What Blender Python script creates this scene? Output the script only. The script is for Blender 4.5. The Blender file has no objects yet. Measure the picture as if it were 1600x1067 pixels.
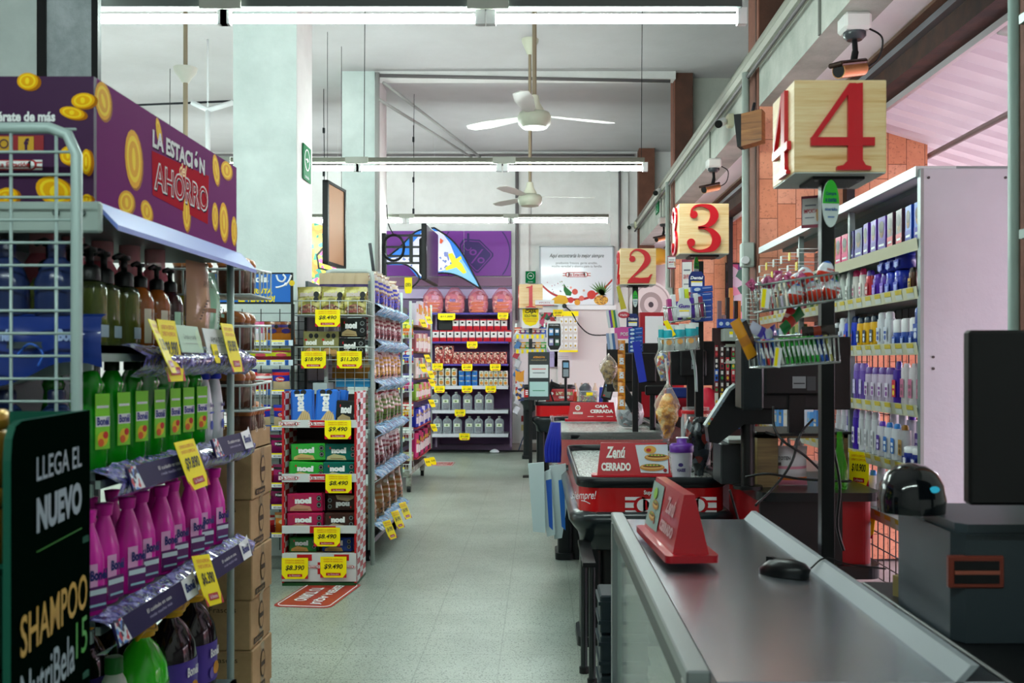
import bpy, math, random
from mathutils import Matrix, Vector, geometry
random.seed(7)
PI = math.pi
SC = bpy.context.scene
COL = SC.collection

# ------------------------------------------------------------------ camera, world, exposure
F = 1555.0
cam_d = bpy.data.cameras.new('camera'); cam = bpy.data.objects.new('camera', cam_d); COL.objects.link(cam)
cam.location = (0, 0, 1.5); cam.rotation_euler = (PI/2, 0, 0)
cam_d.sensor_width = 36; cam_d.lens = 35.0
cam_d.shift_x = -43/1600; cam_d.shift_y = 31.5/1600
cam_d.clip_start = 0.05; cam_d.clip_end = 200
cam_d.dof.use_dof = True; cam_d.dof.focus_distance = 7.0; cam_d.dof.aperture_fstop = 5.6
SC.camera = cam
SC.view_settings.view_transform = 'Standard'; SC.view_settings.look = 'None'
SC.view_settings.gamma = 1; SC.view_settings.exposure = 0.55
SC.view_settings.use_curve_mapping = False
w = bpy.data.worlds.new('daylight'); SC.world = w; w.use_nodes = True
w.node_tree.nodes['Background'].inputs[0].default_value = (0.97, 0.87, 1.0, 1)
w.node_tree.nodes['Background'].inputs[1].default_value = 9.5
TUBE_POWER = 85.0
SC.cycles.max_bounces = 7; SC.cycles.diffuse_bounces = 3; SC.cycles.glossy_bounces = 3
SC.cycles.transmission_bounces = 4; SC.cycles.transparent_max_bounces = 12
SC.cycles.caustics_reflective = False; SC.cycles.caustics_refractive = False
SC.cycles.sample_clamp_indirect = 6
SC.cycles.use_denoising = True

def P(px, py, Z):
    """photo pixel at a distance Z -> world point"""
    return Vector(((px-843)/F*Z, Z, 1.5-(py-565)/F*Z))
def PX(px, Z): return (px-843)/F*Z
def PZ(py, Z): return 1.5-(py-565)/F*Z

# ------------------------------------------------------------------ materials
def lin(h):
    h = h.lstrip('#')
    c = [int(h[i:i+2], 16)/255 for i in (0, 2, 4)]
    return [x/12.92 if x <= .04045 else ((x+.055)/1.055)**2.4 for x in c] + [1]
_mc = {}
def mt(col, rough=.5, metal=0.0, emit=0.0, alpha=None, spec=.3, coat=0, var=0.0):
    k = (col, rough, metal, emit, alpha, spec, coat, var)
    if k in _mc: return _mc[k]
    m = bpy.data.materials.new('m_'+col.strip('#')); m.use_nodes = True
    nt = m.node_tree; b = nt.nodes['Principled BSDF']
    b.inputs['Base Color'].default_value = lin(col); b.inputs['Roughness'].default_value = rough
    b.inputs['Metallic'].default_value = metal; b.inputs['Specular IOR Level'].default_value = spec
    if coat: b.inputs['Coat Weight'].default_value = coat
    if emit:
        b.inputs['Emission Color'].default_value = lin(col); b.inputs['Emission Strength'].default_value = emit
    if var:
        n = nt.nodes.new('ShaderNodeTexNoise'); n.inputs['Scale'].default_value = 40
        tc = nt.nodes.new('ShaderNodeTexCoord'); nt.links.new(tc.outputs['Object'], n.inputs['Vector'])
        h = nt.nodes.new('ShaderNodeHueSaturation'); h.inputs['Color'].default_value = lin(col)
        mr = nt.nodes.new('ShaderNodeMapRange'); mr.inputs[3].default_value = 1-var; mr.inputs[4].default_value = 1+var
        mr.inputs[1].default_value = .3; mr.inputs[2].default_value = .7
        nt.links.new(n.outputs[0], mr.inputs[0]); nt.links.new(mr.outputs[0], h.inputs['Value'])
        nt.links.new(h.outputs[0], b.inputs['Base Color'])
    if alpha is not None:
        tr = nt.nodes.new('ShaderNodeBsdfTransparent'); mx = nt.nodes.new('ShaderNodeMixShader')
        fr = nt.nodes.new('ShaderNodeLayerWeight'); fr.inputs[0].default_value = .35
        mr = nt.nodes.new('ShaderNodeMapRange'); mr.inputs[3].default_value = alpha; mr.inputs[4].default_value = min(1, alpha+.55)
        nt.links.new(fr.outputs['Facing'], mr.inputs[0]); nt.links.new(mr.outputs[0], mx.inputs[0])
        nt.links.new(tr.outputs[0], mx.inputs[1]); nt.links.new(b.outputs[0], mx.inputs[2])
        nt.links.new(mx.outputs[0], nt.nodes['Material Output'].inputs[0])
    _mc[k] = m
    return m
def nodes(name, rough=.6, metal=0):
    m = bpy.data.materials.new(name); m.use_nodes = True; nt = m.node_tree
    b = nt.nodes['Principled BSDF']; b.inputs['Roughness'].default_value = rough; b.inputs['Metallic'].default_value = metal
    tc = nt.nodes.new('ShaderNodeTexCoord')
    return m, nt, b, tc
def noise(nt, vec, scale, detail=4, rough=.6):
    n = nt.nodes.new('ShaderNodeTexNoise'); n.inputs['Scale'].default_value = scale
    n.inputs['Detail'].default_value = detail; n.inputs['Roughness'].default_value = rough
    nt.links.new(vec, n.inputs['Vector']); return n.outputs[0]
def mapping(nt, vec, sc=(1, 1, 1), rot=(0, 0, 0), loc=(0, 0, 0)):
    n = nt.nodes.new('ShaderNodeMapping'); n.inputs['Scale'].default_value = sc
    n.inputs['Rotation'].default_value = rot; n.inputs['Location'].default_value = loc
    nt.links.new(vec, n.inputs['Vector']); return n.outputs[0]
def ramp(nt, fac, stops):
    r = nt.nodes.new('ShaderNodeValToRGB'); nt.links.new(fac, r.inputs[0]); e = r.color_ramp.elements
    while len(e) < len(stops): e.new(.5)
    for i, (p, c) in enumerate(stops): e[i].position = p; e[i].color = lin(c)
    return r.outputs[0]
def mix(nt, fac, a, b, mode='MIX'):
    n = nt.nodes.new('ShaderNodeMix'); n.data_type = 'RGBA'; n.blend_type = mode
    for inp, v in ((n.inputs[0], fac), (n.inputs[6], a), (n.inputs[7], b)):
        if hasattr(v, 'is_output'): nt.links.new(v, inp)
        elif isinstance(v, (int, float)): inp.default_value = v
        else: inp.default_value = lin(v)
    return n.outputs[2]
def bump(nt, b, h, strength=.3, dist=.01):
    n = nt.nodes.new('ShaderNodeBump'); n.inputs['Strength'].default_value = strength; n.inputs['Distance'].default_value = dist
    nt.links.new(h, n.inputs['Height']); nt.links.new(n.outputs[0], b.inputs['Normal'])

def blob(b, r, h, mat, seed=0, wob=.18, sx=1, sy=.8, top=.25, seg=16, n=10):
    """crumpled hanging or standing bag: full below, gathered at the top"""
    rr = random.Random(seed); vs = []; 
    for j in range(n+1):
        t = j/n; q = (math.sin(PI*min(1, t*1.25+.12)*.5) if t < .6 else 1-(1-top)*((t-.6)/.4)**1.3) if 0 < t else .35
        for i in range(seg):
            a = 2*PI*i/seg; k = 1+rr.uniform(-wob, wob)
            vs.append((r*sx*q*k*math.cos(a), r*sy*q*k*math.sin(a), h*t))
    fs = [(j*seg+i, j*seg+(i+1) % seg, (j+1)*seg+(i+1) % seg, (j+1)*seg+i) for j in range(n) for i in range(seg)]
    fs += [tuple(range(seg))[::-1], tuple(n*seg+i for i in range(seg))]
    return b.add(vs, fs, mat, True)
def plaster(name, a, c, scale=1.2, rough=.8):
    m, nt, b, tc = nodes(name, rough)
    n1 = noise(nt, tc.outputs['Object'], scale, 6, .65)
    n2 = noise(nt, tc.outputs['Object'], scale*22, 3)
    col = ramp(nt, n1, [(.35, a), (.68, c)])
    nt.links.new(col, b.inputs['Base Color']); bump(nt, b, n2, .25, .01)
    return m
def m_floor():
    m, nt, b, tc = nodes('terrazzo_tiles', .33)
    o = tc.outputs['Object']
    base = ramp(nt, noise(nt, o, 1.1, 6, .65), [(.3, '#8f988c'), (.7, '#b4bdb2')])
    v = nt.nodes.new('ShaderNodeTexVoronoi'); v.inputs['Scale'].default_value = 62; nt.links.new(o, v.inputs['Vector'])
    sp = ramp(nt, v.outputs['Distance'], [(.16, '#2a3028'), (.34, '#ffffff')])
    n = ramp(nt, noise(nt, o, 130, 2), [(.38, '#8c9488'), (.55, '#ffffff')])
    c = mix(nt, .75, base, sp, 'MULTIPLY'); c = mix(nt, .55, c, n, 'MULTIPLY')
    br = nt.nodes.new('ShaderNodeTexBrick'); br.offset = 0; br.squash = 1
    for k, vv in (('Scale', 1), ('Mortar Size', .004), ('Brick Width', .4), ('Row Height', .4), ('Mortar Smooth', .2)): br.inputs[k].default_value = vv
    nt.links.new(mapping(nt, o, loc=(.2, .1, 0)), br.inputs['Vector'])
    f = nt.nodes.new('ShaderNodeMath'); f.operation = 'MULTIPLY'; f.inputs[1].default_value = .32; nt.links.new(br.outputs['Fac'], f.inputs[0])
    c = mix(nt, f.outputs[0], c, '#4e544c')
    nt.links.new(c, b.inputs['Base Color'])
    return m
def m_wood(name, a, c, dark, sc=(1, 1, 14)):
    m, nt, b, tc = nodes(name, .45)
    v = mapping(nt, tc.outputs['Object'], sc)
    n = noise(nt, v, 2.2, 5, .6); n2 = noise(nt, v, 7, 4, .7)
    col = ramp(nt, n, [(.32, dark), (.42, a), (.65, c)])
    nt.links.new(mix(nt, .35, col, ramp(nt, n2, [(.35, a), (.6, '#ffffff')]), 'MULTIPLY'), b.inputs['Base Color'])
    return m
def m_terracotta():
    m, nt, b, tc = nodes('terracotta_cladding', .7)
    o = tc.outputs['Object']
    sp = nt.nodes.new('ShaderNodeSeparateXYZ'); nt.links.new(o, sp.inputs[0])
    ad = nt.nodes.new('ShaderNodeMath'); nt.links.new(sp.outputs[0], ad.inputs[0]); nt.links.new(sp.outputs[1], ad.inputs[1])
    cb = nt.nodes.new('ShaderNodeCombineXYZ'); nt.links.new(sp.outputs[2], cb.inputs[0]); nt.links.new(ad.outputs[0], cb.inputs[1])
    br = nt.nodes.new('ShaderNodeTexBrick'); br.offset = .37
    for k, vv in (('Scale', 1), ('Mortar Size', .0025), ('Brick Width', .30), ('Row Height', .14), ('Mortar Smooth', .1)): br.inputs[k].default_value = vv
    br.inputs['Color1'].default_value = lin('#ecaa8a'); br.inputs['Color2'].default_value = lin('#e2946e'); br.inputs['Mortar'].default_value = lin('#7a4632')
    nt.links.new(cb.outputs[0], br.inputs['Vector'])
    n = ramp(nt, noise(nt, o, 45, 5, .7), [(.3, '#7a4a3a'), (.45, '#ffffff')])
    n2 = ramp(nt, noise(nt, o, 3, 4), [(.3, '#c0a8a0'), (.7, '#ffffff')])
    c = mix(nt, .5, br.outputs[0], n, 'MULTIPLY'); c = mix(nt, .6, c, n2, 'MULTIPLY')
    nt.links.new(c, b.inputs['Base Color'])
    return m
def m_granite():
    m, nt, b, tc = nodes('granite', .25)
    v = nt.nodes.new('ShaderNodeTexVoronoi'); v.inputs['Scale'].default_value = 160; nt.links.new(tc.outputs['Object'], v.inputs['Vector'])
    nt.links.new(ramp(nt, v.outputs['Color'], [(.2, '#3c4240'), (.5, '#9aa09c'), (.8, '#d8dcd8')]), b.inputs['Base Color'])
    return m
def m_steel():
    m, nt, b, tc = nodes('stainless_steel', .22, 1)
    n = noise(nt, tc.outputs['Object'], 3, 3)
    nt.links.new(ramp(nt, n, [(.0, '#bcc0ca'), (1.0, '#d0d4dc')]), b.inputs['Base Color']); b.inputs['Roughness'].default_value = .25
    return m
def m_cardboard():
    m, nt, b, tc = nodes('cardboard', .8)
    nt.links.new(ramp(nt, noise(nt, tc.outputs['Object'], 9, 5), [(.3, '#9a7a55'), (.7, '#b8966c')]), b.inputs['Base Color'])
    return m
def m_checker(name, a, c, s):
    m, nt, b, tc = nodes(name, .5)
    ch = nt.nodes.new('ShaderNodeTexChecker'); ch.inputs['Scale'].default_value = s
    ch.inputs[1].default_value = lin(a); ch.inputs[2].default_value = lin(c)
    nt.links.new(mapping(nt, tc.outputs['Object'], sc=(0, .36, 1), loc=(.01, .013, .02)), ch.inputs[0]); nt.links.new(ch.outputs[0], b.inputs['Base Color'])
    return m
def m_foil(name, a, c, d, scale=38, rough=.22):
    m, nt, b, tc = nodes(name, rough)
    n = noise(nt, tc.outputs['Object'], scale, 3, .5)
    nt.links.new(ramp(nt, n, [(.38, a), (.5, c), (.62, d)]), b.inputs['Base Color'])
    n2 = noise(nt, tc.outputs['Object'], scale*1.3, 2); bump(nt, b, n2, .9, .02)
    b.inputs['Coat Weight'].default_value = .5
    return m
def m_mottle(name, cols, scale=30, rough=.4, det=2):
    m, nt, b, tc = nodes(name, rough)
    v = nt.nodes.new('ShaderNodeTexVoronoi'); v.inputs['Scale'].default_value = scale; nt.links.new(tc.outputs['Object'], v.inputs['Vector'])
    sp = nt.nodes.new('ShaderNodeSeparateColor'); nt.links.new(v.outputs['Color'], sp.inputs[0])
    r = nt.nodes.new('ShaderNodeValToRGB'); nt.links.new(sp.outputs[0], r.inputs[0]); r.color_ramp.interpolation = 'CONSTANT'
    e = r.color_ramp.elements
    while len(e) < len(cols): e.new(.5)
    for i, c in enumerate(cols): e[i].position = i/len(cols); e[i].color = lin(c)
    nt.links.new(r.outputs[0], b.inputs['Base Color'])
    return m
FLOOR = m_floor()
WALLW = plaster('white_wall_paint', '#d6d1d0', '#e8e4e4')
CEIL = plaster('ceiling_paint', '#b9b3b5', '#c8c3c6', .5)
COLM = plaster('column_paint', '#cdd8d6', '#e4eeec', 1.6)
BEAMM = plaster('grey_beam_paint', '#9fa39a', '#c2c2ba', 2.5)
TERRA = m_terracotta()
WOODB = m_wood('pale_pine', '#ecc992', '#f6dcae', '#d8a462')
WOODD = m_wood('brown_wood', '#8a5a2c', '#a9723a', '#5f3a1a')
GRAN = m_granite(); STEEL = m_steel(); CARD = m_cardboard()
CHECK = m_checker('red_white_check', '#b3161c', '#dcdcdc', 26)
BFOIL = m_foil('blue_foil', '#14165a', '#2c2684', '#8a84d0')
AFOIL = m_foil('sky_foil', '#2f86c4', '#4aa6dc', '#a8d4ee', 22)
CLEARW = mt('#e4e8ea', .12, alpha=.16)
WIRE = mt('#a9b4b0', .35, .3); WIREW = mt('#c3ccca', .4)
BLACK = mt('#0b0c0e', .4); BLK2 = mt('#0b0c0f', .5); BLKG = mt('#060708', .22)
WHITE = mt('#e6e7ea', .5); GREYP = mt('#a9b2b0', .5)
RED = mt('#b50f1a', .35); REDD = mt('#7d0a12', .4); YEL = mt('#fae40c', .5, spec=.2)
DK = mt('#15151c', .6)

# ------------------------------------------------------------------ mesh builder
_tc = {}
def glyphs(s, bold=0.0, shear=0.0):
    k = (s, bold, shear)
    if k not in _tc:
        cu = bpy.data.curves.new('t', 'FONT'); cu.body = s; cu.resolution_u = 3; cu.offset = bold; cu.shear = shear
        cu.fill_mode = 'FRONT'
        o = bpy.data.objects.new('t', cu); me = o.to_mesh()
        vs = [(v.co.x, v.co.y) for v in me.vertices]; fs = [tuple(p.vertices) for p in me.polygons]
        o.to_mesh_clear(); bpy.data.objects.remove(o); bpy.data.curves.remove(cu)
        if not vs: vs, fs = [(0, 0), (1, 0), (1, 1)], []
        x0 = min(v[0] for v in vs); x1 = max(v[0] for v in vs); y0 = min(v[1] for v in vs); y1 = max(v[1] for v in vs)
        _tc[k] = ([(x-(x0+x1)/2, y-(y0+y1)/2) for x, y in vs], fs, x1-x0, y1-y0)
    return _tc[k]

class MB:
    def __init__(s, T=None):
        s.v = []; s.f = []; s.m = []; s.s = []; s.slots = []; s.T = T or Matrix()
    def slot(s, m):
        if m not in s.slots: s.slots.append(m)
        return s.slots.index(m)
    def add(s, vs, fs, mat, smooth=False):
        o = len(s.v); T = s.T
        s.v += [tuple(T @ Vector(p)) for p in vs]
        ms = mat if isinstance(mat, list) else None
        for i, q in enumerate(fs):
            s.f.append(tuple(o+k for k in q)); s.m.append(s.slot(ms[i] if ms else mat)); s.s.append(smooth)
        return s
    def quad(s, a, b, c, d, mat): return s.add([a, b, c, d], [(0, 1, 2, 3)], mat)
    def box(s, x0, x1, y0, y1, z0, z1, mat, bev=0):
        if bev > 0:
            b = min(bev, abs(x1-x0)*.45, abs(y1-y0)*.45, abs(z1-z0)*.45)
            vs = []; fs = []
            cx, cy, cz = (x0+x1)/2, (y0+y1)/2, (z0+z1)/2; hx, hy, hz = (x1-x0)/2, (y1-y0)/2, (z1-z0)/2
            idx = {}
            for sx in (-1, 1):
                for sy in (-1, 1):
                    for sz in (-1, 1):
                        for ax, d in enumerate(((0, b, b), (b, 0, b), (b, b, 0))):
                            idx[(sx, sy, sz, ax)] = len(vs)
                            vs.append((cx+sx*(hx-d[0]), cy+sy*(hy-d[1]), cz+sz*(hz-d[2])))
            I = idx
            for sg in (-1, 1):
                fs.append([I[(sg, -1, -1, 0)], I[(sg, 1, -1, 0)], I[(sg, 1, 1, 0)], I[(sg, -1, 1, 0)]][::sg])
                fs.append([I[(-1, sg, -1, 1)], I[(1, sg, -1, 1)], I[(1, sg, 1, 1)], I[(-1, sg, 1, 1)]][::-sg])
                fs.append([I[(-1, -1, sg, 2)], I[(1, -1, sg, 2)], I[(1, 1, sg, 2)], I[(-1, 1, sg, 2)]][::sg])
                for sh in (-1, 1):
                    fs.append([I[(sg, sh, -1, 0)], I[(sg, sh, -1, 1)], I[(sg, sh, 1, 1)], I[(sg, sh, 1, 0)]])
                    fs.append([I[(sg, -1, sh, 0)], I[(sg, -1, sh, 2)], I[(sg, 1, sh, 2)], I[(sg, 1, sh, 0)]])
                    fs.append([I[(-1, sg, sh, 1)], I[(-1, sg, sh, 2)], I[(1, sg, sh, 2)], I[(1, sg, sh, 1)]])
                    for sk in (-1, 1): fs.append([I[(sg, sh, sk, 0)], I[(sg, sh, sk, 1)], I[(sg, sh, sk, 2)]])
            return s.add(vs, [tuple(f) for f in fs], mat)
        vs = [(x, y, z) for z in (z0, z1) for x, y in ((x0, y0), (x1, y0), (x1, y1), (x0, y1))]
        return s.add(vs, [(3, 2, 1, 0), (4, 5, 6, 7), (0, 1, 5, 4), (1, 2, 6, 5), (2, 3, 7, 6), (3, 0, 4, 7)], mat)
    def cbox(s, c, d, mat, bev=0):
        return s.box(c[0]-d[0]/2, c[0]+d[0]/2, c[1]-d[1]/2, c[1]+d[1]/2, c[2]-d[2]/2, c[2]+d[2]/2, mat, bev)
    def lathe(s, prof, mats, seg=16, sx=1, sy=1, cx=0, cy=0, smooth=True, power=2.0):
        """prof: (r, z) bottom to top; mats: one, or one per ring gap; power>2 gives squarish sections"""
        vs = []; fs = []; ms = []
        n = len(prof)
        for r, z in prof:
            for i in range(seg):
                a = 2*PI*(i+.5)/seg; c, q = math.cos(a), math.sin(a)
                if power != 2:
                    k = (abs(c)**power+abs(q)**power)**(-1/power); c *= k; q *= k
                vs.append((cx+r*sx*c, cy+r*sy*q, z))
        for j in range(n-1):
            for i in range(seg):
                k = (i+1) % seg
                fs.append((j*seg+i, j*seg+k, (j+1)*seg+k, (j+1)*seg+i)); ms.append(mats[j] if isinstance(mats, list) else mats)
        s.add(vs, fs, ms, smooth)
        mm = mats if not isinstance(mats, list) else None
        s.add(vs[:seg], [tuple(range(seg))[::-1]], mm or mats[0]); s.add(vs[-seg:], [tuple(range(seg))], mm or mats[-1])
        return s
    def cyl(s, a, b, r, mat, seg=10, r2=None, caps=True):
        a = Vector(a); b = Vector(b); d = (b-a).normalized(); r2 = r if r2 is None else r2
        u = d.orthogonal().normalized(); v = d.cross(u)
        ra = [a+(u*math.cos(2*PI*i/seg)+v*math.sin(2*PI*i/seg))*r for i in range(seg)]
        rb = [b+(u*math.cos(2*PI*i/seg)+v*math.sin(2*PI*i/seg))*r2 for i in range(seg)]
        s.add(ra+rb, [(i, (i+1) % seg, seg+(i+1) % seg, seg+i) for i in range(seg)], mat, True)
        if caps: s.add(ra, [tuple(range(seg))[::-1]], mat); s.add(rb, [tuple(range(seg))], mat)
        return s
    def tube(s, pts, r, mat, seg=6):
        pts = [Vector(p) for p in pts]; n = len(pts); vs = []; u = None
        for i, p in enumerate(pts):
            d = (pts[min(i+1, n-1)]-pts[max(i-1, 0)]).normalized()
            u = (u-d*u.dot(d)).normalized() if u and (u-d*u.dot(d)).length > 1e-4 else d.orthogonal().normalized()
            v = d.cross(u)
            vs += [p+(u*math.cos(2*PI*k/seg)+v*math.sin(2*PI*k/seg))*r for k in range(seg)]
        fs = [(i*seg+k, i*seg+(k+1) % seg, (i+1)*seg+(k+1) % seg, (i+1)*seg+k) for i in range(n-1) for k in range(seg)]
        fs += [tuple(range(seg))[::-1], tuple((n-1)*seg+k for k in range(seg))]
        return s.add(vs, fs, mat, True)
    def prism(s, poly, h, O, u, v, mat, side=None):
        """poly in (u,v) extruded by h along u x v from O"""
        O = Vector(O); u = Vector(u); v = Vector(v); w = u.cross(v).normalized()
        a = [O+u*x+v*y for x, y in poly]; b = [p+w*h for p in a]; n = len(poly)
        tri = geometry.tessellate_polygon([[Vector((x, y, 0)) for x, y in poly]])
        s.add(b, [tuple(t) for t in tri], mat); s.add(a, [tuple(t)[::-1] for t in tri], mat)
        return s.add(a+b, [(i, (i+1) % n, n+(i+1) % n, n+i) for i in range(n)], side or mat)
    def rect(s, x0, x1, z0, z1, y, mat, side=-1):   # flat on a face of normal -y (side -1) or +y
        q = [(x0, y, z0), (x1, y, z0), (x1, y, z1), (x0, y, z1)]
        return s.add(q if side < 0 else q[::-1], [(0, 1, 2, 3)], mat)
    def disc(s, cx, cz, rx, rz, y, mat, seg=18):
        return s.add([(cx+rx*math.cos(2*PI*i/seg), y, cz+rz*math.sin(2*PI*i/seg)) for i in range(seg)], [tuple(range(seg))], mat)
    def poly(s, pts, y, mat):
        tri = geometry.tessellate_polygon([[Vector((x, z, 0)) for x, z in pts]])
        return s.add([(x, y, z) for x, z in pts], [tuple(t) for t in tri], mat)
    def ring(s, cx, cz, r0, r1, y, mat, a0=0, a1=2*PI, seg=28):
        vs = []
        for i in range(seg+1):
            a = a0+(a1-a0)*i/seg
            vs += [(cx+r0*math.cos(a), y, cz+r0*math.sin(a)), (cx+r1*math.cos(a), y, cz+r1*math.sin(a))]
        return s.add(vs, [(2*i, 2*i+1, 2*i+3, 2*i+2) for i in range(seg)], mat)
    def text(s, t, h, c, mat, w=None, bold=0.0, shear=0.0, u=(1, 0, 0), v=(0, 0, 1), skew=0):
        vs, fs, W, H = glyphs(t, bold, shear); ky = h/H; kx = w/W if w else ky
        c = Vector(c); u = Vector(u); v = Vector(v)
        return s.add([c+u*(x*kx+skew*y*ky)+v*(y*ky) for x, y in vs], fs, mat)
    def pillow(s, w, h, d, mat, bands=None, nx=6, nz=9, crimp=.05, wob=.0, z0=0, seed=0, back=None, taper=0):
        """flow-wrap bag standing on z0; bands = [(f0, f1, mat)] by height"""
        rr = random.Random(seed); vs = []; fs = []; ms = []
        for side in (-1, 1):
            for j in range(nz+1):
                t = j/nz
                for i in range(nx+1):
                    a = i/nx
                    e = (math.sin(PI*a)**.55)*(math.sin(PI*min(1, max(0, (t-crimp)/(1-2*crimp))))**.5 if crimp < t < 1-crimp else .02)
                    if 0 < i < nx and 0 < j < nz: e *= 1+rr.uniform(-wob, wob)
                    nar = (1-.06*math.sin(PI*t))*(1-taper*max(0, t-.45)/.55*(1.0 if t < .93 else .55))
                    vs.append(((a-.5)*w*nar, side*d/2*e, z0+t*h))
        N = (nx+1)*(nz+1)
        for k, side in enumerate((-1, 1)):
            for j in range(nz):
                for i in range(nx):
                    q = [k*N+j*(nx+1)+i, k*N+j*(nx+1)+i+1, k*N+(j+1)*(nx+1)+i+1, k*N+(j+1)*(nx+1)+i]
                    fs.append(tuple(q if side < 0 else q[::-1]))
                    t = (j+.5)/nz; m = mat
                    for b in bands or []:
                        if b[0] <= t < b[1]: m = b[2]
                    ms.append(m if side < 0 else (back or m))
        return s.add(vs, fs, ms, True)
    def build(s, name, parent=None, loc=(0, 0, 0), rot=(0, 0, 0)):
        me = bpy.data.meshes.new(name); me.from_pydata(s.v, [], s.f)
        for m in s.slots: me.materials.append(m)
        me.polygons.foreach_set('material_index', s.m); me.polygons.foreach_set('use_smooth', s.s)
        me.update()
        o = bpy.data.objects.new(name, me); COL.objects.link(o)
        o.location = loc; o.rotation_euler = rot
        if parent: o.parent = parent
        return o

def tag(o, label, cat, group=None, kind=None):
    if label: o['label'] = label
    if cat: o['category'] = cat
    if group: o['group'] = group
    if kind: o['kind'] = kind
    return o
def thing(name, label, cat, loc=(0, 0, 0), rz=0, group=None, rot=None):
    o = bpy.data.objects.new(name, None); COL.objects.link(o); o.location = loc
    o.rotation_euler = rot or (0, 0, rz); o.empty_display_size = .1
    return tag(o, label, cat, group)
def struct(mb, name):
    o = mb.build(name); o['kind'] = 'structure'; o['label'] = name.replace('_', ' ')+' of the supermarket'; return o
def kids(o): return [c for c in KIDS.get(o.name, [])]
KIDS = {}
def copy_tree(o, parent=None):
    c = o.copy(); COL.objects.link(c)
    if parent: c.parent = parent
    for ch in list(o.children): copy_tree(ch, c)
    return c
class Proto:
    """builds the first instance, copies it after"""
    def __init__(s, name, cat, parts):
        s.name, s.cat, s.parts, s.first = name, cat, parts, None
    def put(s, loc, rz=0, label=None, group=None, rot=None, scale=None):
        if s.first is None:
            if len(s.parts) == 1: o = s.parts[0][1].build(s.name)
            else:
                o = thing(s.name, None, None)
                made = {}
                for p in s.parts:
                    made[p[0]] = p[1].build(p[0], made[p[2]] if len(p) > 2 else o)
                    if len(p) > 3: made[p[0]]['label'] = p[3]
            s.first = o
        else: o = copy_tree(s.first)
        o.location = loc; o.rotation_euler = rot or (0, 0, rz)
        o.scale = (scale,)*3 if isinstance(scale, (int, float)) else (scale or (1, 1, 1))
        if 'group' in o: del o['group']
        return tag(o, label, s.cat, group)
ORD = 'first second third fourth fifth sixth seventh eighth ninth tenth eleventh twelfth thirteenth fourteenth fifteenth sixteenth'.split()
def catmull(pts, n=6):
    out = []; P_ = [pts[0]]+list(pts)+[pts[-1]]
    for i in range(1, len(P_)-2):
        for k in range(n):
            t = k/n
            out.append(tuple(.5*((2*b)+(c-a)*t+(2*a-5*b+4*c-d)*t*t+(3*b-a-3*c+d)*t**3) for a, b, c, d in zip(P_[i-1], P_[i], P_[i+1], P_[i+2])))
    out.append(tuple(pts[-1])); return out
def wire_basket(mb, w, d, h, mat, r=.0022, slope=0, n=9, m=4, open_front=.0):
    """centred basket, floor at z 0, opens to -y"""
    x0, x1, y0, y1 = -w/2, w/2, -d/2, d/2; hf = h*(1-slope)
    mb.tube([(x0, y1, h), (x0, y0, hf), (x1, y0, hf), (x1, y1, h), (x0, y1, h)], r*1.6, mat)
    mb.tube([(x0, y1, 0), (x0, y0, 0), (x1, y0, 0), (x1, y1, 0), (x0, y1, 0)], r*1.3, mat)
    for i in range(n+1):
        x = x0+w*i/n; mb.tube([(x, y0, hf), (x, y0, 0), (x, y1, 0), (x, y1, h)], r, mat, 4)
    for i in range(1, m):
        y = y0+d*i/m; hh = hf+(h-hf)*i/m
        mb.tube([(x0, y, hh), (x0, y, 0), (x1, y, 0), (x1, y, hh)], r, mat, 4)
    return mb
# ================================================================== THE ROOM
CH = 5.06; XB = 1.67
struct(MB().box(-9, 1.67, -5, 16.9, -.1, 0, FLOOR), 'floor')
struct(MB().box(1.67, 9, -5, 22, -.12, -.02, plaster('sidewalk', '#8c8684', '#a09a98', 2)), 'floor_sidewalk')
struct(MB().box(-9, 2.45, -5, 17.1, CH, CH+.2, CEIL), 'ceiling')
struct(MB().box(-9, 2.6, 16.9, 17.1, 0, CH, WALLW), 'wall_back')
struct(MB().box(-9.2, -9, -5, 17.1, 0, CH, WALLW), 'wall_west')
struct(MB().box(-9.2, 9, -5.2, -5, 0, CH, WALLW), 'wall_rear')
# storefront side: beam, soffit, upper wall, shutter rail, solid wall beside the camera
bm = MB(); bm.box(XB, XB+.23, -5, 16.9, 3.44, 3.80, BEAMM)
for y in (5.9, 9.7, 13.6): bm.box(XB-.012, XB, y, y+.03, 3.44, 3.80, mt('#6f706a', .8))
struct(bm, 'beam_storefront')
struct(MB().box(XB+.23, 2.11, -5, 16.9, 3.44, 3.54, plaster('soffit_paint', '#ece6ea', '#f6f2f4')), 'ceiling_soffit')
struct(MB().box(2.40, 2.5, -5, 17.1, 3.54, CH, plaster('grey_wall_paint', '#8f9088', '#a8a79e')), 'wall_upper')
struct(MB().box(1.93, 2.40, 12.5, 12.6, 3.54, CH, plaster('grey_panel_paint', '#a5a69e', '#b9b8b0')), 'wall_recess')
rustm = plaster('rusty_metal', '#2a1712', '#4a2a1e', 6)
st = MB(); st.box(2.11, 2.17, -5, 16.9, 3.42, 3.62, plaster('rail_brown', '#54392c', '#6d4a38', 5)); st.box(2.17, 2.22, -5, 16.9, 3.38, 3.6, mt('#8f8f96', .4, .6))
st.box(2.22, 2.36, -5, 16.9, 3.26, 3.62, rustm); st.box(2.36, 2.39, -5, 16.9, 3.22, 3.30, mt('#c0b8bc', .5, .3))
struct(st, 'trim_shutter_rail')
wb = MB(); wb.box(1.95, 2.15, -5, 3.2, 0, 3.44, WALLW)
struct(wb, 'wall_storefront')
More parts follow.
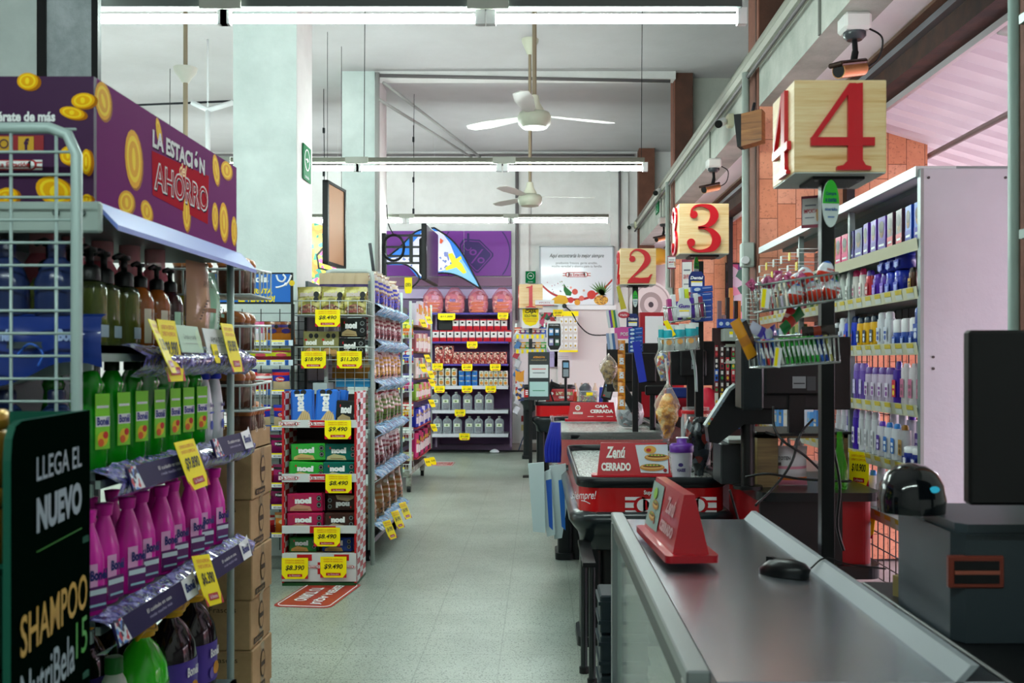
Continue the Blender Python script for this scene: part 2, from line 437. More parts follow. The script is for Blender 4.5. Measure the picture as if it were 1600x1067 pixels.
def pier(n, y, xo):
    b = MB(); b.box(XB, xo, y, y+.36, 0, 3.44, TERRA)
    struct(b, 'column_pier_%d' % n)
    dk = plaster('pier_brown_shade_%d' % n, '#43281f', '#5a3529', 3); lt = plaster('brown_paint_%d' % n, '#6a3c2c', '#845040', 3)  # dk: shade on the pier above the beam, put into the colour
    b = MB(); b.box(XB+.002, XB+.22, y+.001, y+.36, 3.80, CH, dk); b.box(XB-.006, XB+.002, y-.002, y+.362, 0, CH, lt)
    b.box(XB-.009, XB-.005, y+.06, y+.10, 0, CH, mt('#4c2c20', .6))
    struct(b, 'trim_pier_%d' % n)
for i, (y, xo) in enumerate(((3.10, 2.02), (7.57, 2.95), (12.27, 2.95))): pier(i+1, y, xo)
b = MB(); b.box(1.66, 1.92, 16.6, 16.9, 0, CH, plaster('pier_brown_shade_9', '#5c3527', '#744637', 3)); struct(b, 'column_pier_4')
for i, y in enumerate((7.45, 12.15)):
    struct(MB().box(2.30, 2.36, y, y+.1, 0, 3.3, mt('#1c1a1c', .5)), 'trim_shutter_guide_%d' % (i+1))
# canopy over the sidewalk
b = MB(); n = 150; vs = []; Y0, Y1 = -1.0, 20.0
prof = [(0, 0), (.07, 0), (.09, .035), (.13, .035), (.15, 0)]
ys = []
yy = Y0
while yy < Y1:
    for a, h in ((0, 0), (.1, 0), (.125, .035), (.225, .035)): ys.append((yy+a, h))
    yy += .25
for y, h in ys: vs += [(2.38, y, 3.32+h), (6.4, y, 3.32-.3*4.02+h)]
fs = [(2*i, 2*i+1, 2*i+3, 2*i+2) for i in range(len(ys)-1)]
CANM, nt, bb, tc = nodes('translucent_sheet', .5); bb.inputs['Base Color'].default_value = lin('#b3a5ab')
tl = nt.nodes.new('ShaderNodeBsdfTranslucent'); tl.inputs[0].default_value = lin('#e6d8dc'); mx = nt.nodes.new('ShaderNodeMixShader'); mx.inputs[0].default_value = .05
nt.links.new(bb.outputs[0], mx.inputs[1]); nt.links.new(tl.outputs[0], mx.inputs[2]); nt.links.new(mx.outputs[0], nt.nodes['Material Output'].inputs[0])
b.add(vs, fs, CANM); struct(b, 'roof_canopy')
b = MB()
for X in (3.0, 4.6): b.tube([(X, -1, 3.27-.3*(X-2.38)), (X, 20, 3.27-.3*(X-2.38))], .022, mt('#8a7a78', .5))
for y in (1.2, 5.2, 9.4, 13.5):
    b.tube(catmull([(2.4, y, 3.24), (3.2, y, 3.06), (4.4, y, 2.62), (6.3, y, 1.95)]), .03, mt('#d8d2d4', .5))
    b.tube([(6.3, y, -.1), (6.3, y, 1.95)], .035, mt('#8a8686', .5))
tag(b.build('canopy_frame'), 'white and rusty tube frame under the corrugated canopy outside', 'frame')
# inner columns
def column(n, x0, x1, y0, y1, extra=None):
    b = MB(); b.box(x0, x1, y0, y1, 0, CH, COLM); b.box(x1, x1+.006, y0, y1, 0, CH, WALLW)
    struct(b, 'column_%d' % n)
column(1, -2.37, -1.88, 7.7, 8.2); column(2, -2.42, -2.02, 12.2, 13.1); column(3, -3.4, -2.22, 4.5, 4.75)
struct(MB().box(-2.02, 1.67, 12.2, 12.4, 4.97, CH, WALLW), 'beam_ceiling')
struct(MB().box(-9, 1.67, 16.86, 16.9, 0, .12, mt('#9a948c', .6)), 'baseboard_back')
# pipes, conduits and cable trunking (all fixed)
PIP = mt('#a8a6a4', .5); PIPD = mt('#6d6668', .6)
b = MB()
b.tube([(1.62, -2, 3.83), (1.62, 16.8, 3.83)], .035, mt('#8f8d82', .6)); b.box(1.60, 1.67, -2, 16.8, 3.74, 3.80, mt('#b4b2a8', .6))
b.tube([(1.61, -2, 3.70), (1.61, 16.8, 3.70)], .014, PIPD)
tag(b.build('conduit'), 'grey painted conduit and cable trunking running along the storefront beam', 'conduit')
b = MB(); b.tube([(-2.0, 12.18, 5.0), (1.6, 12.18, 4.93)], .02, PIPD); b.tube([(-1.98, 12.16, 5.03), (-1.98, 12.16, 2.6)], .03, PIP)
b.tube([(-1.90, 12.14, 4.9), (-1.0, 16.8, 4.95)], .02, PIP); b.tube([(-1.96, 12.14, 4.7), (-1.15, 16.8, 4.95)], .02, PIP)
tag(b.build('pipe'), 'thin white pipes across the ceiling at the second column', 'pipe')
b = MB(); b.tube([(-9, 16.8, 4.98), (1.6, 16.8, 4.98)], .02, PIPD); b.tube([(-9, 16.82, 4.83), (1.6, 16.82, 4.83)], .025, PIPD); b.box(-.72, 1.6, 16.8, 16.9, 4.88, 4.99, mt('#9a9294', .6))
tag(b.build('pipe'), 'dark horizontal pipes high along the back wall', 'pipe')
b = MB(); b.tube([(-.38, 16.8, 4.83), (-.38, 16.8, 2.2)], .03, PIPD); b.box(-.33, -.18, 16.84, 16.9, .1, 4.8, WALLW)
b.tube([(1.35, 16.8, 4.9), (1.35, 16.8, 2.5)], .02, PIPD); b.box(1.2, 1.5, 16.84, 16.9, .1, 4.7, WALLW)
tag(b.build('pipe'), 'vertical drain pipes and white trunking on the back wall', 'pipe')
b = MB(); b.tube([(1.60, 3.22, 0), (1.60, 3.22, 3.44)], .028, mt('#9fb4ae', .45)); b.tube([(1.63, 3.42, 0), (1.63, 3.42, 3.44)], .02, mt('#9fb4ae', .45))
for z in (.9, 1.9, 2.6): b.box(1.565, 1.67, 3.19, 3.25, z, z+.03, mt('#6c7a76', .4, .5))
tag(b.build('conduit'), 'pale green conduit pipe on the brown pier beside the white shelf panel', 'conduit')
for i, y in enumerate((7.72, 12.42)):
    b = MB(); b.tube([(1.60, y, .2), (1.60, y, 3.74)], .03, mt('#a9b3ac', .5)); b.box(1.56, 1.66, y-.05, y+.05, 2.23, 2.42, mt('#b9c4bd', .5), .01); b.cyl((1.58, y-.05, 2.28), (1.58, y-.09, 2.28), .03, WHITE)
    tag(b.build('conduit'), ('pale conduit pipe with junction box on the pier behind the box sign four', 'pale conduit pipe with junction box on the far pier behind the red three')[i], 'conduit')
# terracotta soffit corner ornament: yellow lantern with two balloons far behind sign 2
t = thing('lantern', 'yellow paper lantern under the soffit above the red two', 'lantern', (1.74, 14.6, 2.92))
MB().lathe([(.05, 0), (.17, .03), (.19, .1), (.16, .2), (.05, .24)], mt('#c79432', .5), 12).build('body', t)
for i, x in enumerate((1.53, 2.0)):
    tag(MB().lathe([(.01, 0), (.09, .05), (.11, .13), (.06, .2), (.01, .22)], mt('#d9c9a6', .3), 12).build('balloon', None, (x, 14.62, 2.93)), 'cream balloon on the %s side of the yellow lantern' % ('aisle', 'street')[i], 'balloon')

# ------------------------------------------------------------------ fluorescent battens
TUBE = mt('#eafff8', .3, emit=TUBE_POWER)
def batten(Z, z, x0, x1, tubes, label, hang, scale=1):
    t = thing('fluorescent_fixture', label, 'light fixture', ((x0+x1)/2, Z, z)); cx = (x0+x1)/2
    b = MB(); b.box(x0-cx, x1-cx, -.03, .03, .045, .09, mt('#4c504f' if Z < 6 else '#6c6a60', .6), .005)
    b.build('housing', t)
    for i, (a, c) in enumerate(tubes):
        MB().cyl((a-cx, 0, 0), (c-cx, 0, 0), .022, TUBE, 10).build('tube', t)
        for e0, e1 in ((a-cx-.05, a-cx-.005), (c-cx+.005, c-cx+.05)): MB().box(e0, e1, -.02, .02, -.03, .05, WHITE).build('socket', t)
        MB().box(a-cx-.14, a-cx+.06, -.055, -.045, .03, .09, mt('#9c9c94', .4, .4)).build('bracket', t)
    for x in hang:
        MB().tube([(x-cx, 0, .08), (x-cx+.01, 0, CH-z)], .004, DK, 4).build('hanging_wire', t)
    return t
def px2(a, b, Z): return (PX(a, Z), PX(b, Z))
batten(4.85, 3.17, PX(-60, 4.85), PX(1158, 4.85), [px2(-25, 340, 4.85), px2(362, 742, 4.85), px2(776, 1150, 4.85)], 'long fluorescent light batten nearest the camera above the first gondola', [PX(356, 4.85), PX(1155, 4.85)])
batten(8.8, 3.21, PX(340, 8.8), PX(1007, 8.8), [px2(352, 552, 8.8), px2(566, 775, 8.8), px2(795, 1003, 8.8)], 'second fluorescent light batten crossing behind the first plaster column', [PX(569, 8.8), PX(1002, 8.8)])
batten(13.25, 3.37, PX(440, 13.25), PX(951, 13.25), [px2(450, 628, 13.25), px2(641, 793, 13.25), px2(803, 948, 13.25)], 'third fluorescent light batten in front of the purple banner', [PX(646, 13.25), PX(830, 13.25)])
# further battens deeper in the shop to the west, outside or at the edge of the frame
batten(8.8, 3.21, -7.6, -4.2, [(-7.5, -6.4), (-6.3, -5.2), (-5.1, -4.25)], 'fluorescent light batten over the western aisles behind the tall column', [-7, -5])
batten(13.8, 3.3, -6.6, -3.2, [(-6.5, -5.4), (-5.3, -4.3), (-4.2, -3.25)], 'fluorescent light batten far back over the western aisles', [-6, -4])

for yy, zz, xx, lb in ((4.85, 3.17, (-8.2, -4.6), 'fluorescent light batten over the western aisles beside the camera'), (12.1, 3.22, (-8.0, -4.2), 'fluorescent light batten over the western aisles at the second column'), (-.2, 3.2, (-2.6, 1.0), 'fluorescent light batten overhead behind the camera')):
    batten(yy, zz, xx[0], xx[1], [(xx[0]+.05+1.2*k, xx[0]+1.12+1.2*k) for k in range(3)], lb, [xx[0]+.3, xx[1]-.3])

# ------------------------------------------------------------------ ceiling fans
def fan(px, Z, hubz, a0, label, blades=True):
    x = PX(px, Z); t = thing('ceiling_fan', label, 'fan', (x, Z, hubz))
    CR = mt('#c9c6b4', .4)
    MB().cyl((0, 0, .2), (0, 0, CH-hubz-.05), .018, mt('#8d7c68', .5), 8).build('rod', t)
    MB().lathe([(.10, 0), (.13, .03), (.135, .09), (.12, .12), (.03, .125)], mt('#aeae9e', .4), 24).build('motor', t)
    MB().lathe([(.08, .13), (.075, .15), (.045, .2), (.035, .26)], CR, 16).build('shroud', t)
    MB().lathe([(.03, CH-hubz-.17), (.06, CH-hubz-.1), (.09, CH-hubz-.03), (.095, CH-hubz)], CR, 16).build('canopy', t)
    if blades:
        for k in range(3):
            a = a0+k*2*PI/3; b = MB(Matrix.Rotation(a, 4, 'Z') @ Matrix.Rotation(math.radians(8), 4, 'X'))
            pts = [(.1, -.02), (.2, -.05), (.5, -.075), (.68, -.06), (.72, 0), (.68, .06), (.5, .075), (.2, .05), (.1, .02)]
            b.prism(pts, .006, (0, 0, .1), (1, 0, 0), (0, 1, 0), mt('#cfcac6', .5)); b.build('blade', t)
    return t
fan(835, 8.0, PZ(200, 8.0), .4, 'cream ceiling fan hanging before the second light batten')
fan(828, 11.0, PZ(322, 11.0), .1, 'cream ceiling fan hanging lower behind the second light batten')
x = PX(290, 9.2)
t = thing('hanging_rod', 'cream ceiling rod with a bell canopy above the purple header board', 'rod', (x, 9.2, 3.2))
MB().cyl((0, 0, 0), (0, 0, PZ(120, 9.2)-3.2), .022, mt('#9a8a74', .6), 8).build('rod', t)
MB().lathe([(.03, 0), (.06, .05), (.10, .1), (.11, .14)], mt('#d6d2c8', .5), 14).build('canopy', t, (0, 0, PZ(130, 9.2)-3.2))
MB().cyl((0, 0, PZ(120, 9.2)-3.2), (0, 0, CH-3.2), .02, mt('#9a8a74', .6), 8).build('rod', t)
for px, Z, ya, yb, lb in ((570, 8.8, 60, 250, None), (506, 13.0, 185, 335, 'thin wire with hooks hanging in the gap between the two plaster columns'), (646, 15.0, 200, 340, 'thin wire with hooks hanging before the back wall'), (1000, 9.0, 70, 255, None)):
    if lb:
        b = MB(); b.tube([Vector((PX(px, Z), Z, CH)), P(px, ya, Z), P(px+1, (ya+yb)/2, Z), P(px, yb, Z)], .006, DK, 4)
        for q in (.1, .55, .9): b.cyl(P(px, ya+(yb-ya)*q, Z), P(px, ya+(yb-ya)*q+8, Z), .018, DK, 6)
        tag(b.build('hanging_wire'), lb, 'wire')
b = MB(); b.tube([P(300, 160, 11), P(325, 172, 11), P(365, 160, 11)], .03, WHITE); b.tube([P(325, 172, 11), P(325, 260, 11)], .03, WHITE); b.tube([P(325, 172, 11), Vector((PX(325, 11), 11, CH))], .012, WHITE); b.tube([P(200, 165, 11), P(365, 158, 11)], .012, DK)
tag(b.build('pipe'), 'white hanging pipe tee beside the bell canopy rod', 'pipe')

# ------------------------------------------------------------------ cameras, speaker, small fittings on the beam
def cctv(px, py, Z, s, label, rz=0):
    t = thing('security_camera', label, 'camera', (PX(px, Z), Z, PZ(py, Z)), rz)
    W = mt('#d8d6d4', .4); BZ = mt('#3a2a22', .25, .5); GO = mt('#c08a58', .25, .6)
    MB().box(-.055, .055, -.055, .055, -.07, 0, W, .012).build('mount_box', t)
    MB().lathe([(.03, -.10), (.045, -.085), (.045, -.07)], mt('#3c3f44', .3), 16).build('base_ring', t)
    MB().cyl((0, 0, -.1), (.0, -.01, -.15), .011, BLACK).cyl((0, -.01, -.15), (-.01, -.02, -.19), .014, BLACK).build('arm', t)
    b = MB(Matrix.Translation((-.02, -.03, -.225)) @ Matrix.Rotation(math.radians(-52), 4, 'Z') @ Matrix.Rotation(math.radians(14), 4, 'X'))
    b.cyl((0, -.09, 0), (0, .07, 0), .030, GO, 16).box(-.034, .034, -.11, .07, .015, .034, BZ, .006).cyl((0, -.092, 0), (0, -.089, 0), .026, BLKG, 16)
    h = b.build('housing', t)
    MB().tube(catmull([(.05, 0, -.05), (.11, .0, -.09), (.10, .02, -.17), (.04, .03, -.21)]), .004, BLACK, 5).build('cable', t)
    t.scale = (s, s, s)
    return t
cctv(1335, 24, 5.57, 1.4, 'bronze bullet security camera on the soffit above box sign four')
cctv(1115, 249, 9.54, 1.25, 'bronze bullet security camera on the soffit above box sign three'); cctv(1037, 340, 13.4, 1.25, 'bronze bullet security camera on the soffit above box sign two')
def spot(px, py, Z, label):
    t = thing('spot_camera', label, 'camera', (PX(px, Z), Z, PZ(py, Z)))
    MB().cyl((0, 0, 0), (-.06, -.12, -.05), .035, WHITE, 12).build('body', t)
    MB().cyl((-.06, -.12, -.05), (-.065, -.13, -.054), .034, BLKG, 12).build('lens', t)
    MB().cyl((0, 0, 0), (.05, .02, .02), .012, WHITE).build('bracket', t)
    MB().box(.03, .12, -.05, .05, -.05, .06, mt('#c9c4a8', .5), .01).build('junction_box', t)
spot(1130, 190, 8.6, 'white round security camera on the beam by the wooden speaker')
spot(1030, 298, 13.1, 'white round security camera halfway along the beam'); spot(988, 352, 16.5, 'white round security camera at the far end of the beam')
t = thing('loudspeaker', 'brown wooden wedge loudspeaker with black grille on the pier', 'loudspeaker', (1.56, 7.3, PZ(203, 7.3)))
MB(Matrix.Rotation(math.radians(-25), 4, 'Z')).prism([(-.075, -.12), (.075, -.09), (.075, .14), (-.075, .12)], .12, (0, .09, 0), (1, 0, 0), (0, 0, 1), WOODD).build('cabinet', t)
MB(Matrix.Rotation(math.radians(-25), 4, 'Z')).prism([(-.105, -.12), (-.076, -.12), (-.076, .12), (-.13, .12)], .12, (0, .09, 0), (1, 0, 0), (0, 0, 1), BLK2).build('grille', t)
MB().tube([(0, 0, .13), (.02, .02, .2)], .012, DK).build('bracket', t)

# ------------------------------------------------------------------ signs on walls
LOGO_R = mt('#b3141c', .4)
def logo(b, cx, cz, h, y, full=True, red=LOGO_R, white=WHITE, txt='La Estación', u=(1, 0, 0), v=(0, 0, 1)):
    """white pill with stripes and red lettering, on a face of normal -y"""
    w = h*4.2
    b.rect(cx-w*.66, cx+w*.66, cz-h*.5, cz+h*.5, y, white)
    b.rect(cx-w*.66, cx+w*.66, cz-h*.30, cz-h*.16, y-.0006, red); b.rect(cx-w*.66, cx+w*.66, cz+.16*h, cz+.30*h, y-.0006, red)
    b.rect(cx-w*.42, cx+w*.42, cz-h*.5, cz+h*.5, y-.0009, red); b.disc(cx-w*.42, cz, h*.5, h*.5, y-.0009, red); b.disc(cx+w*.42, cz, h*.5, h*.5, y-.0009, red)
    b.rect(cx-w*.40, cx+w*.40, cz-h*.38, cz+h*.38, y-.0014, white); b.disc(cx-w*.40, cz, h*.38, h*.38, y-.0014, white); b.disc(cx+w*.40, cz, h*.38, h*.38, y-.0014, white)
    b.text(txt, h*.56, (cx, y-.002, cz), red, w=w*.74, bold=.03)
# purple banner with percent tag
Z = 16.84
t = thing('wall_banner', 'purple wall banner with a price tag and percent symbol', 'banner', (PX(698, Z), Z, PZ(396, Z)))
PUR = mt('#7a2f96', .45); PURD = mt('#3c2468', .5)
b = MB(); b.box(-1.14, 1.09, -.01, .03, -.38, .38, PUR); b.build('panel', t)
b = MB(); b.ring(.49, .0, .57, .59, -.012, PURD, -.68, .68); b.ring(.49, 0, .57, .59, -.012, PURD, PI-.68, PI+.68)
b.poly([(.27, .23), (.3, .25), (.56, .23), (.79, .0), (.79, -.05), (.54, -.33), (.50, -.33), (.24, -.07), (.22, .15)], -.013, PURD)
sc = lambda pts, k: [(.5+(x-.5)*k, -.03+(z+.03)*k) for x, z in pts]
tagp = [(.27, .23), (.3, .25), (.56, .23), (.79, .0), (.79, -.05), (.54, -.33), (.50, -.33), (.24, -.07), (.22, .15)]
b.poly(sc(tagp, .90), -.0145, PUR); b.poly(sc(tagp, .84), -.016, PURD)
b.rect(.345, .385, .1, .34, -.017, PURD); b.ring(.365, .10, .04, .055, -.0175, PUR, PI, 2*PI)
b.text('%', .24, (.515, -.018, -.05), PUR, w=.26); b.build('print', t)
b = MB(); b.box(PX(598, 16.86), PX(800, 16.86), 16.84, 16.9, PZ(447, 16.86), PZ(433, 16.86), mt('#8e6a86', .6)); b.box(PX(598, 16.86), PX(800, 16.86), 16.85, 16.9, PZ(706, 16.86), PZ(448, 16.86), mt('#7d6a88', .7))
tag(b.build('wall_panel'), 'mauve slatted wall panel below the purple banner', 'panel')
# framed shop poster
Z = 16.8
t = thing('wall_poster', 'large white glossy poster with fruit and a red swoosh on the back wall', 'poster', (PX(901, Z), Z, PZ(431, Z)))
b = MB(); b.box(-.61, .61, -.02, .04, -.49, .49, mt('#dfe2ea', .12)); b.box(-.63, -.605, -.03, .04, -.5, .5, mt('#9aa0a8', .3)); b.box(.605, .63, -.03, .04, -.5, .5, mt('#9aa0a8', .3)); b.box(-.63, .63, -.03, .04, .48, .5, mt('#9aa0a8', .3)); b.build('board', t)
b = MB(); y = -.022
b.text('Aquí encontrarás lo mejor siempre', .085, (0, y, .33), BLACK, w=.92, shear=.35, bold=.01)
b.text('productos frescos, gente amable,', .05, (0, y, .21), mt('#4a4c55', .5), w=.70); b.text('mucha variedad y ahorro para tu familia', .05, (0, y, .155), mt('#4a4c55', .5), w=.84)
logo(b, .0, .02, .085, y); 
pts = [(-.58+.3*.0, -.14)]
sw = catmull([(-.60, -.15), (-.40, -.31), (-.1, -.40), (.2, -.37), (.45, -.22), (.6, -.07)])
vs = []
for i, (x, z) in enumerate(sw): vs += [(x, y, z-.02), (x, y, z+.022)]
b.add(vs, [(2*i, 2*i+2, 2*i+3, 2*i+1) for i in range(len(sw)-1)], RED)
BAN = mt('#e0ae2c', .5)
b.poly([(-.45, -.42), (-.3, -.32), (-.18, -.34), (-.13, -.44), (-.2, -.48), (-.4, -.47)], y-.002, BAN)
b.poly([(-.22, -.13), (-.17, -.2), (-.08, -.28), (-.1, -.34), (-.18, -.33), (-.22, -.25)], y-.002, mt('#1c6b2e', .5))
for cx, cz, r, c in ((-.03, -.27, .05, '#d8584a'), (-.1, -.41, .05, '#cf3a3a'), (.08, -.38, .045, '#e06a60'), (.25, -.32, .075, '#c9382f'), (.01, -.45, .05, '#e09a30'), (-.1, -.2, .02, '#e8a29a'), (.12, -.25, .02, '#d9a38e')):
    b.disc(cx, cz, r, r, y-.003, mt(c, .5))
b.disc(.41, -.41, .12, .085, y-.004, m_mottle('pineapple_skin', ['#7a4a12', '#c98a1e', '#e0ac38'], 60))
for k in range(9):
    a = math.radians(35+k*13); b.poly([(.41, -.33), (.41+.27*math.cos(a), -.33+.25*math.sin(a)), (.43+.01*k, -.33)], y-.005, mt('#46702c', .5))
random.seed(3)
for k in range(16): b.disc(-.5+random.random()*.35, -.28+random.random()*.2, .008, .008, y-.003, mt(('#a83248', '#5a2c6e', '#6a9a3a')[k % 3], .5))
b.build('print', t)
def exitsign(x, Y, z, w, h, rot, label):
    t = thing('exit_sign', label, 'sign', (x, Y, z), 0, None, rot)
    G = mt('#12824a', .4); MB().box(-w/2, w/2, -.004, .004, -h/2, h/2, mt('#0a6a3a', .7, spec=.05)).build('panel', t)
    b = MB(); b.ring(0, h*.1, w*.3, w*.33, -.0045, WHITE); b.rect(-w*.18, w*.1, h*.09, h*.12, -.0045, WHITE); b.poly([(w*.02, h*.17), (w*.16, h*.1), (w*.02, h*.03)], -.0047, WHITE); b.text('SALIDA', h*.07, (0, -.0045, -h*.4), WHITE, w=w*.5); b.build('print', t)
exitsign(PX(829, 16.8), 16.8, PZ(433, 16.8), .17, .20, (0, 0, 0), 'green exit sign with an arrow on the back wall above the box sign one')
exitsign(-1.865, 7.98, PZ(256, 7.98), .26, .28, (0, 0, PI/2), 'green exit sign with an arrow on the side of the tall plaster column')
exitsign(1.655, 14.0, 3.68, .3, .2, (0, 0, -PI/2), 'small green exit sign on the storefront beam')
# kites
def kite(name, Z, outline, panels, label):
    t = thing('kite', label, 'kite', (0, Z, 0))
    MB().prism([(PX(x, Z), PZ(y, Z)) for x, y in outline], .006, (0, .003, 0), (1, 0, 0), (0, 0, 1), panels[0][1]).build('sail', t)
    b = MB()
    for k, (pts, m) in enumerate(panels[1:]): b.poly([(PX(x, Z), PZ(y, Z)) for x, y in pts], -.006-.001*k, m)
    b.build('print', t)
    for q in (outline[0], outline[2]): MB().tube([(PX(q[0], Z), 0, PZ(q[1], Z)), (PX(q[0], Z), 0, CH)], .0015, WHITE, 4).build('hanging_string', t)
    return t
Z = 15.6
BL = mt('#1f6fd0', .5); LB = mt('#7fb4ee', .5); KW = mt('#cfc8e2', .5)
SQ = m_mottle('feather_print', ['#cfc8e2', '#e4e2ee', '#d6d2e6', '#5b62a8'], 26)
t = kite('bird', Z, [(679, 356), (705, 374), (725, 400), (751, 450), (715, 430), (686, 426), (655, 436), (636, 414), (602, 414), (602, 404), (625, 385), (650, 362)],
 [(0, BL), ([(662, 360), (690, 362), (703, 380), (712, 402), (690, 424), (664, 426), (640, 412), (640, 385)], KW),
  ([(690, 424), (720, 402), (751, 450), (715, 431)], LB), ([(603, 412), (603, 404), (640, 400), (664, 426), (660, 434), (636, 413)], SQ), ([(664, 392), (700, 394), (705, 420), (686, 424), (664, 428)], SQ),
  ([(700, 397), (707, 395), (713, 405), (722, 412), (729, 426), (724, 428), (713, 418), (697, 423), (696, 418), (706, 412)], mt('#e6d21c', .5)),
  ([(662, 368), (667, 366), (668, 376), (663, 376)], mt('#d0502c', .5)), ([(688, 372), (693, 376), (690, 381), (687, 380)], mt('#d0502c', .5)), ([(676, 374), (682, 374), (679, 384)], mt('#e8c63a', .5)),
  ([(712, 405), (720, 400), (722, 404), (715, 410)], mt('#e6d21c', .5))], 'blue and white bird kite with yellow claws hanging before the purple banner')
b = MB(); zz = -.004
for q in ([(679, 356), (705, 374), (725, 400), (752, 452)], [(752, 452), (715, 431), (686, 427), (655, 437)], [(679, 356), (650, 362), (625, 386), (602, 404)], [(602, 413), (625, 411), (645, 420), (655, 437), (636, 455)]):
    b.tube([(PX(x, Z), -.012, PZ(y, Z)) for x, y in catmull(q)], .014, BLACK, 5)
b.build('edge_spar', t)
Z = 14.5
PAT = m_mottle('paisley_print', ['#b9a92c', '#8c8030', '#c8742c', '#2d7a6a', '#c9b840'], 14); PNK = m_mottle('pink_wing_print', ['#d84a86', '#e884ac', '#e0c830', '#4a8a6c'], 16)
kite('paisley', Z, [(483, 346), (520, 358), (528, 380), (528, 420), (512, 470), (480, 470), (478, 360)], [(0, PAT), ([(526, 378), (508, 382), (494, 398), (497, 420), (528, 428)], BLACK), ([(524, 382), (509, 386), (497, 400), (500, 418), (526, 424)], PNK), ([(480, 440), (505, 430), (512, 465), (484, 468)], PNK)], 'yellow and pink paisley kite hanging behind the tall plaster column')
Z = 11.0
t = thing('sign_board', 'tan board with a dark frame hanging edge-on beside the second column', 'board', (PX(523, Z), Z, PZ(353, Z)), math.radians(84))
MB().tube([(-.25, 0, .45), (-.25, 0, CH-t.location.z)], .003, DK, 4).build('hanging_wire', t); MB().tube([(.25, 0, .45), (.25, 0, CH-t.location.z)], .003, DK, 4).build('hanging_wire', t)
MB().box(-.3, .3, -.015, .015, -.42, .42, mt('#c89c78', .6)).build('panel', t)
MB().box(-.33, -.29, -.03, .03, -.45, .45, BLK2).box(.29, .33, -.03, .03, -.45, .45, BLK2).box(-.33, .33, -.03, .03, .42, .45, BLK2).box(-.33, .33, -.03, .03, -.45, -.42, BLK2).build('frame', t)
# TV and bracket on column 2
Z = 12.4
t = thing('television', 'black flat television seen from the side on a wall bracket', 'television', (PX(672, Z), Z, PZ(400, Z)), math.radians(-92))
MB().box(-.52, .52, -.03, .03, -.34, .34, BLK2, .01).build('casing', t)
MB().box(-.50, .50, .031, .034, -.32, .32, mt('#3b2b45', .08)).build('screen', t)
MB().box(-.25, .25, -.10, -.03, -.25, .2, BLK2, .02).build('back_cover', t)
b = MB(); x0 = PX(600, Z); x1 = PX(663, Z)
for zz in (PZ(368, Z), PZ(386, Z), PZ(400, Z), PZ(411, Z)): b.box(x0, x1, Z-.02, Z+.02, zz-.012, zz+.012, BLACK)
b.box(x0-.02, x0+.03, Z-.05, Z+.05, PZ(445, Z), PZ(365, Z), BLACK); b.box(x1-.02, x1+.03, Z-.1, Z+.1, PZ(415, Z), PZ(358, Z), BLACK); b.box(PX(640, Z), PX(645, Z), Z-.03, Z+.03, PZ(411, Z), PZ(366, Z), BLACK)
tag(b.build('television_bracket'), 'black steel wall bracket carrying the television on the second column', 'bracket')
tag(MB().tube([(PX(616, Z)+.13*math.cos(a*PI/12), Z-.06+.01*math.sin(a), PZ(388, Z)+.16*math.sin(a*PI/12)) for a in range(25)], .016, BLACK).tube(catmull([P(616, 368, Z-.06), P(607, 350, Z-.05), P(604, 320, Z-.02)]), .008, BLACK).build('cable_coil'), 'black coiled cable hanging on the television bracket', 'cable')
tag(MB().box(PX(585, 12.18), PX(590, 12.18), 12.15, 12.2, PZ(347, 12.18), PZ(332, 12.18), WHITE, .005).build('switch_box'), 'small white switch box on the second column', 'switch')
tag(MB().tube([P(578, 380, 8.75), P(586, 440, 8.75), P(588, 455, 8.75), Vector((PX(590, 8.75), 8.75, 1.0))], .016, DK).build('flag_pole'), 'thin black pole rising from the second gondola', 'pole')
# tall framed mirror panel behind the first gondola
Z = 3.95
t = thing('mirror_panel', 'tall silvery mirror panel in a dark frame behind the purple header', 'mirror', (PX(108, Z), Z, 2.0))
w_ = (PX(155, Z)-PX(60, Z))/2
MB().box(-w_+.03, w_-.02, -.005, .005, 0, 1.1, plaster('mirror_painted_reflection', '#8e9a9e', '#c6ced4', 4, .25)).build('glass', t)  # pale reflection in the mirror painted as mottled grey
MB().box(-w_, -w_+.035, -.015, .015, 0, 1.1, BLK2).box(w_-.025, w_, -.015, .015, 0, 1.1, BLK2).box(-w_, w_, -.015, .015, 1.1, 1.12, BLK2).build('frame', t)
MB().box(-w_, w_, -.01, .01, -2, 0, mt('#3a3d42', .5)).build('lower_panel', t)
# ================================================================== SHARED PRODUCTS
LOGOTXT = 'La Estación'
def pcard(price, loc, rz, label, w=.12, h=.13, tilt=0.0, lines=2, rot=None, small=False):
    """yellow shelf card with red corners, small red lines, black price"""
    b = MB(); b.prism([(-w/2, h/2), (-w/2, -h*.3), (-w*.36, -h/2), (w*.36, -h/2), (w/2, -h*.3), (w/2, h/2)][::-1], .002, (0, .002, 0), (1, 0, 0), (0, 0, 1), YEL)
    if not small:
        b.poly([(-w/2, -h*.28), (-w*.36, -h/2), (-w/2, -h/2)], -.001, mt('#c21a2a', .4)); b.poly([(w/2, -h*.28), (w*.36, -h/2), (w/2, -h/2)], -.001, mt('#c21a2a', .4))
        for k in range(lines): b.text('OFERTA ESPECIAL', h*.065, (0, -.0015, h*(.38-.11*k)), mt('#d03a14', .5), w=w*.74)
        b.rect(-w*.28, w*.28, -h*.40, -h*.27, -.0015, LOGO_R); b.text('La Estación', h*.07, (0, -.002, -h*.335), WHITE, w=w*.42)
    b.text('$'+price, h*.26, (0, -.0016, h*.02), mt('#1e1c10', .5), w=w*.72, shear=.2, bold=.02)
    o = b.build('price_card', None, loc, rot or (tilt, 0, rz)); return tag(o, label, 'price card')

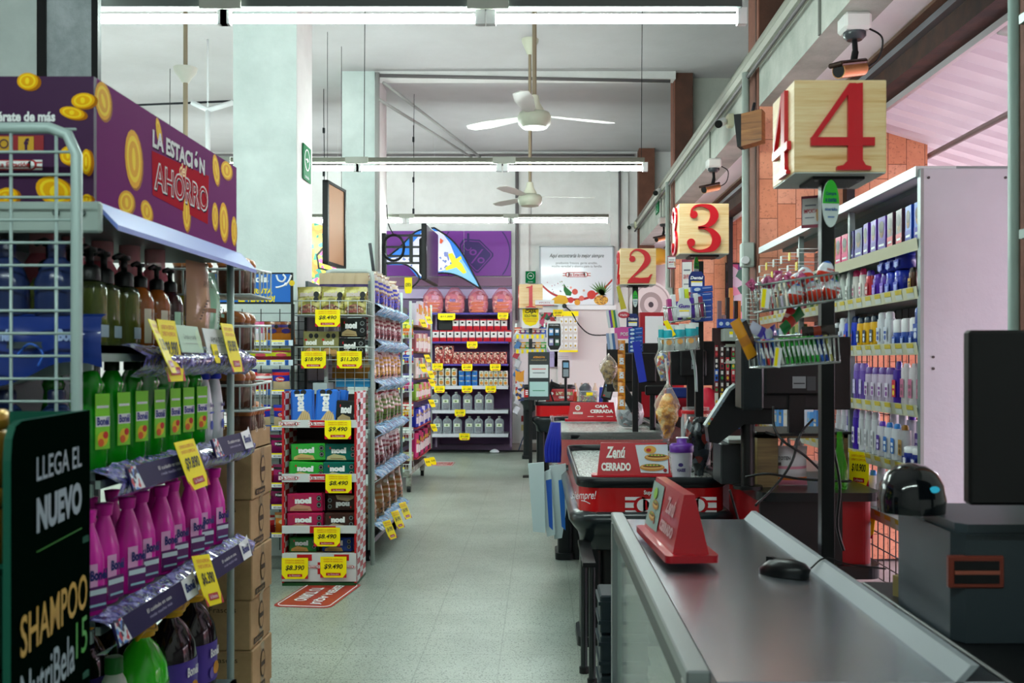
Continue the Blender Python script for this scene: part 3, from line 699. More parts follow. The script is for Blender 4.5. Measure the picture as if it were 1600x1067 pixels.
def bottle(name, prof, mats, cap, capm, lab=None, seg=16, sx=1, sy=1, power=2.0, deco=None, cat='bottle', capname='cap', extra=None):
    """prof body rings, cap rings; lab = (half width, z0, z1, y, mat)"""
    b = MB(); b.lathe(prof, mats, seg, sx, sy, power=power)
    parts = [('bottle_body', b), (capname, MB().lathe(cap, capm, seg, 1, 1) if isinstance(cap, list) else cap)]
    if lab or deco:
        b = MB()
        if lab:
            hw, z0, z1, y, m = lab
            n = 6; vs = []
            for i in range(n+1):
                a = -hw+2*hw*i/n; yy = y*math.sqrt(max(.05, 1-(a/(hw*1.35))**2)) if power <= 2.2 else y
                vs += [(a, -yy, z0), (a, -yy, z1)]
            b.add(vs, [(2*i, 2*i+2, 2*i+3, 2*i+1) for i in range(n)], m, True)
        if deco: deco(b)
        parts.append(('label', b))
    if extra: parts += extra
    return Proto(name, cat, parts)
GREENL = mt('#0f9414', .1, alpha=.82, coat=.3)
def deco_green(b):
    y = -.0405
    b.rect(-.022, .022, .05, .185, y+.001, mt('#7ed02c', .5)); b.rect(-.021, .021, .105, .13, y, WHITE); b.text('Bonél', .02, (0, y-.001, .118), mt('#1c2f86', .4), w=.036, bold=.04)
    b.disc(0, .075, .016, .018, y, mt('#e2c420', .5)); b.disc(-.006, .066, .009, .010, y-.0008, mt('#d8601c', .5)); b.disc(.008, .084, .008, .009, y-.0008, mt('#c82a1c', .5)); b.rect(-.018, .018, .15, .156, y, WHITE)
GB = bottle('dish_soap_bottle', [(.036, 0), (.042, .012), (.044, .06), (.041, .12), (.032, .16), (.028, .19), (.034, .205), (.022, .232), (.017, .24)], GREENL,
    [(.019, .24), (.019, .262), (.014, .266), (.012, .278)], mt('#20301f', .3), None, 14, 1, .82, 2.0, deco_green)
PK = mt('#dc1eac', .35, coat=.15)
def deco_pink(b):
    y = -.0355
    b.rect(-.028, .004, .025, .125, y, mt('#e3a6d4', .4)); b.rect(-.028, .028, .012, .07, y-.0008, mt('#5b2466', .4)); b.rect(-.026, .028, .05, .063, y-.0014, mt('#cfe4ea', .4)); b.rect(-.02, .026, .022, .028, y-.0014, mt('#9fd0dc', .4))
    b.text('Bonél', .026, (.006, y-.002, .098), mt('#20286e', .4), w=.046, bold=.05)
PB = bottle('fabric_softener_bottle', [(.036, 0), (.041, .01), (.042, .10), (.040, .14), (.028, .185), (.017, .215), (.016, .222)], PK,
    [(.019, .222), (.022, .245), (.0235, .252), (.012, .254)], PK, None, 16, 1, .80, 2.0, deco_pink)
WB = bottle('white_soap_bottle', [(.028, 0), (.032, .01), (.032, .11), (.024, .16), (.017, .185)], mt('#d5d9df', .3),
    [(.017, .186), (.021, .19), (.016, .232), (.012, .235)], mt('#1e35c0', .35), None, 14, 1, .8, 2,
    lambda b: b.text('Bonél', .014, (0, -.027, .11), mt('#20286e', .4), w=.034, bold=.04).rect(-.018, .018, .085, .09, -.0266, mt('#3b5ec0', .5)).disc(0, .05, .014, .014, -.0266, mt('#2c4da8', .5)))
def pump(z, s=1, m=None):
    m = m or BLACK
    b = MB(); b.lathe([(.018*s, z), (.018*s, z+.022*s), (.012*s, z+.028*s), (.006*s, z+.03*s), (.006*s, z+.05*s), (.012*s, z+.052*s), (.012*s, z+.06*s)], m, 12)
    b.tube([(0, 0, z+.058*s), (-.02*s, 0, z+.06*s), (-.045*s, 0, z+.052*s)], .0055*s, m, 6); return b
def amatic(bm_, lm, tm='#4a4638'):
    return bottle('lotion_pump_bottle', [(.036, 0), (.038, .008), (.038, .125), (.030, .15), (.016, .165)], bm_, pump(.165, 1.1), None, (.031, .01, .105, .0375, lm), 16, 1, 1, 2,
        lambda b: b.text('AMATIC', .014, (0, -.0395, .088), mt(tm, .5), w=.046).rect(-.002, .024, .02, .034, -.0388, mt('#c98a5a', .5)).rect(-.002, .026, .045, .049, -.0388, mt('#8c8474', .5)), capname='pump')
AM1 = amatic(mt('#8a4a18', .15, coat=.4), mt('#d2cbb6', .5)); AM2 = amatic(mt('#35181a', .15, coat=.4), mt('#a6d2b6', .5))
OLV = bottle('olive_pump_bottle', [(.034, 0), (.036, .006), (.036, .14), (.03, .155), (.016, .16)], [mt('#5a6430', .1, alpha=.6)]*2+[mt('#2a3018', .15, alpha=.9)]+[mt('#14160f', .2)], pump(.16, 1.35), None, None, 16, 1, 1, 4, lambda b: b.rect(-.024, .02, .02, .05, -.0375, mt('#8fa4b4', .4)), capname='pump')
PTALL = bottle('pink_bath_bottle', [(.042, 0), (.045, .01), (.045, .24), (.028, .27)], mt('#d2707e', .2, alpha=.85), [(.033, .268), (.033, .33), (.028, .336)], mt('#e0a0a4', .2, alpha=.7), (.036, .05, .15, .0445, mt('#d09ab8', .4)), 16)
def pouch(name, w, h, d, col, dark, txt, label_txt='#57493a'):
    b = MB(); m = mt(col, .3, coat=.3); b.pillow(w, h, d, m, None, 6, 9, .06, .12, seed=5)
    dz = MB(); y = -d/2-.003
    if txt: dz.text(txt, h*.07, (w*.05, y, h*.74), mt(label_txt, .5), w=w*.4)
    dz.rect(w*.05, w*.42, h*.42, h*.47, y, mt(dark, .5))
    for k in range(3): dz.rect(-w*.05, w*.4, h*(.2-.045*k), h*(.215-.045*k), y, mt(label_txt, .5))
    for k in range(7): dz.disc(-w*.28+k*.008, h*(.34+k*.035), .008, .003, y, mt(label_txt, .5))
    return Proto(name, 'pouch', [('pouch_body', b), ('print', dz)])
BEIGE = pouch('refill_pouch', .15, .28, .06, '#c09a78', '#8a5a3a', 'AMATIC'); MINT = pouch('refill_pouch', .14, .26, .06, '#8cc8a4', '#3c7a5a', '')
def jug(body, capc, labc):
    b = MB(); b.lathe([(.085, 0), (.092, .015), (.092, .17), (.085, .21), (.055, .262), (.030, .285), (.028, .30)], body, 22, 1, .8)
    c = MB(); c.lathe([(.036, .295), (.036, .335), (.03, .34)], capc, 16)
    c.tube(catmull([(-.035, 0, .30), (-.075, 0, .302), (-.085, -.01, .315), (-.05, -.02, .322), (0, -.04, .31), (.05, -.02, .322), (.085, -.01, .315), (.075, 0, .302), (.035, 0, .30)], 4), .0055, capc, 6)
    parts = [('jug_body', b), ('handle_cap', c)]
    if labc:
        l = MB(); vs = []; n = 8
        for i in range(n+1):
            a = -1.1+2.2*i/n; vs += [(.093*math.sin(a), -.0755*math.cos(a), .03), (.093*math.sin(a), -.0755*math.cos(a), .16)]
        l.add(vs, [(2*i, 2*i+2, 2*i+3, 2*i+1) for i in range(n)], labc, True)
        l.text('Bonél', .03, (.0, -.077, .125), WHITE, w=.06, bold=.04); l.disc(.01, .07, .02, .022, -.077, mt('#c98a1e', .5)); l.disc(-.02, .06, .015, .02, -.0765, mt('#6e5ab0', .5))
        parts.append(('label', l))
    return Proto('cleaner_jug', 'jug', parts)
JG = jug(mt('#3ccf2a', .15, coat=.4), mt('#d8a414', .4), mt('#2a8a2a', .4)); JP = jug(mt('#1c1018', .12, coat=.4), mt('#d8a414', .4), mt('#4e3a9c', .4))
CONE = bottle('white_cleaner_bottle', [(.06, 0), (.064, .01), (.062, .12), (.03, .24), (.02, .26)], mt('#d4dcd4', .4), [(.024, .26), (.024, .30), (.02, .304)], mt('#1f6e2c', .4), None)
JAR = bottle('gold_jar', [(.05, 0), (.052, .005), (.052, .09), (.045, .1)], mt('#8c6a24', .3, .4), [(.050, .098), (.052, .10), (.052, .128), (.046, .132)], mt('#b08a34', .3, .5), (.045, .01, .085, .0515, m_mottle('jar_label', ['#7c5c1e', '#b08c3a', '#7a3c1c', '#d8c8a0'], 80)), 18, cat='jar')
DBLUE = bottle('blue_cleaner_bottle', [(.045, 0), (.05, .01), (.05, .12), (.03, .16), (.018, .17)], mt('#22305c', .15, alpha=.8), [(.02, .17), (.02, .2), (.016, .204)], mt('#141c3c', .3), None, 14, 1, .8)

# ================================================================== GONDOLA 1 (beside the camera, facing the aisle)
GX = -1.05; GY0, GY1 = 2.36, 3.45
Gm = mt('#a3b3ae', .4, .1)
t = thing('gondola_shelving', 'pale metal shelving unit of cleaning bottles under the purple header', 'shelving', (0, 0, 0))
MB().box(GX-.62, GX-.58, GY0, GY1, .05, 1.88, mt('#39434a', .6)).build('back_panel', t)
for x in (GX-.03, GX-.6):
    MB().tube([(x, GY1+.03, 0), (x, GY1+.03, 1.9)], .014, Gm).build('upright', t)
MB().tube([(GX-.6, GY0, 0), (GX-.6, GY0, 1.9)], .014, Gm).build('upright', t)
for z in (.38, .865, 1.215, 1.52):
    b = MB(); b.box(GX-.58, GX, GY0+.02, GY1, z, z+.02, mt('#5d6a6c', .5)); b.box(GX-.012, GX, GY0+.02, GY1, z-.02, z+.02, Gm)
    s = b.build('shelf', t)
    MB().prism([(-.58, -.01), (-.02, -.01), (-.02, -.04), (-.58, -.14)], .012, (GX, GY0+.03, z), (1, 0, 0), (0, 0, 1), Gm).build('shelf_bracket', s)
b = MB(); b.box(GX-.62, GX+.0, GY0-.02, GY1+.03, 1.845, 1.865, mt('#6d7a7c', .5)); b.box(GX-.75, GX+.03, GY0-.05, GY0-.03, 1.80, 1.872, Gm, .005)
for x in (-1.35, -1.28, -1.12, -1.06): b.cyl((x, GY0-.052, 1.845), (x, GY0-.058, 1.845), .008, mt('#5d6a68', .4, .5), 8)
b.build('top_shelf', t)
b = MB(); b.prism([(0, 0), (.0, .012), (.055, -.045), (.055, -.058)], GY1-GY0+.06, (GX, GY1+.05, 1.868), (1, 0, 0), (0, 0, 1), mt('#7d8fdc', .4))
for i in range(9):
    y = GY0+.04+i*.125; q = [(GX+.012, y, 1.869-.010), (GX+.012, y+.07, 1.869-.010), (GX+.045, y+.07, 1.869-.044), (GX+.045, y, 1.869-.044)]
    b.add([Vector(p)+Vector((.002, 0, .002)) for p in q], [(0, 1, 2, 3)], mt(('#c9d2ee', '#b8a0b8')[i % 2], .4))
b.build('price_rail', t)
# purple header board, wraps the end too
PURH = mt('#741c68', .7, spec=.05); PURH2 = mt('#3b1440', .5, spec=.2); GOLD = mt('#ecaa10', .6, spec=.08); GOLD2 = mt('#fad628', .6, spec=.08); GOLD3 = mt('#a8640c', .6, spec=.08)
HZ0, HZ1 = 1.875, 2.172
t = thing('header_board', 'purple header board with gold coins and white lettering topping the gondola', 'sign', (0, 0, 0))
MB().box(GX-.02, GX, GY0, GY1, HZ0, HZ1, PURH).build('side_panel', t)
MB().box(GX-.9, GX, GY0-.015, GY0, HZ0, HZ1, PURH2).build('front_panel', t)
def coin(b, cx, cz, rx, rz, tilt=0, y=-.002):
    """gold coin drawn on a face of normal -y"""
    def el(dx, dz, r1, r2, yy, m):
        pts = []
        for i in range(18):
            a = 2*PI*i/18; px_, pz_ = r1*math.cos(a), r2*math.sin(a)
            pts.append((cx+dx+px_*math.cos(tilt)-pz_*math.sin(tilt), yy, cz+dz+px_*math.sin(tilt)+pz_*math.cos(tilt)))
        b.add(pts, [tuple(range(18))], m)
    el(.006, -.003, rx*1.05, rz*1.03, y, GOLD3); el(0, 0, rx, rz, y-.0006, GOLD); el(0, 0, rx*.78, rz*.8, y-.0012, GOLD2); el(0, 0, rx*.6, rz*.62, y-.0018, GOLD); el(0, 0, rx*.2, rz*.4, y-.0024, GOLD2)
# side: local u = +Y along aisle, drawn on -y face rotated +90deg about z -> world u=+Y
b = MB(Matrix.Translation((GX, GY0, 0)) @ Matrix.Rotation(PI/2, 4, 'Z') @ Matrix.Diagonal((1, .2, 1, 1)))
def hz(f): return HZ0+(HZ1-HZ0)*f
for u, f, rx, rz, ti in ((.035, .86, .045, .045, .6), (.215, .50, .055, .075, .1), (.17, .10, .05, .03, .2), (.30, .09, .04, .028, -.2), (.385, .93, .018, .04, .4), (.60, .23, .032, .055, .05), (.87, .93, .032, .05, .4), (.98, 1.0, .06, .03, .1), (.86, .32, .03, .045, 0), (.95, .30, .045, .065, .1), (1.06, .25, .03, .05, 0)):
    coin(b, u, min(hz(f), HZ1-rz), rx, min(rz, .06) if f > .9 else rz, ti)
b.poly([(.335, hz(.66)), (.80, hz(.72)), (.79, hz(.20)), (.34, hz(.26))], -.003, mt('#b0142a', .8, spec=.03))
WHH = mt('#e8e8ea', .8, spec=.03)
for dx, m, yy in ((.004, mt('#2c1030', .8, spec=.03), -.0035), (0, WHH, -.0045)):
    b.text('LA ESTACIÓN', .060, (.55+dx, yy, hz(.80)-dx), m, w=.42, bold=.04)
    b.text('AHORRO', .080, (.57+dx, yy-.001, hz(.45)-dx), m, w=.44, bold=.035)
b.text('AHORRO', .070, (.57, -.0065, hz(.45)), mt('#b0142a', .8, spec=.03), w=.425, bold=.0)
b.text('del', .04, (.57, -.007, hz(.635)), mt('#e09a1c', .4), w=.06, shear=.3, bold=.02)
b.build('side_print', t)
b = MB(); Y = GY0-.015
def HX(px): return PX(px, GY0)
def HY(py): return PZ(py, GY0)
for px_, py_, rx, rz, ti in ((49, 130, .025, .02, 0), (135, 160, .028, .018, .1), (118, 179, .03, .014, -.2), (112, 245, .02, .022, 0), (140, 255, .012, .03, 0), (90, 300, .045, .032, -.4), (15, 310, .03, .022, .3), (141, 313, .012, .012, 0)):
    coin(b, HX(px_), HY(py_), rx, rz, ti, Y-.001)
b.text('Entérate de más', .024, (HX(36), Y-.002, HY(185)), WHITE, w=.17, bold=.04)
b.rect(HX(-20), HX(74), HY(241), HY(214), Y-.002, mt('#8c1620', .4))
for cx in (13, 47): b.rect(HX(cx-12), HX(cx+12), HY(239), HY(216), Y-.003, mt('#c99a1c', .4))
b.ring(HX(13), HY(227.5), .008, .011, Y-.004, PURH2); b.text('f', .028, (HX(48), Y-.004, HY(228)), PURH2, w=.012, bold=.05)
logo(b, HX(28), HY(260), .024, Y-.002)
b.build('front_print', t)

# shelf strips in crinkled foil (one per shelf) with the product banners on them
def foil(z, y0, y1, label, dz=.075, out=.055):
    t = thing('foil_strip', label, 'shelf strip', (GX, (y0+y1)/2, z)); L = (y1-y0)/2; b = MB(); n = 30; vs = []; rr = random.Random(int(z*100))
    prof = [(-.01, .012), (.02, .0), (out, -.02), (out*.9, -.05), (.01, -dz)]
    for i in range(n+1):
        for px_, pz_ in prof: vs.append((px_+rr.uniform(-.006, .006), -L+2*L*i/n, pz_+rr.uniform(-.006, .004)))
    k = len(prof); b.add(vs, [(i*k+j, i*k+j+1, (i+1)*k+j+1, (i+1)*k+j) for i in range(n) for j in range(k-1)], BFOIL, True)
    b.build('foil', t); return t
def shelf_banner(z, y0, y1, label, logos, x=GX+.062):
    t = thing('shelf_banner', label, 'banner', (x, (y0+y1)/2, z), 0, None, (0, math.radians(12), PI/2)); L = (y1-y0)/2
    t.rotation_euler = (math.radians(-18), 0, PI/2)
    MB().box(-L, L, -.001, .003, -.03, .03, mt('#1c1848', .5, spec=.15)).build('board', t)
    b = MB(); b.poly([(-L+.0, -.028), (-L+.07, -.028), (-L+.05, .03), (-L+.01, .03)], -.002, m_mottle('banner_art', ['#2b2748', '#d8d8e0', '#c83a4a', '#4a7ac8', '#cfe0ea'], 90))
    b.text('El cuidado en casa', .010, (-.0, -.0025, .008), WHITE, w=min(.2, L*.6)); b.text('rinde mucho más', .008, (0, -.0025, -.008), mt('#a9a6c8', .5), w=min(.18, L*.55))
    for u in logos:
        b.poly([(u-.05, -.028), (u+.042, -.028), (u+.055, .045), (u+.03, .034), (u-.05, .03)], -.003, WHITE); b.text('Bonél', .026, (u, -.0045, .004), mt('#24306e', .5), w=.07, bold=.05, skew=.2)
    b.build('print', t)
foil(1.535, GY0+.15, GY1+.05, 'violet foil strip along the pump bottle shelf'); foil(1.235, GY0, GY1+.05, 'violet foil strip along the green bottle shelf', .07); foil(.885, GY0-.02, GY1+.05, 'violet foil strip along the pink bottle shelf', .08)
shelf_banner(1.215, 2.40, 2.92, 'dark blue banner below the green bottles, camera end', [.19]); shelf_banner(1.235, 3.02, 3.42, 'dark blue banner below the white capped bottles', [.14])
shelf_banner(.862, 2.32, 2.86, 'dark blue banner below the pink bottles, camera end', [.22]); shelf_banner(.868, 2.94, 3.40, 'dark blue banner below the pink bottles, far end', [.17])
R90 = PI/2
yb = [2.44, 2.56, 2.68, 2.80, 2.92, 3.04, 3.16]
for i, y in enumerate(yb): GB.put((GX-.05, y, 1.237), R90-.4+random.uniform(-.08, .08), 'clear green dish soap bottle, %s of its row from the camera end' % ORD[i], 'green dish soap bottles')
for i, y in enumerate((2.50, 2.68, 2.84, 3.0)): GB.put((GX-.17, y, 1.237), R90+.3, 'green dish soap bottle standing in the back row, %s from the camera end' % ORD[i], 'green dish soap bottles')
for i, y in enumerate((3.26, 3.37)): WB.put((GX-.05, y, 1.237), R90, 'white bottle with blue cap, ' + ('next to the clear green bottles', 'last by the upright beyond the green bottles')[i], 'white soap bottles', scale=(1.05, 1.05, 1.1))
for i in range(9): PB.put((GX-.05-.01*(i % 2), 2.42+i*.118, .887), R90-.45+random.uniform(-.15, .15), 'magenta fabric softener bottle, %s of its front row from the camera end' % ORD[i], 'magenta fabric softener bottles')
for i in range(6): PB.put((GX-.15, 2.50+i*.15, .887), R90+random.uniform(-.3, .3), 'magenta fabric softener bottle in the back row, %s from the camera end' % ORD[i], 'magenta fabric softener bottles')
for i, (y, x) in enumerate(((2.46, .06), (2.56, .07), (2.66, .06))): OLV.put((GX-x, y, 1.541), R90, 'olive bottle with black pump on the top shelf, %s from the camera end' % ORD[i], 'olive pump bottles')
for i, y in enumerate((2.50, 2.61, 2.72)): OLV.put((GX-.18, y, 1.541), R90, 'dark olive pump bottle in the back of the top shelf, %s from the camera end' % ORD[i], 'olive pump bottles', scale=1.08)
AM1.put((GX-.06, 2.765, 1.541), R90, 'amber lotion bottle with cream label and black pump, nearer the camera', 'amber lotion bottles')
AM1.put((GX-.05, 2.86, 1.541), R90, 'amber lotion bottle with cream label and black pump, beside the mint labelled one', 'amber lotion bottles')
AM2.put((GX-.045, 2.95, 1.541), R90, 'dark brown lotion bottle with mint label and black pump')
for i in range(5): PTALL.put((GX-.28+.035*i, 2.66+i*.105, 1.541), R90, 'tall pink bath bottle behind the lotion pumps, %s from the camera end' % ORD[i], 'tall pink bath bottles', scale=.92)
BEIGE.put((GX-.05, 3.20, 1.541), R90-.15, 'beige refill pouch with a leaf print on the top shelf'); MINT.put((GX-.06, 3.36, 1.541), R90+.1, 'mint green refill pouch beside the beige pouch')
def infocard(y0, y1, z, col, txt, label):
    b = MB(); L = (y1-y0)/2; b.box(-L, L, -.001, .001, -.04, .04, mt(col, .45)); b.text(txt, .018, (-.0, -.002, .005), mt('#5c6a60', .5), w=L*1.1); b.rect(-L*.5, L*.6, -.014, -.012, -.002, mt('#9aa89c', .5)); b.disc(L*.8, .0, .02, .03, -.0015, mt('#b9d2b0', .5))
    tag(b.build('info_card', None, (GX+.035, (y0+y1)/2, z), (math.radians(-14), 0, R90)), label, 'card')
infocard(2.80, 2.98, 1.565, '#a9c8b0', 'Limpia y cuida', 'mint green info card on the edge of the top bottle shelf'); infocard(3.02, 3.24, 1.563, '#d2d8d8', 'AMATIC', 'white info card on the edge of the top bottle shelf')
pcard('11.390', (GX+.06, 2.62, 1.54), R90+.1, 'yellow price card curling off the top shelf, camera end', .15, .15, rot=(math.radians(-22), 0, R90+.25))
pcard('9.990', (GX+.045, 2.72, 1.53), R90, 'yellow price card tucked behind the curling one', .13, .17, rot=(math.radians(-10), 0, R90))
pcard('9.890', (GX+.06, 3.21, 1.545), R90, 'yellow price card below the mint refill pouch', .12, .16, rot=(math.radians(-14), 0, R90))
pcard('4.390', (GX+.05, 3.08, 1.525), R90, 'small white and yellow price tag between info card and pouch card', .05, .06, rot=(math.radians(-14), 0, R90), small=True)
pcard('9.890', (GX+.085, 2.77, 1.215), R90, 'yellow price card on the green bottle shelf', .15, .14, rot=(math.radians(-20), 0, R90))
pcard('6.390', (GX+.085, 2.90, .865), R90, 'yellow price card on the pink bottle shelf', .15, .15, rot=(math.radians(-20), .15, R90))
JG.put((GX-.12, 2.93, .40), R90+.2, 'bright green cleaner jug with yellow handle cap, in full view'); JG.put((GX-.14, 2.47, .40), R90, 'green cleaner jug in shade behind the green display', None)
JG.put((GX-.36, 2.72, .40), R90, 'green cleaner jug deep in the bottom shelf')
CONE.put((GX-.10, 2.69, .40), R90, 'white bottle with green cap between the green jugs')
JP.put((GX-.12, 3.16, .40), R90-.2, 'black and violet cleaner jug with yellow cap, next to the bright green jug', 'black and violet jugs'); JP.put((GX-.12, 3.36, .40), R90-.1, 'black and violet cleaner jug with yellow cap, last by the upright', 'black and violet jugs')
JP.put((GX-.33, 3.0, .40), R90-.2, 'black and violet cleaner jug with yellow cap, back row nearer the camera', 'black and violet jugs'); JP.put((GX-.33, 3.24, .40), R90, 'black and violet cleaner jug with yellow cap, back row far end', 'black and violet jugs')
# end of the gondola: wire panel, drape, dark blue bottles behind it
GPY = 2.2
t = thing('wire_grid_rack', 'white wire grid end rack with rounded corner before the first gondola', 'rack', (0, GPY, 0)); wm = mt('#a9bdbb', .35, .1)
xr = PX(120, GPY); zt = PZ(200, GPY); xl = -1.62
MB().tube([(xl, 0, 0), (xl, 0, zt-.05), (xl+.05, 0, zt), (xr-.06, 0, zt), (xr-.02, 0, zt-.015), (xr, 0, zt-.06), (xr, 0, .02)], .013, wm, 8).build('frame', t)
b = MB()
for i in range(7):
    x = xr-.045-.1*i
    if x > xl: b.tube([(x, 0, .9), (x, 0, zt)], .0038, wm, 5)
for i in range(23): b.tube([(xl, -.004, zt-.004-.05*i), (xr, -.004, zt-.004-.05*i)], .0032, wm, 5)
b.build('wire_grid', t)
def drape(z, label):
    t = thing('blue_drape', label, 'drape', (0, 2.27, z)); b = MB(); n = 24; vs = []; rr = random.Random(2)
    for i in range(n+1):
        x = -1.75+(.75)*i/n; w_ = .012*math.sin(i*1.1)
        for dz, dy in ((.05, .03), (.04, 0), (-.02, -.012), (-.09-.03*math.sin(i*.5), -.004)): vs.append((x, dy+w_*(1 if dz < .03 else .2), dz))
    b.add(vs, [(i*4+j, (i+1)*4+j, (i+1)*4+j+1, i*4+j+1)[::-1] for i in range(n) for j in range(3)], mt('#14307e', .3, coat=.3), True); b.build('cloth', t)
    b = MB()
    for x in (-1.58, -1.22, -1.06): b.text('Bonél', .028, (x, -.024, 0), mt('#9fb4e0', .4), w=.055, bold=.05)
    for x in (-1.45, -1.15): b.tube(catmull([(x-.03, -.026, -.05), (x, -.026, -.02), (x+.03, -.026, -.04), (x+.02, -.026, -.07)]), .003, mt('#3a6ad0', .4), 4)
    b.build('print', t)
drape(1.56, 'blue plastic drape with white lettering hung on the gondola end shelf')
t = thing('end_shelf', 'shelves across the gondola end behind the white wire grid', 'shelving', (0, 0, 0))
for z in (1.215, 1.53): MB().box(-1.78, GX-.02, 2.26, 2.36, z, z+.015, mt('#39434a', .5)).build('shelf', t)
MB().box(-1.8, -1.78, 2.24, 2.38, 0, 1.85, mt('#39434a', .5)).build('upright', t)
for i in range(6): DBLUE.put((-1.12-.115*i, 2.31, 1.546), 0, 'dark blue cleaner bottle behind the wire grid, %s from the aisle' % ORD[i], 'dark blue cleaner bottles', scale=(1, .9, 1.15))
for i in range(6): DBLUE.put((-1.12-.115*i, 2.31, 1.231), 0, 'dark blue cleaner bottle on the lower end shelf, %s from the aisle' % ORD[i], 'dark blue cleaner bottles')
# green cardboard floor display with gold jars
t = thing('floor_display', 'dark green cardboard floor display advertising new shampoo', 'display', (0, 0, 0)); GD = mt('#030e09', .95, spec=.0); GD2 = mt('#0b4a3a', .5, spec=.2)
x0, y0, x1, y1 = -.850, 1.60, -.912, 2.02; L = math.hypot(x1-x0, y1-y0); u = Vector((x1-x0, y1-y0, 0)).normalized()
rz = math.atan2(u.y, u.x)
MS = Matrix.Translation((x0, y0, 0)) @ Matrix.Rotation(rz, 4, 'Z')
pts = [(0, 0), (L, 0), (L, 1.402), (.05, 1.402), (.022, 1.395), (.006, 1.375), (0, 1.34)]
MB(MS).prism(pts[::-1] if False else pts, .012, (0, .012, 0), (1, 0, 0), (0, 0, 1), GD, GD2).build('side_panel', t)
b = MB(MS); y = -.003
WT = mt('#9aa6b4', .4)
b.text('LLEGA EL', .042, (.235, y, 1.315), WT, w=.25, bold=.01); b.text('NUEVO', .062, (.235, y, 1.235), WT, w=.25, bold=.05)
b.rect(.11, .36, 1.172, 1.174, y, mt('#3c8a2c', .5))
b.text('SHAMPOO', .07, (.215, y, 1.045), mt('#c99a3c', .35), w=.36, bold=.01); b.text('NutriBela', .075, (.175, y, .945), WT, w=.28, bold=.01); b.text('15', .07, (.36, y, .96), mt('#3f9a34', .4), w=.07)
def glow(b): pass
b.poly([(.13, .50), (.13, .70), (.19, .76), (.31, .80), (.31, .77), (.24, .72), (.24, .62), (.25, .50)], y, mt('#8c2430', .4)); b.poly([(.24, .74), (.31, .80), (.31, .775), (.24, .71)], y-.001, mt('#c9707a', .4))
b.poly([(.08, .18), (.08, .40), (.14, .53), (.22, .56), (.33, .52), (.345, .40), (.345, .18)], y-.001, mt('#9aa4ae', .4)); b.disc(.28, .26, .065, .11, y-.002, mt('#8c2430', .4))
b.build('side_print', t)
MB().box(-1.35, -.93, 2.00, 2.01, 0, 1.40, GD2).build('back_panel', t)
for z in (.5, .87, 1.14): MB().box(-1.35, -.905, 1.62, 2.0, z, z+.012, GD2).build('tray', t)
MB().box(-1.36, -1.345, 1.60, 2.0, 0, 1.4, GD2).build('far_panel', t)
for z, lb in ((1.152, 'lower'), (1.285, 'upper')):
    for i in range(2): JAR.put((-.975-.11*i, 1.72, z), .2*i, 'gold jar in the green floor display, %s one %s the aisle panel' % (lb, ('next to', 'second from')[i]), 'gold jars')
# bread baskets on the gondola end and the carton stack below
BR = mt('#a8622c', .3, coat=.25, var=.2)
def bread_bag(seed):
    rr = random.Random(seed); b = MB()
    for k in range(3):
        for j in range(2):
            b.lathe([(.01, 0), (.034, .012), (.044, .03), (.034, .05), (.01, .058)], BR, 12, 1.1, .9, (j-.5)*.075, 0)
            s0 = len(b.v)-12*5*1
        b.v = [(x, y, z) for x, y, z in b.v]
    return b
def bun_bag():
    b = MB(); BD = mt('#4a2412', .4, var=.3)
    for k, (cx, cz) in enumerate(((-.055, 0), (0, 0), (.055, 0))):
        b.lathe([(.02, .0), (.032, .01), (.033, .07), (.034, .11), (.034, .125)], BD, 12, 1, 1.4, cx, 0)
        b.lathe([(.034, .125), (.038, .14), (.032, .162), (.016, .175), (.004, .178)], BR, 12, 1, 1.4, cx, 0)
    f = MB(); f.pillow(.2, .165, .11, mt('#c9b4a0', .12, alpha=.12), None, 6, 7, .03, .2, seed=3); f.text('El Pan', .022, (.01, -.058, .07), mt('#d8c8b8', .5), w=.05, bold=.03)
    return Proto('bread_bag', 'bread', [('buns', b), ('wrapper', f)])
BUN = bun_bag()
zs = [(1.737, 'topmost'), (1.535, 'second'), (1.325, 'third')]
for z, nm in zs:
    tb = tag(wire_basket(MB(), .36, .26, .10, WIREW, .003, .1, 9, 5).build('wire_basket', None, (-1.20, 3.65, z)), 'white wire bread basket on the gondola end, %s from the top' % nm.replace('topmost', 'first'), 'basket', 'bread baskets')
    for i, x in enumerate((-1.11, -1.27)): BUN.put((x, 3.65, z+.004), PI/2-.1, 'bag of brown buns in the %s bread basket, %s' % (nm, ('aisle side', 'inner side')[i]), 'bread bags', scale=(.9, 1, .82))
BXM = mt('#3a2a1c', .6)
def carton(w, d, h):
    b = MB(); b.box(-w/2, w/2, -d/2, d/2, 0, h, CARD, .004)
    l = MB(Matrix.Rotation(PI/2, 4, 'Z')); y = -w/2-.001
    l.rect(-.022, .022, .0, h, y, mt('#a58c6c', .25)); l.disc(0, h*.55, .032, .055, y-.001, BXM); l.disc(0, h*.55, .026, .046, y-.0015, CARD); l.rect(-.024, .024, h*.5, h*.6, y-.002, BXM); l.rect(-.1, .03, .012, .035, y-.001, BXM); l.text('El Frascón', .012, (-.035, y-.002, .0235), CARD, w=.10)
    f = MB(); f.text('Frascos', .02, (w*.15, -d/2-.001, h*.82), BXM, w=.1)
    return [('carton_body', b), ('side_print', l), ('front_print', f)]
CT = Proto('carton', 'carton', carton(.30, .27, .185))
for i in range(6): CT.put((-1.225+.006*(i % 2), 3.84, .05+.187*i-.0), 0, 'brown cardboard carton of jars at the gondola end, %s from the floor' % ORD[i], 'brown cartons')
MB_ = MB().box(-1.38, -1.07, 3.70, 3.98, 0, .048, WOODD); tag(MB_.build('pallet_board'), 'low wooden board under the carton stack', 'board')
b = MB(); z = .05+.187*6
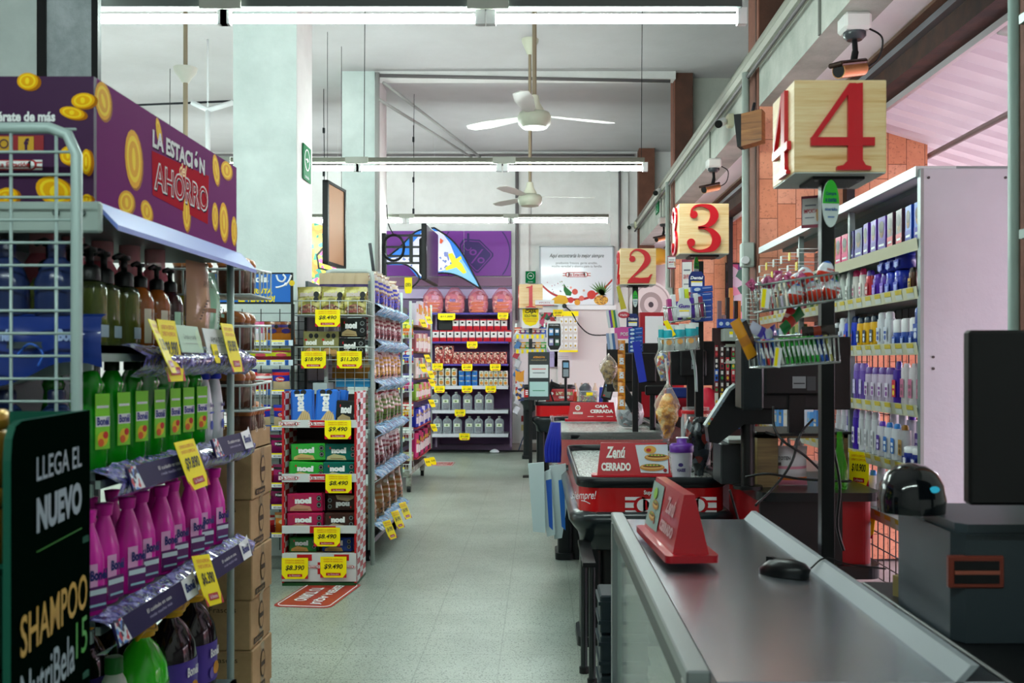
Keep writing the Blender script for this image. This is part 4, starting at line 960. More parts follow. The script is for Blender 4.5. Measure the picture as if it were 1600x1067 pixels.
for x0_, x1_, y0_, y1_ in ((-1.375, -1.37, 3.705, 3.975), (-1.08, -1.075, 3.705, 3.975), (-1.375, -1.075, 3.705, 3.71), (-1.375, -1.075, 3.97, 3.975)): b.box(x0_, x1_, y0_, y1_, z, z+.07, CARD)
b.box(-1.375, -1.075, 3.705, 3.975, z, z+.004, CARD); tag(b.build('open_carton_tray'), 'shallow open cardboard tray on top of the carton stack', 'tray')
for i in range(4): BUN.put((-1.125-.07*i if False else -1.13-.16*(i % 2), 3.78+.11*(i//2), z+.005), PI/2, 'bag of brown buns in the open tray, %s and %s' % (('aisle side', 'inner side')[i % 2], ('in front', 'behind')[i//2]), 'bread bags', scale=(.55, .95, .95))
tag(MB().box(-1.45, -1.17, 3.56, 3.565, 1.62, 1.74, mt('#c9a21c', .5)).build('yellow_card'), 'plain yellow backing card between the bread baskets', 'card')
# ================================================================== BLACK SNACK RACK WITH BLUE HEADER
RZ = 7.0
t = thing('snack_rack', 'black wire snack rack with blue and yellow header behind the bread baskets', 'rack', (0, 0, 0))
xa, xb = -2.45, PX(458, RZ)
for x in (xa, xb-.015):
    for y in (RZ, RZ+.4): MB().box(x, x+.02, y, y+.02, 0, PZ(475, RZ), BLACK).build('post', t)
MB().box(xa, xb, RZ-.01, RZ+.01, PZ(475, RZ), PZ(426, RZ), BLACK).build('header_frame', t)
b = MB(); y = RZ-.012; b.rect(xa+.02, xb-.015, PZ(472, RZ), PZ(428.5, RZ), y, mt('#1c62b8', .4))
for pts in (catmull([(433, 430), (436, 438), (443, 440), (447, 434), (443, 429)]), catmull([(456, 430), (452, 440), (445, 446), (436, 449), (432, 449)])):
    b.tube([(PX(a, RZ), y-.002, PZ(c, RZ)) for a, c in pts], .008, WHITE, 4)
b.disc(PX(447.5, RZ), PZ(444, RZ), .012, .012, y-.002, WHITE); b.disc(PX(457, RZ), PZ(442.5, RZ), .02, .02, y-.002, mt('#d8b81c', .4))
b.text('¡DISFRUTA', .045, (PX(400, RZ), y-.002, PZ(456, RZ)), mt('#e8d01c', .4), w=.24, bold=.05, shear=.15); b.text('EL VERANO!', .045, (PX(402, RZ), y-.002, PZ(467, RZ)), mt('#e8d01c', .4), w=.26, bold=.05, shear=.15)
b.text('tola', .05, (PX(407, RZ), y-.002, PZ(436, RZ)), WHITE, w=.12, bold=.05); b.build('header_print', t)
SHB = mt('#1d4f9c', .4)
lev = [(540, '#c9d6de', 1), (571, '#c9d6de', 1), (617, '#1d4f9c', 0), (673, '#1d4f9c', 0), (716, '#14325c', 0), (762, '#14325c', 0), (796, '#14325c', 0), (840, '#14325c', 0)]
for py, c, pale in lev:
    z = PZ(py, RZ); s = MB().box(xa, xb, RZ-.0, RZ+.4, z, z+.01, BLACK).build('shelf', t)
    b = MB(); b.rect(xa, xb, z-.0, z+.04, RZ-.004, mt(c, .4))
    for k in range(4):
        x = xb-.10-.13*k; b.rect(x-.05, x+.04, z+.004, z+.036, RZ-.006, WHITE if not pale else mt('#dfe4e0', .4)); b.rect(x-.05, x+.04, z+.028, z+.037, RZ-.007, YEL); b.text('$2.000', .013, (x-.005, RZ-.008, z+.015), BLACK, w=.06)
        if pale: b.rect(x+.045, x+.07, z+.002, z+.038, RZ-.007, SHB)
    b.build('price_strip', s)
b = MB()
for k in range(6): b.tube([(xa+.1+.14*k, RZ+.4, .1), (xa+.1+.14*k, RZ+.4, PZ(478, RZ))], .004, BLACK, 4)
for py in range(485, 860, 14): b.tube([(xa, RZ+.4, PZ(py, RZ)), (xb, RZ+.4, PZ(py, RZ))], .003, BLACK, 4)
b.build('back_grid', t)
def snack(cols, w=.14, h=.17, d=.05, txt='', tc='#e8e8ea', seed=1, disc=None):
    b = MB(); b.pillow(w, h, d, mt(cols[0], .25, coat=.3), [(.1, .45, mt(cols[1], .3)), (.78, .9, mt(cols[2], .3))], 5, 8, .06, .1, seed=seed)
    y = -d/2-.003; b.disc(0, h*.6, w*.26, h*.11, y, mt(cols[2], .4))
    if txt: b.text(txt, h*.11, (0, y-.001, h*.6), mt(tc, .4), w=w*.42, bold=.04)
    if disc: b.disc(w*.25, h*.8, w*.11, w*.11, y-.001, BLACK)
    return Proto('snack_bag', 'snack bag', [('snack_bag', b)])
SN = {'cyan': snack(('#2a9cc4', '#1c7aa8', '#c9dde4'), .2, .16, .05, 'tola', '#1c4a8c', disc=1), 'pink': snack(('#c02a6a', '#e0d0d8', '#d8d8e8'), .1, .16, .04, 'Bons'),
 'blue': snack(('#1c2a9c', '#c8b08a', '#c8201c'), .13, .17, .04, 'Choco'), 'brown': snack(('#7a3c14', '#a8641c', '#2a1a5c'), .12, .16, .04, '', disc=1), 'yellow': snack(('#b8bc1c', '#7c2430', '#c84a5a'), .15, .11, .04, ''),
 'magenta': snack(('#a81c64', '#7c1450', '#1c1c1c'), .16, .15, .05, 'Risto'), 'red': snack(('#b01c24', '#7c1018', '#d8d0d0'), .15, .14, .05, 'Chocoso'), 'orange': snack(('#d87a1c', '#b85a14', '#e8d8a8'), .13, .16, .04, '')}
rowp = [(540, ['cyan', 'pink', 'brown', 'brown'], [.43, .27, .16, .06]), (571, ['yellow', 'yellow', 'yellow'], [.36, .24, .10]), (617, ['blue', 'blue', 'red', 'blue'], [.48, .33, .24, .10]), (673, ['red', 'blue', 'blue'], [.42, .24, .09]),
        (716, ['magenta', 'yellow', 'magenta'], [.42, .25, .10]), (762, ['magenta', 'red', 'magenta'], [.40, .22, .08]), (796, ['yellow', 'magenta'], [.25, .10]), (840, ['red', 'red', 'orange'], [.38, .22, .08])]
for r, (py, ks, dx) in enumerate(rowp):
    for k, d in zip(ks, dx):
        nth = dx.index(d)
        SN[k].put((xb-d, RZ+.08, PZ(py, RZ)+.012), random.uniform(-.15, .15), '%s snack bag on the black rack, %s shelf, %s from the inner side' % (k, ORD[r], ORD[nth]), 'snack bags on the black rack', rot=(.12, 0, random.uniform(-.12, .12)))

# ================================================================== CARDBOARD COOKIE DISPLAY
DZ = 6.66
def X_(px): return PX(px, DZ)
def Z_(py): return PZ(py, DZ)
dx0, dx1 = X_(441), X_(557); WCH = mt('#c9cbcb', .5); dcx = (dx0+dx1)/2; dw = (dx1-dx0)/2
t = thing('cookie_display', 'red and white checked cardboard display of wafer cookies at the aisle corner', 'display', (0, 0, 0))
for x, nm in ((dx0, 'side_panel'), (dx1-.012, 'side_panel')):
    b = MB(); b.box(x, x+.012, DZ, DZ+.36, .02, Z_(612), CHECK)
    b.box(x-.001, x+.013, DZ-.002, DZ+.002, .02, Z_(612), mt('#b3161c', .5)); b.build(nm, t)
MB().box(dx0, dx1, DZ+.35, DZ+.36, 0.02, Z_(618), mt('#2a1c18', .7)).build('back_panel', t)
MB().box(dx0, dx1, DZ, DZ+.36, 0, .022, mt('#1f4a24', .6)).build('base', t)
for k, (a, c) in enumerate(((656, 668), (740, 753), (821, 833))):
    z0, z1 = Z_(c), Z_(a); b = MB(); b.box(dx0+.012, dx1-.012, DZ+.0, DZ+.35, z0+.005, z0+.015, CARD); b.build('shelf', t)
    b = MB(); b.box(dx0, dx1, DZ-.006, DZ+.006, z0, z1, WCH)
    b.rect(dx0+dw*.75, dx0+dw*1.45, z0+.002, z1-.002, DZ-.008, RED)
    if k < 2:
        for cx in (dx0+.05, dcx+.0, dx1-.12): logo(b, cx, (z0+z1)/2, .026, DZ-.009)
    b.build('shelf_lip', t)
b = MB(); zb0, zb1 = .03, Z_(864); b.box(dx0, dx1, DZ-.004, DZ+.02, zb0, zb1, WCH)
for i, (fa, fb) in enumerate(((0, .12), (.48, .74))): b.rect(dx0+2*dw*fa, dx0+2*dw*fb, zb0+.05, zb1-.06, DZ-.006, RED)
for fa in (.0, .5): b.rect(dx0+2*dw*fa+.1, dx0+2*dw*fa+.2, zb1-.05, zb1-.008, DZ-.006, RED)
logo(b, dx0+.2, zb0+.10, .02, DZ-.008); logo(b, dx1-.06, zb0+.1, .02, DZ-.008)
b.build('front_panel', t)
def noel(name, w, h, d, col, pic, vertical=False, back='#000000'):
    """flow-wrapped wafer pack, standing on z 0"""
    b = MB(); m = mt(col, .25, coat=.35); b.box(-w/2, w/2, -d/2, d/2, .0, h, m, .008)
    b.box(-w/2-.008, -w/2, -.002, .002, .004, h-.004, m); b.box(w/2, w/2+.008, -.002, .002, .004, h-.004, m)
    p = MB(); y = -d/2-.001; pm = mt(pic, .5); W = mt('#e4e4e4', .4)
    if vertical:
        p.text('noel', w*.42, (-w*.1, y-.001, h*.62), W, w=h*.5, bold=.08, u=(0, 0, 1), v=(-1, 0, 0))
        p.poly([(-w*.3, h*.06), (w*.42, h*.06), (w*.35, h*.28), (w*.1, h*.42), (-w*.05, h*.3)], y, pm)
        p.disc(-w*.22, h*.92, w*.14, w*.12, y, BLACK); p.disc(w*.08, h*.92, w*.14, w*.12, y, BLACK)
        for k in range(4): p.poly([(w*(-.1+.1*k), h*.09), (w*(-.06+.1*k), h*.09), (w*(.02+.1*k), h*.36), (w*(-.0+.1*k), h*.36)], y-.001, mt('#b08a54', .5))
    else:
        p.poly([(-w*.42, h*.08), (w*.2, h*.06), (w*.15, h*.3), (-w*.2, h*.42), (-w*.4, h*.25)], y, pm)
        p.poly([(-w*.3, h*.14), (w*.1, h*.12), (w*.1, h*.16), (-w*.3, h*.18)], y-.001, mt('#7a5a34', .5))
        p.text('noel', h*.34, (-w*.04, y-.002, h*.62), W, w=w*.46, bold=.08); p.disc(w*.40, h*.72, h*.14, h*.16, y, BLACK); p.disc(w*.40, h*.36, h*.14, h*.16, y, BLACK)
        p.rect(-w*.33, -w*.29, h*.70, h*.82, y-.001, RED)
        for q in (.72, .36): p.ring(w*.40, h*q, h*.09, h*.11, y-.0015, mt('#9aa0a0', .5), seg=12)
    return Proto('wafer_pack', 'cookie pack', [('pack_body', b), ('print', p)])
NB = noel('a', .145, .235, .05, '#2468c8', '#c8b080', True); NG = noel('b', .235, .115, .07, '#2c9a34', '#c0a060'); NT = noel('c', .215, .115, .07, '#0d5a50', '#b0a878')
NP = noel('d', .24, .115, .07, '#a81a4a', '#b8806a'); NBR = noel('e', .20, .115, .07, '#38201a', '#a89070'); NK = noel('f', .18, .14, .06, '#121614', '#a08a60'); NGR = noel('g', .19, .10, .06, '#1c6a2c', '#a8783c'); NBL = noel('h', .2, .1, .06, '#14307c', '#b0884c')
z = Z_(668)+.016
NB.put((X_(468), DZ+.10, z), 0, 'sky blue wafer pack standing upright on the display top, inner one', rot=(-.15, -.05, 0)); NB.put((X_(505), DZ+.10, z), 0, 'sky blue wafer pack standing upright on the display top, next to the black pack', rot=(-.15, .03, 0)); NB.put((X_(512), DZ+.20, z), 0, 'sky blue wafer pack half hidden behind the front pair', rot=(-.1, .08, 0))
NK.put((X_(538), DZ+.10, z), 0, 'black wafer pack beside the sky blue packs', rot=(-.1, .04, 0), scale=(.85, 1, 1.15))
z = Z_(753)+.016
NG.put((X_(477), DZ+.06, z), 0, 'green wafer pack lying lower in the second tier', rot=(0, .04, .05)); NG.put((X_(479), DZ+.09, z+.121), 0, 'green wafer pack on top in the second tier', rot=(0, -.03, -.05))
NT.put((X_(528), DZ+.06, z), 0, 'teal wafer pack lying lower in the second tier'); NT.put((X_(529), DZ+.09, z+.119), 0, 'teal wafer pack on top in the second tier')
z = Z_(833)+.016
NP.put((X_(475), DZ+.06, z), 0, 'magenta wafer pack lying lower in the third tier'); NP.put((X_(474), DZ+.08, z+.119), 0, 'magenta wafer pack on top in the third tier', rot=(0, -.02, 0), scale=(1, 1, 1.1))
NBR.put((X_(529), DZ+.06, z), 0, 'dark brown wafer pack lying lower in the third tier'); NBR.put((X_(530), DZ+.12, z+.119), 0, 'dark brown wafer pack upside down on top in the third tier', rot=(0, PI, 0)).location.z += .115
z = Z_(868)+.012
NGR.put((X_(470), DZ+.09, z), 0, 'dark green wafer pack in the bottom tier'); NBL.put((X_(524), DZ+.09, z), 0, 'navy wafer pack in the bottom tier'); 
MB_ = MB().box(dx0+.02, dx1-.02, DZ+.02, DZ+.34, z-.015, z-.003, CARD).build('shelf', t)
for px, py, pr, lb in ((529, 671, '9.490', 'on the top lip'), (530, 755, '8.490', 'on the second lip'), (512, 838, '8.490', 'on the third lip'), (462, 887, '8.390', 'on the display base, inner side'), (522, 885, '9.490', 'on the display base, aisle side')):
    pcard(pr, (X_(px), DZ-.02, Z_(py)), random.uniform(-.03, .03), 'yellow price card %s of the checked cookie display' % lb, .175, .125 if py < 850 else .14)

# ================================================================== WIRE END CAP ABOVE THE DISPLAY + GONDOLA 2
EZ = 7.1
def X_(px): return PX(px, EZ)
def Z_(py): return PZ(py, EZ)
t = thing('wire_end_rack', 'white wire end rack with rounded top behind the cookie display', 'rack', (0, 0, 0))
MB().tube([(X_(498), EZ+.25, 0), (X_(498), EZ+.25, Z_(428)), (X_(501), EZ+.25, Z_(420)), (X_(508), EZ+.25, Z_(418)), (X_(564), EZ+.25, Z_(418)), (X_(571), EZ+.25, Z_(421)), (X_(573), EZ+.25, Z_(430)), (X_(573), EZ+.25, 0)], .016, WIREW, 8).build('frame', t)
b = MB()
for i in range(6): b.tube([(X_(498)+.07*i, EZ+.25, .9), (X_(498)+.07*i, EZ+.25, Z_(419))], .003, WIREW, 4)
for i in range(20): b.tube([(X_(498), EZ+.25, Z_(425)-.06*i), (X_(573), EZ+.25, Z_(425)-.06*i)], .003, WIREW, 4)
b.build('wire_grid', t)
def basket_at(px0, px1, py_bot, h, Z, d, label, nm='wire_basket', par=None):
    w_ = PX(px1, Z)-PX(px0, Z)
    b = wire_basket(MB(), w_, d, h, WIREW, .0025, 0, 8, 4)
    o = b.build(nm, par, ((PX(px0, Z)+PX(px1, Z))/2, Z+d/2, PZ(py_bot, Z)))
    return o
for k, (pyb, h) in enumerate(((492, .10), (562, .09))): basket_at(457, 573, pyb, h, EZ-.05, .3, '', 'basket', t)
GOLDF = m_foil('gold_foil', '#7c7430', '#b8ac54', '#d8d08c', 14, .28)
b = MB(); b.pillow(.17, .2, .06, GOLDF, None, 6, 8, .06, .15, seed=8)
p = MB(); p.text('noel', .038, (-.01, -.034, .145), mt('#c8b8b0', .4), w=.095, bold=.08); p.disc(.058, .14, .02, .022, -.034, BLACK); p.disc(.055, .105, .018, .02, -.0335, BLACK); p.poly([(-.07, .01), (.07, .01), (.06, .05), (.0, .075), (-.06, .05)], -.033, m_mottle('cookie_heap', ['#8a5a3a', '#5a3020', '#c8a884', '#7c1c1c'], 70))
NGO = Proto('cookie_bag', 'cookie bag', [('bag_body', b), ('print', p)])
z = Z_(492)+.005
for i, px in enumerate((481, 516, 553)): NGO.put((X_(px), EZ+.05, z), 0, 'gold foil cookie bag in the upper wire basket, %s from the inner side' % ORD[i], 'gold cookie bags', rot=(-.06, random.uniform(-.05, .05), 0))
b = MB(); b.pillow(.12, .22, .05, mt('#b8a284', .5), [(.12, .4, m_mottle('nut_print', ['#6a3a2c', '#b8a284', '#8a5a4a'], 60)), (.55, .65, mt('#3c2c5c', .5))], 5, 8, .05, .12, seed=2)
KB = Proto('kraft_bag', 'snack bag', [('kraft_bag', b)])
for i, px in enumerate((503, 520, 538, 556)): KB.put((X_(px), EZ+.18, Z_(458)-.06), 0, 'kraft paper nut bag behind the gold bags, %s from the inner side' % ORD[i], 'kraft nut bags')
def nbox(col, w=.165, h=.155, d=.07, pic='#b88a54'):
    b = MB(); b.box(-w/2, w/2, -d/2, d/2, 0, h, mt(col, .35), .002); p = MB(); y = -d/2-.001
    p.text('noel', h*.22, (-w*.06, y-.001, h*.56), mt('#e0e0d8', .4), w=w*.6, bold=.08); p.disc(-w*.08, h*.82, w*.12, h*.1, y, BLACK); p.disc(w*.22, h*.82, w*.12, h*.1, y, BLACK)
    p.disc(-w*.1, h*.18, w*.3, h*.17, y, mt('#4a2a14', .5)); p.disc(-w*.1, h*.2, w*.26, h*.13, y-.0005, mt(pic, .5)); p.disc(w*.24, h*.14, w*.2, h*.13, y-.001, mt(pic, .5)); p.rect(-w*.42, -w*.3, h*.62, h*.7, y-.001, RED)
    return Proto('cookie_box', 'cookie box', [('box_body', b), ('print', p)])
NX = nbox('#7c7848')
z = Z_(562)+.005
for i, px in enumerate((487, 514)): NX.put((X_(px), EZ+.06, z+.02), 0, 'olive cookie box in the lower wire basket, %s' % ('inner one', 'next to the black packs')[i], scale=(.78, 1, 1.15))
for i in range(2): NK.put((X_(547)+.01*i, EZ+.06, z+.145*i+.01), 0, 'black cookie pack in the lower wire basket, %s' % ('resting on the floor', 'stacked on top')[i], rot=(0, 0, 0))
tag(MB().box(X_(490), X_(512), EZ-.02, EZ+.2, Z_(660), Z_(598), mt('#a8b4b4', .5)).build('metal_box'), 'pale metal box standing behind the sky blue wafers', 'box')
b = MB(); b.pillow(.1, .16, .05, mt('#a8742c', .4), [(.55, .75, mt('#c8b48c', .4))], 5, 8, .05, .1, seed=5); YB = Proto('yellow_pasta_bag', 'snack bag', [('yellow_pasta_bag', b)])
for i, px in enumerate((515, 531, 547, 562)): YB.put((X_(px), EZ+.32, Z_(592)), 0, 'amber bag behind the end rack grid, %s from the inner side' % ORD[i], 'amber bags')
tag(MB().box(X_(512), X_(573), EZ+.27, EZ+.29, Z_(606), Z_(593), mt('#2a8ac0', .4)).build('blue_shelf_strip'), 'blue plastic strip behind the wire end rack', 'strip')
for px, py, pr, lb, Zc in ((512, 497, '8.490', 'on the gold bag basket', EZ-.09), (490, 562, '18.990', 'under the olive cookie boxes', EZ-.09), (546, 562, '11.200', 'under the black cookie packs', EZ-.09)):
    pcard(pr, (PX(px, Zc), Zc, PZ(py, Zc)), random.uniform(-.03, .03), 'yellow price card %s' % lb, .175, .12)

# gondola 2: shelves of upright bags facing the aisle
G2 = -1.245; A0, A1 = 7.42, 8.95
t = thing('gondola_shelving', 'grey metal shelving of upright snack bags behind the wire end rack', 'shelving', (0, 0, 0))
MB().box(G2-.5, G2-.48, A0, A1, .1, 2.1, mt('#4a5458', .6)).build('back_panel', t)
MB().tube([(G2+.0, A1+.02, .3), (G2, A1+.02, 2.12)], .014, Gm).build('upright', t)
MB().box(G2-.03, G2+.0, A0-.02, A0, .1, 2.1, Gm).build('upright', t)
zl = [PZ(py, 7.42) for py in (474, 531, 595, 668, 738, 822)]
for k, z in enumerate(zl):
    s = MB().box(G2-.48, G2, A0, A1, z-.015, z, mt('#3c464c', .5)).build('shelf', t)
cols = [('#c4b49c', '#3a3aa8', '#8a5a44'), ('#b49a90', '#7a2028', '#c9b8ac'), ('#c4a49a', '#c08a1c', '#8a3040'), ('#b8a890', '#5a7a2c', '#a84048'), ('#b09a94', '#7a1820', '#c8b8b0'), ('#c0a482', '#a86a3a', '#c9ac90')]
for k, z in enumerate(zl):
    tt = thing('foil_strip', 'sky blue foil strip on the %s bag shelf from the top' % ORD[k], 'shelf strip', (G2, (A0+A1)/2, z)); b = MB(); vs = []; n = 22; rr = random.Random(k); L = (A1-A0)/2+.03
    for i in range(n+1):
        for px_, pz_ in ((-.01, .01), (.03, 0), (.075, -.035), (.01, -.085)): vs.append((px_+rr.uniform(-.006, .006), -L+2*L*i/n, pz_+rr.uniform(-.006, .006)))
    b.add(vs, [(i*4+j, i*4+j+1, (i+1)*4+j+1, (i+1)*4+j) for i in range(n) for j in range(3)], AFOIL, True); b.build('foil', tt)
    h = .235 if k else .26
    if k in (3, 4, 5): h = .25
    b = MB(); c = cols[k]; nutm = m_mottle('nuts_%d' % k, [c[1], c[1], c[2], '#2a1414'], 55)
    b.pillow(.15, h, .07, mt(c[0], .32, coat=.2), [(.08, .45, nutm), (.5, .56, mt(c[1], .4)), (.64, .74, mt(c[1], .4)), (.86, .9, mt(c[2], .4))], 7, 14, .04, .32, seed=k, taper=.45)
    y = -.038; b.disc(0, h*.85, .02, .012, y+.008, mt('#d8d0c8', .5))
    PR = Proto('snack_bag', 'snack bag', [('snack_bag', b)]); kind = ('navy footed', 'maroon footed', 'amber footed', 'green footed', 'dark red', 'tan')[k]
    n = 8 if k < 5 else 5
    for i in range(n): PR.put((G2-.05, A0+.10+i*(1.42/(n-1 if n > 1 else 1))*.97, z+.003), R90-.6+random.uniform(-.2, .2), '%s upright snack bag, %s from the near end of its shelf' % (kind, ORD[i]), 'upright bags on shelf %s of the second gondola' % ORD[k], scale=(1.1, 1, random.uniform(.88, 1.1)) if k < 5 else (1.25, 1.2, 1.15))
for i, (yy, zz) in enumerate(((7.62, zl[5]-.06), (8.05, zl[5]-.05), (8.5, zl[5]-.045))): pcard('4.990', (G2+.10, yy, zz), R90-.3, 'yellow price card on the lowest blue foil strip, %s from the near end' % ORD[i], .12, .15, rot=(math.radians(-25), 0, R90-.35))
tt = thing('wheeled_trolley', 'grey wheeled trolley base under the second gondola', 'base', (0, 0, 0)); MB().box(G2-.45, G2-.02, A0, A1, .11, .15, BLK2).build('deck', tt)
for y in (A0+.08, A1-.06): MB().cyl((G2-.06, y, .04), (G2-.03, y, .04), .04, BLACK, 12).box(G2-.07, G2-.02, y-.02, y+.02, .04, .13, BLACK).build('caster', tt)

# ================================================================== GONDOLA 3 far along the aisle
EZ = 11.4
def X_(px): return PX(px, EZ)
def Z_(py): return PZ(py, EZ)
t = thing('wheeled_rack', 'chipped white wheeled wire rack of candy at the far end of the aisle', 'rack', (0, 0, 0)); CH_ = plaster('chipped_paint', '#5c584c', '#a8b0a4', 9)
MB().box(X_(598), X_(640), EZ, EZ+1.7, Z_(744), Z_(735), CH_).build('deck', t)
for px, Zq in ((639, EZ+.05), (600, EZ+.05), (660, 13.1)):
    x = PX(px, Zq); MB().box(x-.03, x+.03, Zq-.03, Zq+.03, .07, Z_(742), CH_).build('leg', t); MB().cyl((x-.02, Zq, .04), (x+.02, Zq, .04), .04, BLACK, 10).build('caster', t)
b = MB(); b.tube([(X_(600), EZ+.02, Z_(744)), (X_(634), EZ+.02, Z_(744)), (X_(641), EZ+.02, Z_(738)), (X_(641), EZ+.02, Z_(470))], .018, WIREW, 6); b.build('frame', t)
MB().box(X_(640)-.28, X_(640)-.26, EZ+.05, 13.2, .4, 2.2, mt('#5c6264', .6)).build('back_panel', t)
levs = [(528, .22), (568, .18), (612, .2), (652, .16), (688, .14), (735, .2)]
endk = [('#7c9c2c', '#d8702c', '#e0d83c'), ('#b8242c', '#2a4ab0', '#d8d8d8'), ('#3a2a6c', '#c03070', '#d8dce0'), ('#a8181c', '#d8a41c', '#e0dcd0'), ('#9aa8a0', '#7a1c24', '#d0d4d0'), ('#8a8660', '#3a1c1c', '#b8b48c')]
for k, (py, h) in enumerate(levs):
    z = Z_(py); basket_at(612, 642, py, .07, EZ-.06, .25, '', 'basket', t)
    c = endk[k]; pr = snack(c, .11, min(.2, h), .05, '', seed=20+k)
    for i, px in enumerate((619, 629, 638)): pr.put((PX(px, EZ), EZ+.03, z+.01), 0, 'small candy bag in the %s basket of the wheeled rack, %s from the inner side' % (ORD[k], ORD[i]), 'candy bags on the wheeled rack')
    tag(MB().box(PX(622, EZ-.08), PX(632, EZ-.08), EZ-.085, EZ-.08, z-.01, z+.045, mt('#b8cec0', .4)).rect(PX(622, EZ-.08), PX(632, EZ-.08), z+.03, z+.045, -(-EZ+.087), YEL).build('price_tag'), 'pale green price tag on the %s basket of the wheeled rack' % ORD[k], 'price tag')
G3 = -1.44; B0, B1 = 11.75, 13.2
tt = thing('gondola_shelving', 'shelving of coloured candy tubes facing the aisle at its far end', 'shelving', (0, 0, 0))
MB().tube([(G3, B1+.02, .35), (G3, B1+.02, 2.25)], .014, Gm).build('upright', tt)
side = [(.72, '#1c2a9c', .22), (.36, '#d0487c', .30), (1.04, '#cc4a78', .2), (1.30, '#c8b0b0', .24), (1.62, '#d8ccc4', .24), (1.93, '#e0b8a8', .30)]
pal = [('#1c2a9c', '#2a3ab8', '#d8d8f0'), ('#1c1c20', '#c02a6a', '#a8245c'), ('#d87aa0', '#c83a3a', '#8ab43c'), ('#c8b8b0', '#8a2a3a', '#4a9a84'), ('#d8d0c8', '#b0606a', '#c8a898'), ('#d8902c', '#d86a28', '#d0c8d8')]
for k, (z, c, h) in enumerate(side):
    MB().box(G3-.28, G3, B0, B1, z-.015, z, mt(('#7a4a2c', '#a8343c')[k in (0, 1)], .6)).build('shelf', tt)
    protos = []
    for c in pal[k]:
        b = MB(); b.box(-.045, .045, -.03, .03, 0, h, mt(c, .35), .006); b.rect(-.03, .03, h*.2, h*.55, -.031, mt('#dcd8d4', .4)); b.rect(-.02, .02, h*.6, h*.75, -.031, mt('#c8a82c', .4)); protos.append(Proto('candy_box', 'candy box', [('candy_box', b)]))
    for i in range(9): protos[(i*2+k) % 3].put((G3-.04, B0+.08+.16*i, z+.001), R90-.2, 'candy box on the %s far shelf, %s from the near end' % (ORD[k], ORD[i]), 'candy boxes on far shelf %s' % ORD[k], scale=(1.3, 1, random.uniform(.85, 1.05)))
_ys = [505, 560, 575, 630, 598, 722, 668, 500, 720, 585]; rank = [sorted(_ys).index(q) for q in _ys]
for k, (py, px) in enumerate(((505, 652), (560, 660), (575, 652), (630, 668), (598, 668), (722, 660), (668, 672), (500, 662), (720, 670), (585, 666))):
    Zc = 11.8+(px-650)*.06; pcard('2.500', (G3+.05, Zc, PZ(py, Zc)), R90-.3, 'yellow price card curling from the far candy shelves, %s from the top' % ORD[rank[k]], .09, .11, rot=(math.radians(-30), 0, R90-.7), small=True, tilt=0)['group'] = 'yellow cards on the far candy shelves'
pcard('OFERTA', (PX(638, 11.9), 11.9, PZ(446, 11.9)), 0, 'upright yellow card topping the far candy rack', .09, .19, small=True)
tag(MB().box(X_(603), X_(610), EZ+.2, EZ+.22, Z_(640), Z_(500), mt('#b8c0b8', .4)).build('side_card'), 'grey side card of the far candy rack', 'card')
# floor stickers
def sticker(name, cx, cy, w, d, rz, label, mirror=True):
    t = thing('floor_sticker', label, 'sticker', (cx, cy, .001), rz)
    b = MB(); r = .05; pts = []
    for sx, sy, a0 in ((1, 1, 0), (-1, 1, 90), (-1, -1, 180), (1, -1, 270)):
        for k in range(6): a = math.radians(a0+18*k); pts.append((sx*(w/2-r)+r*math.cos(a), sy*(d/2-r)+r*math.sin(a)))
    b.prism(pts, .002, (0, 0, 0), (1, 0, 0), (0, 1, 0), mt('#a8362c', .4)); b.build('sheet', t)
    b = MB(); b.tube([(x*.93, y*.90, .0025) for x, y in pts+[pts[0]]], .004, WHITE, 4)
    b.text('ESPERA AQUÍ', .085, (0, d*.16, .004), WHITE, w=w*.78, bold=.03, v=(0, 1, 0)); b.text('TU TURNO', .085, (0, -d*.18, .004), WHITE, w=w*.55, bold=.03, v=(0, 1, 0)); b.build('print', t)
sticker('a', PX(496, 6.35), 6.40, .66, .37, math.radians(-97), 'red floor sticker asking to wait here, before the checked cookie display')
sticker('b', PX(688, 14.6), 14.6, .40, .55, 0, 'small red floor sticker far away by the back shelf')
# ================================================================== BACK WALL SHELVES
WZ = 16.1
def X_(px): return PX(px, WZ)
def Z_(py): return PZ(py, WZ)
t = thing('wall_shelving', 'mauve shelving of cans, pouches and water bottles on the back wall', 'shelving', (0, 0, 0))
MB().box(-2.4, X_(798), 16.72, 16.8, .12, Z_(480), mt('#6a4a74', .6)).build('back_panel', t)
for x in (X_(798), X_(796)-1.2): MB().box(x-.02, x+.01, 16.3, 16.72, .1, Z_(470), mt('#86708e', .5)).build('upright', t)
sh = [(489, '#4a3a94'), (534, '#4a3a94'), (569, '#4a3a94'), (603, '#c9c8d2'), (641, '#c9c8d2'), (678, '#c9c8d2')]
for py, c in sh:
    z = Z_(py); MB().box(-2.4, X_(794), WZ, 16.72, z-.02, z, mt('#a8a4b0', .5)).box(-2.4, X_(794), WZ-.01, WZ, z-(.05 if c[1] == 'c' else .025), z+.005, mt(c, .5)).build('shelf', t)
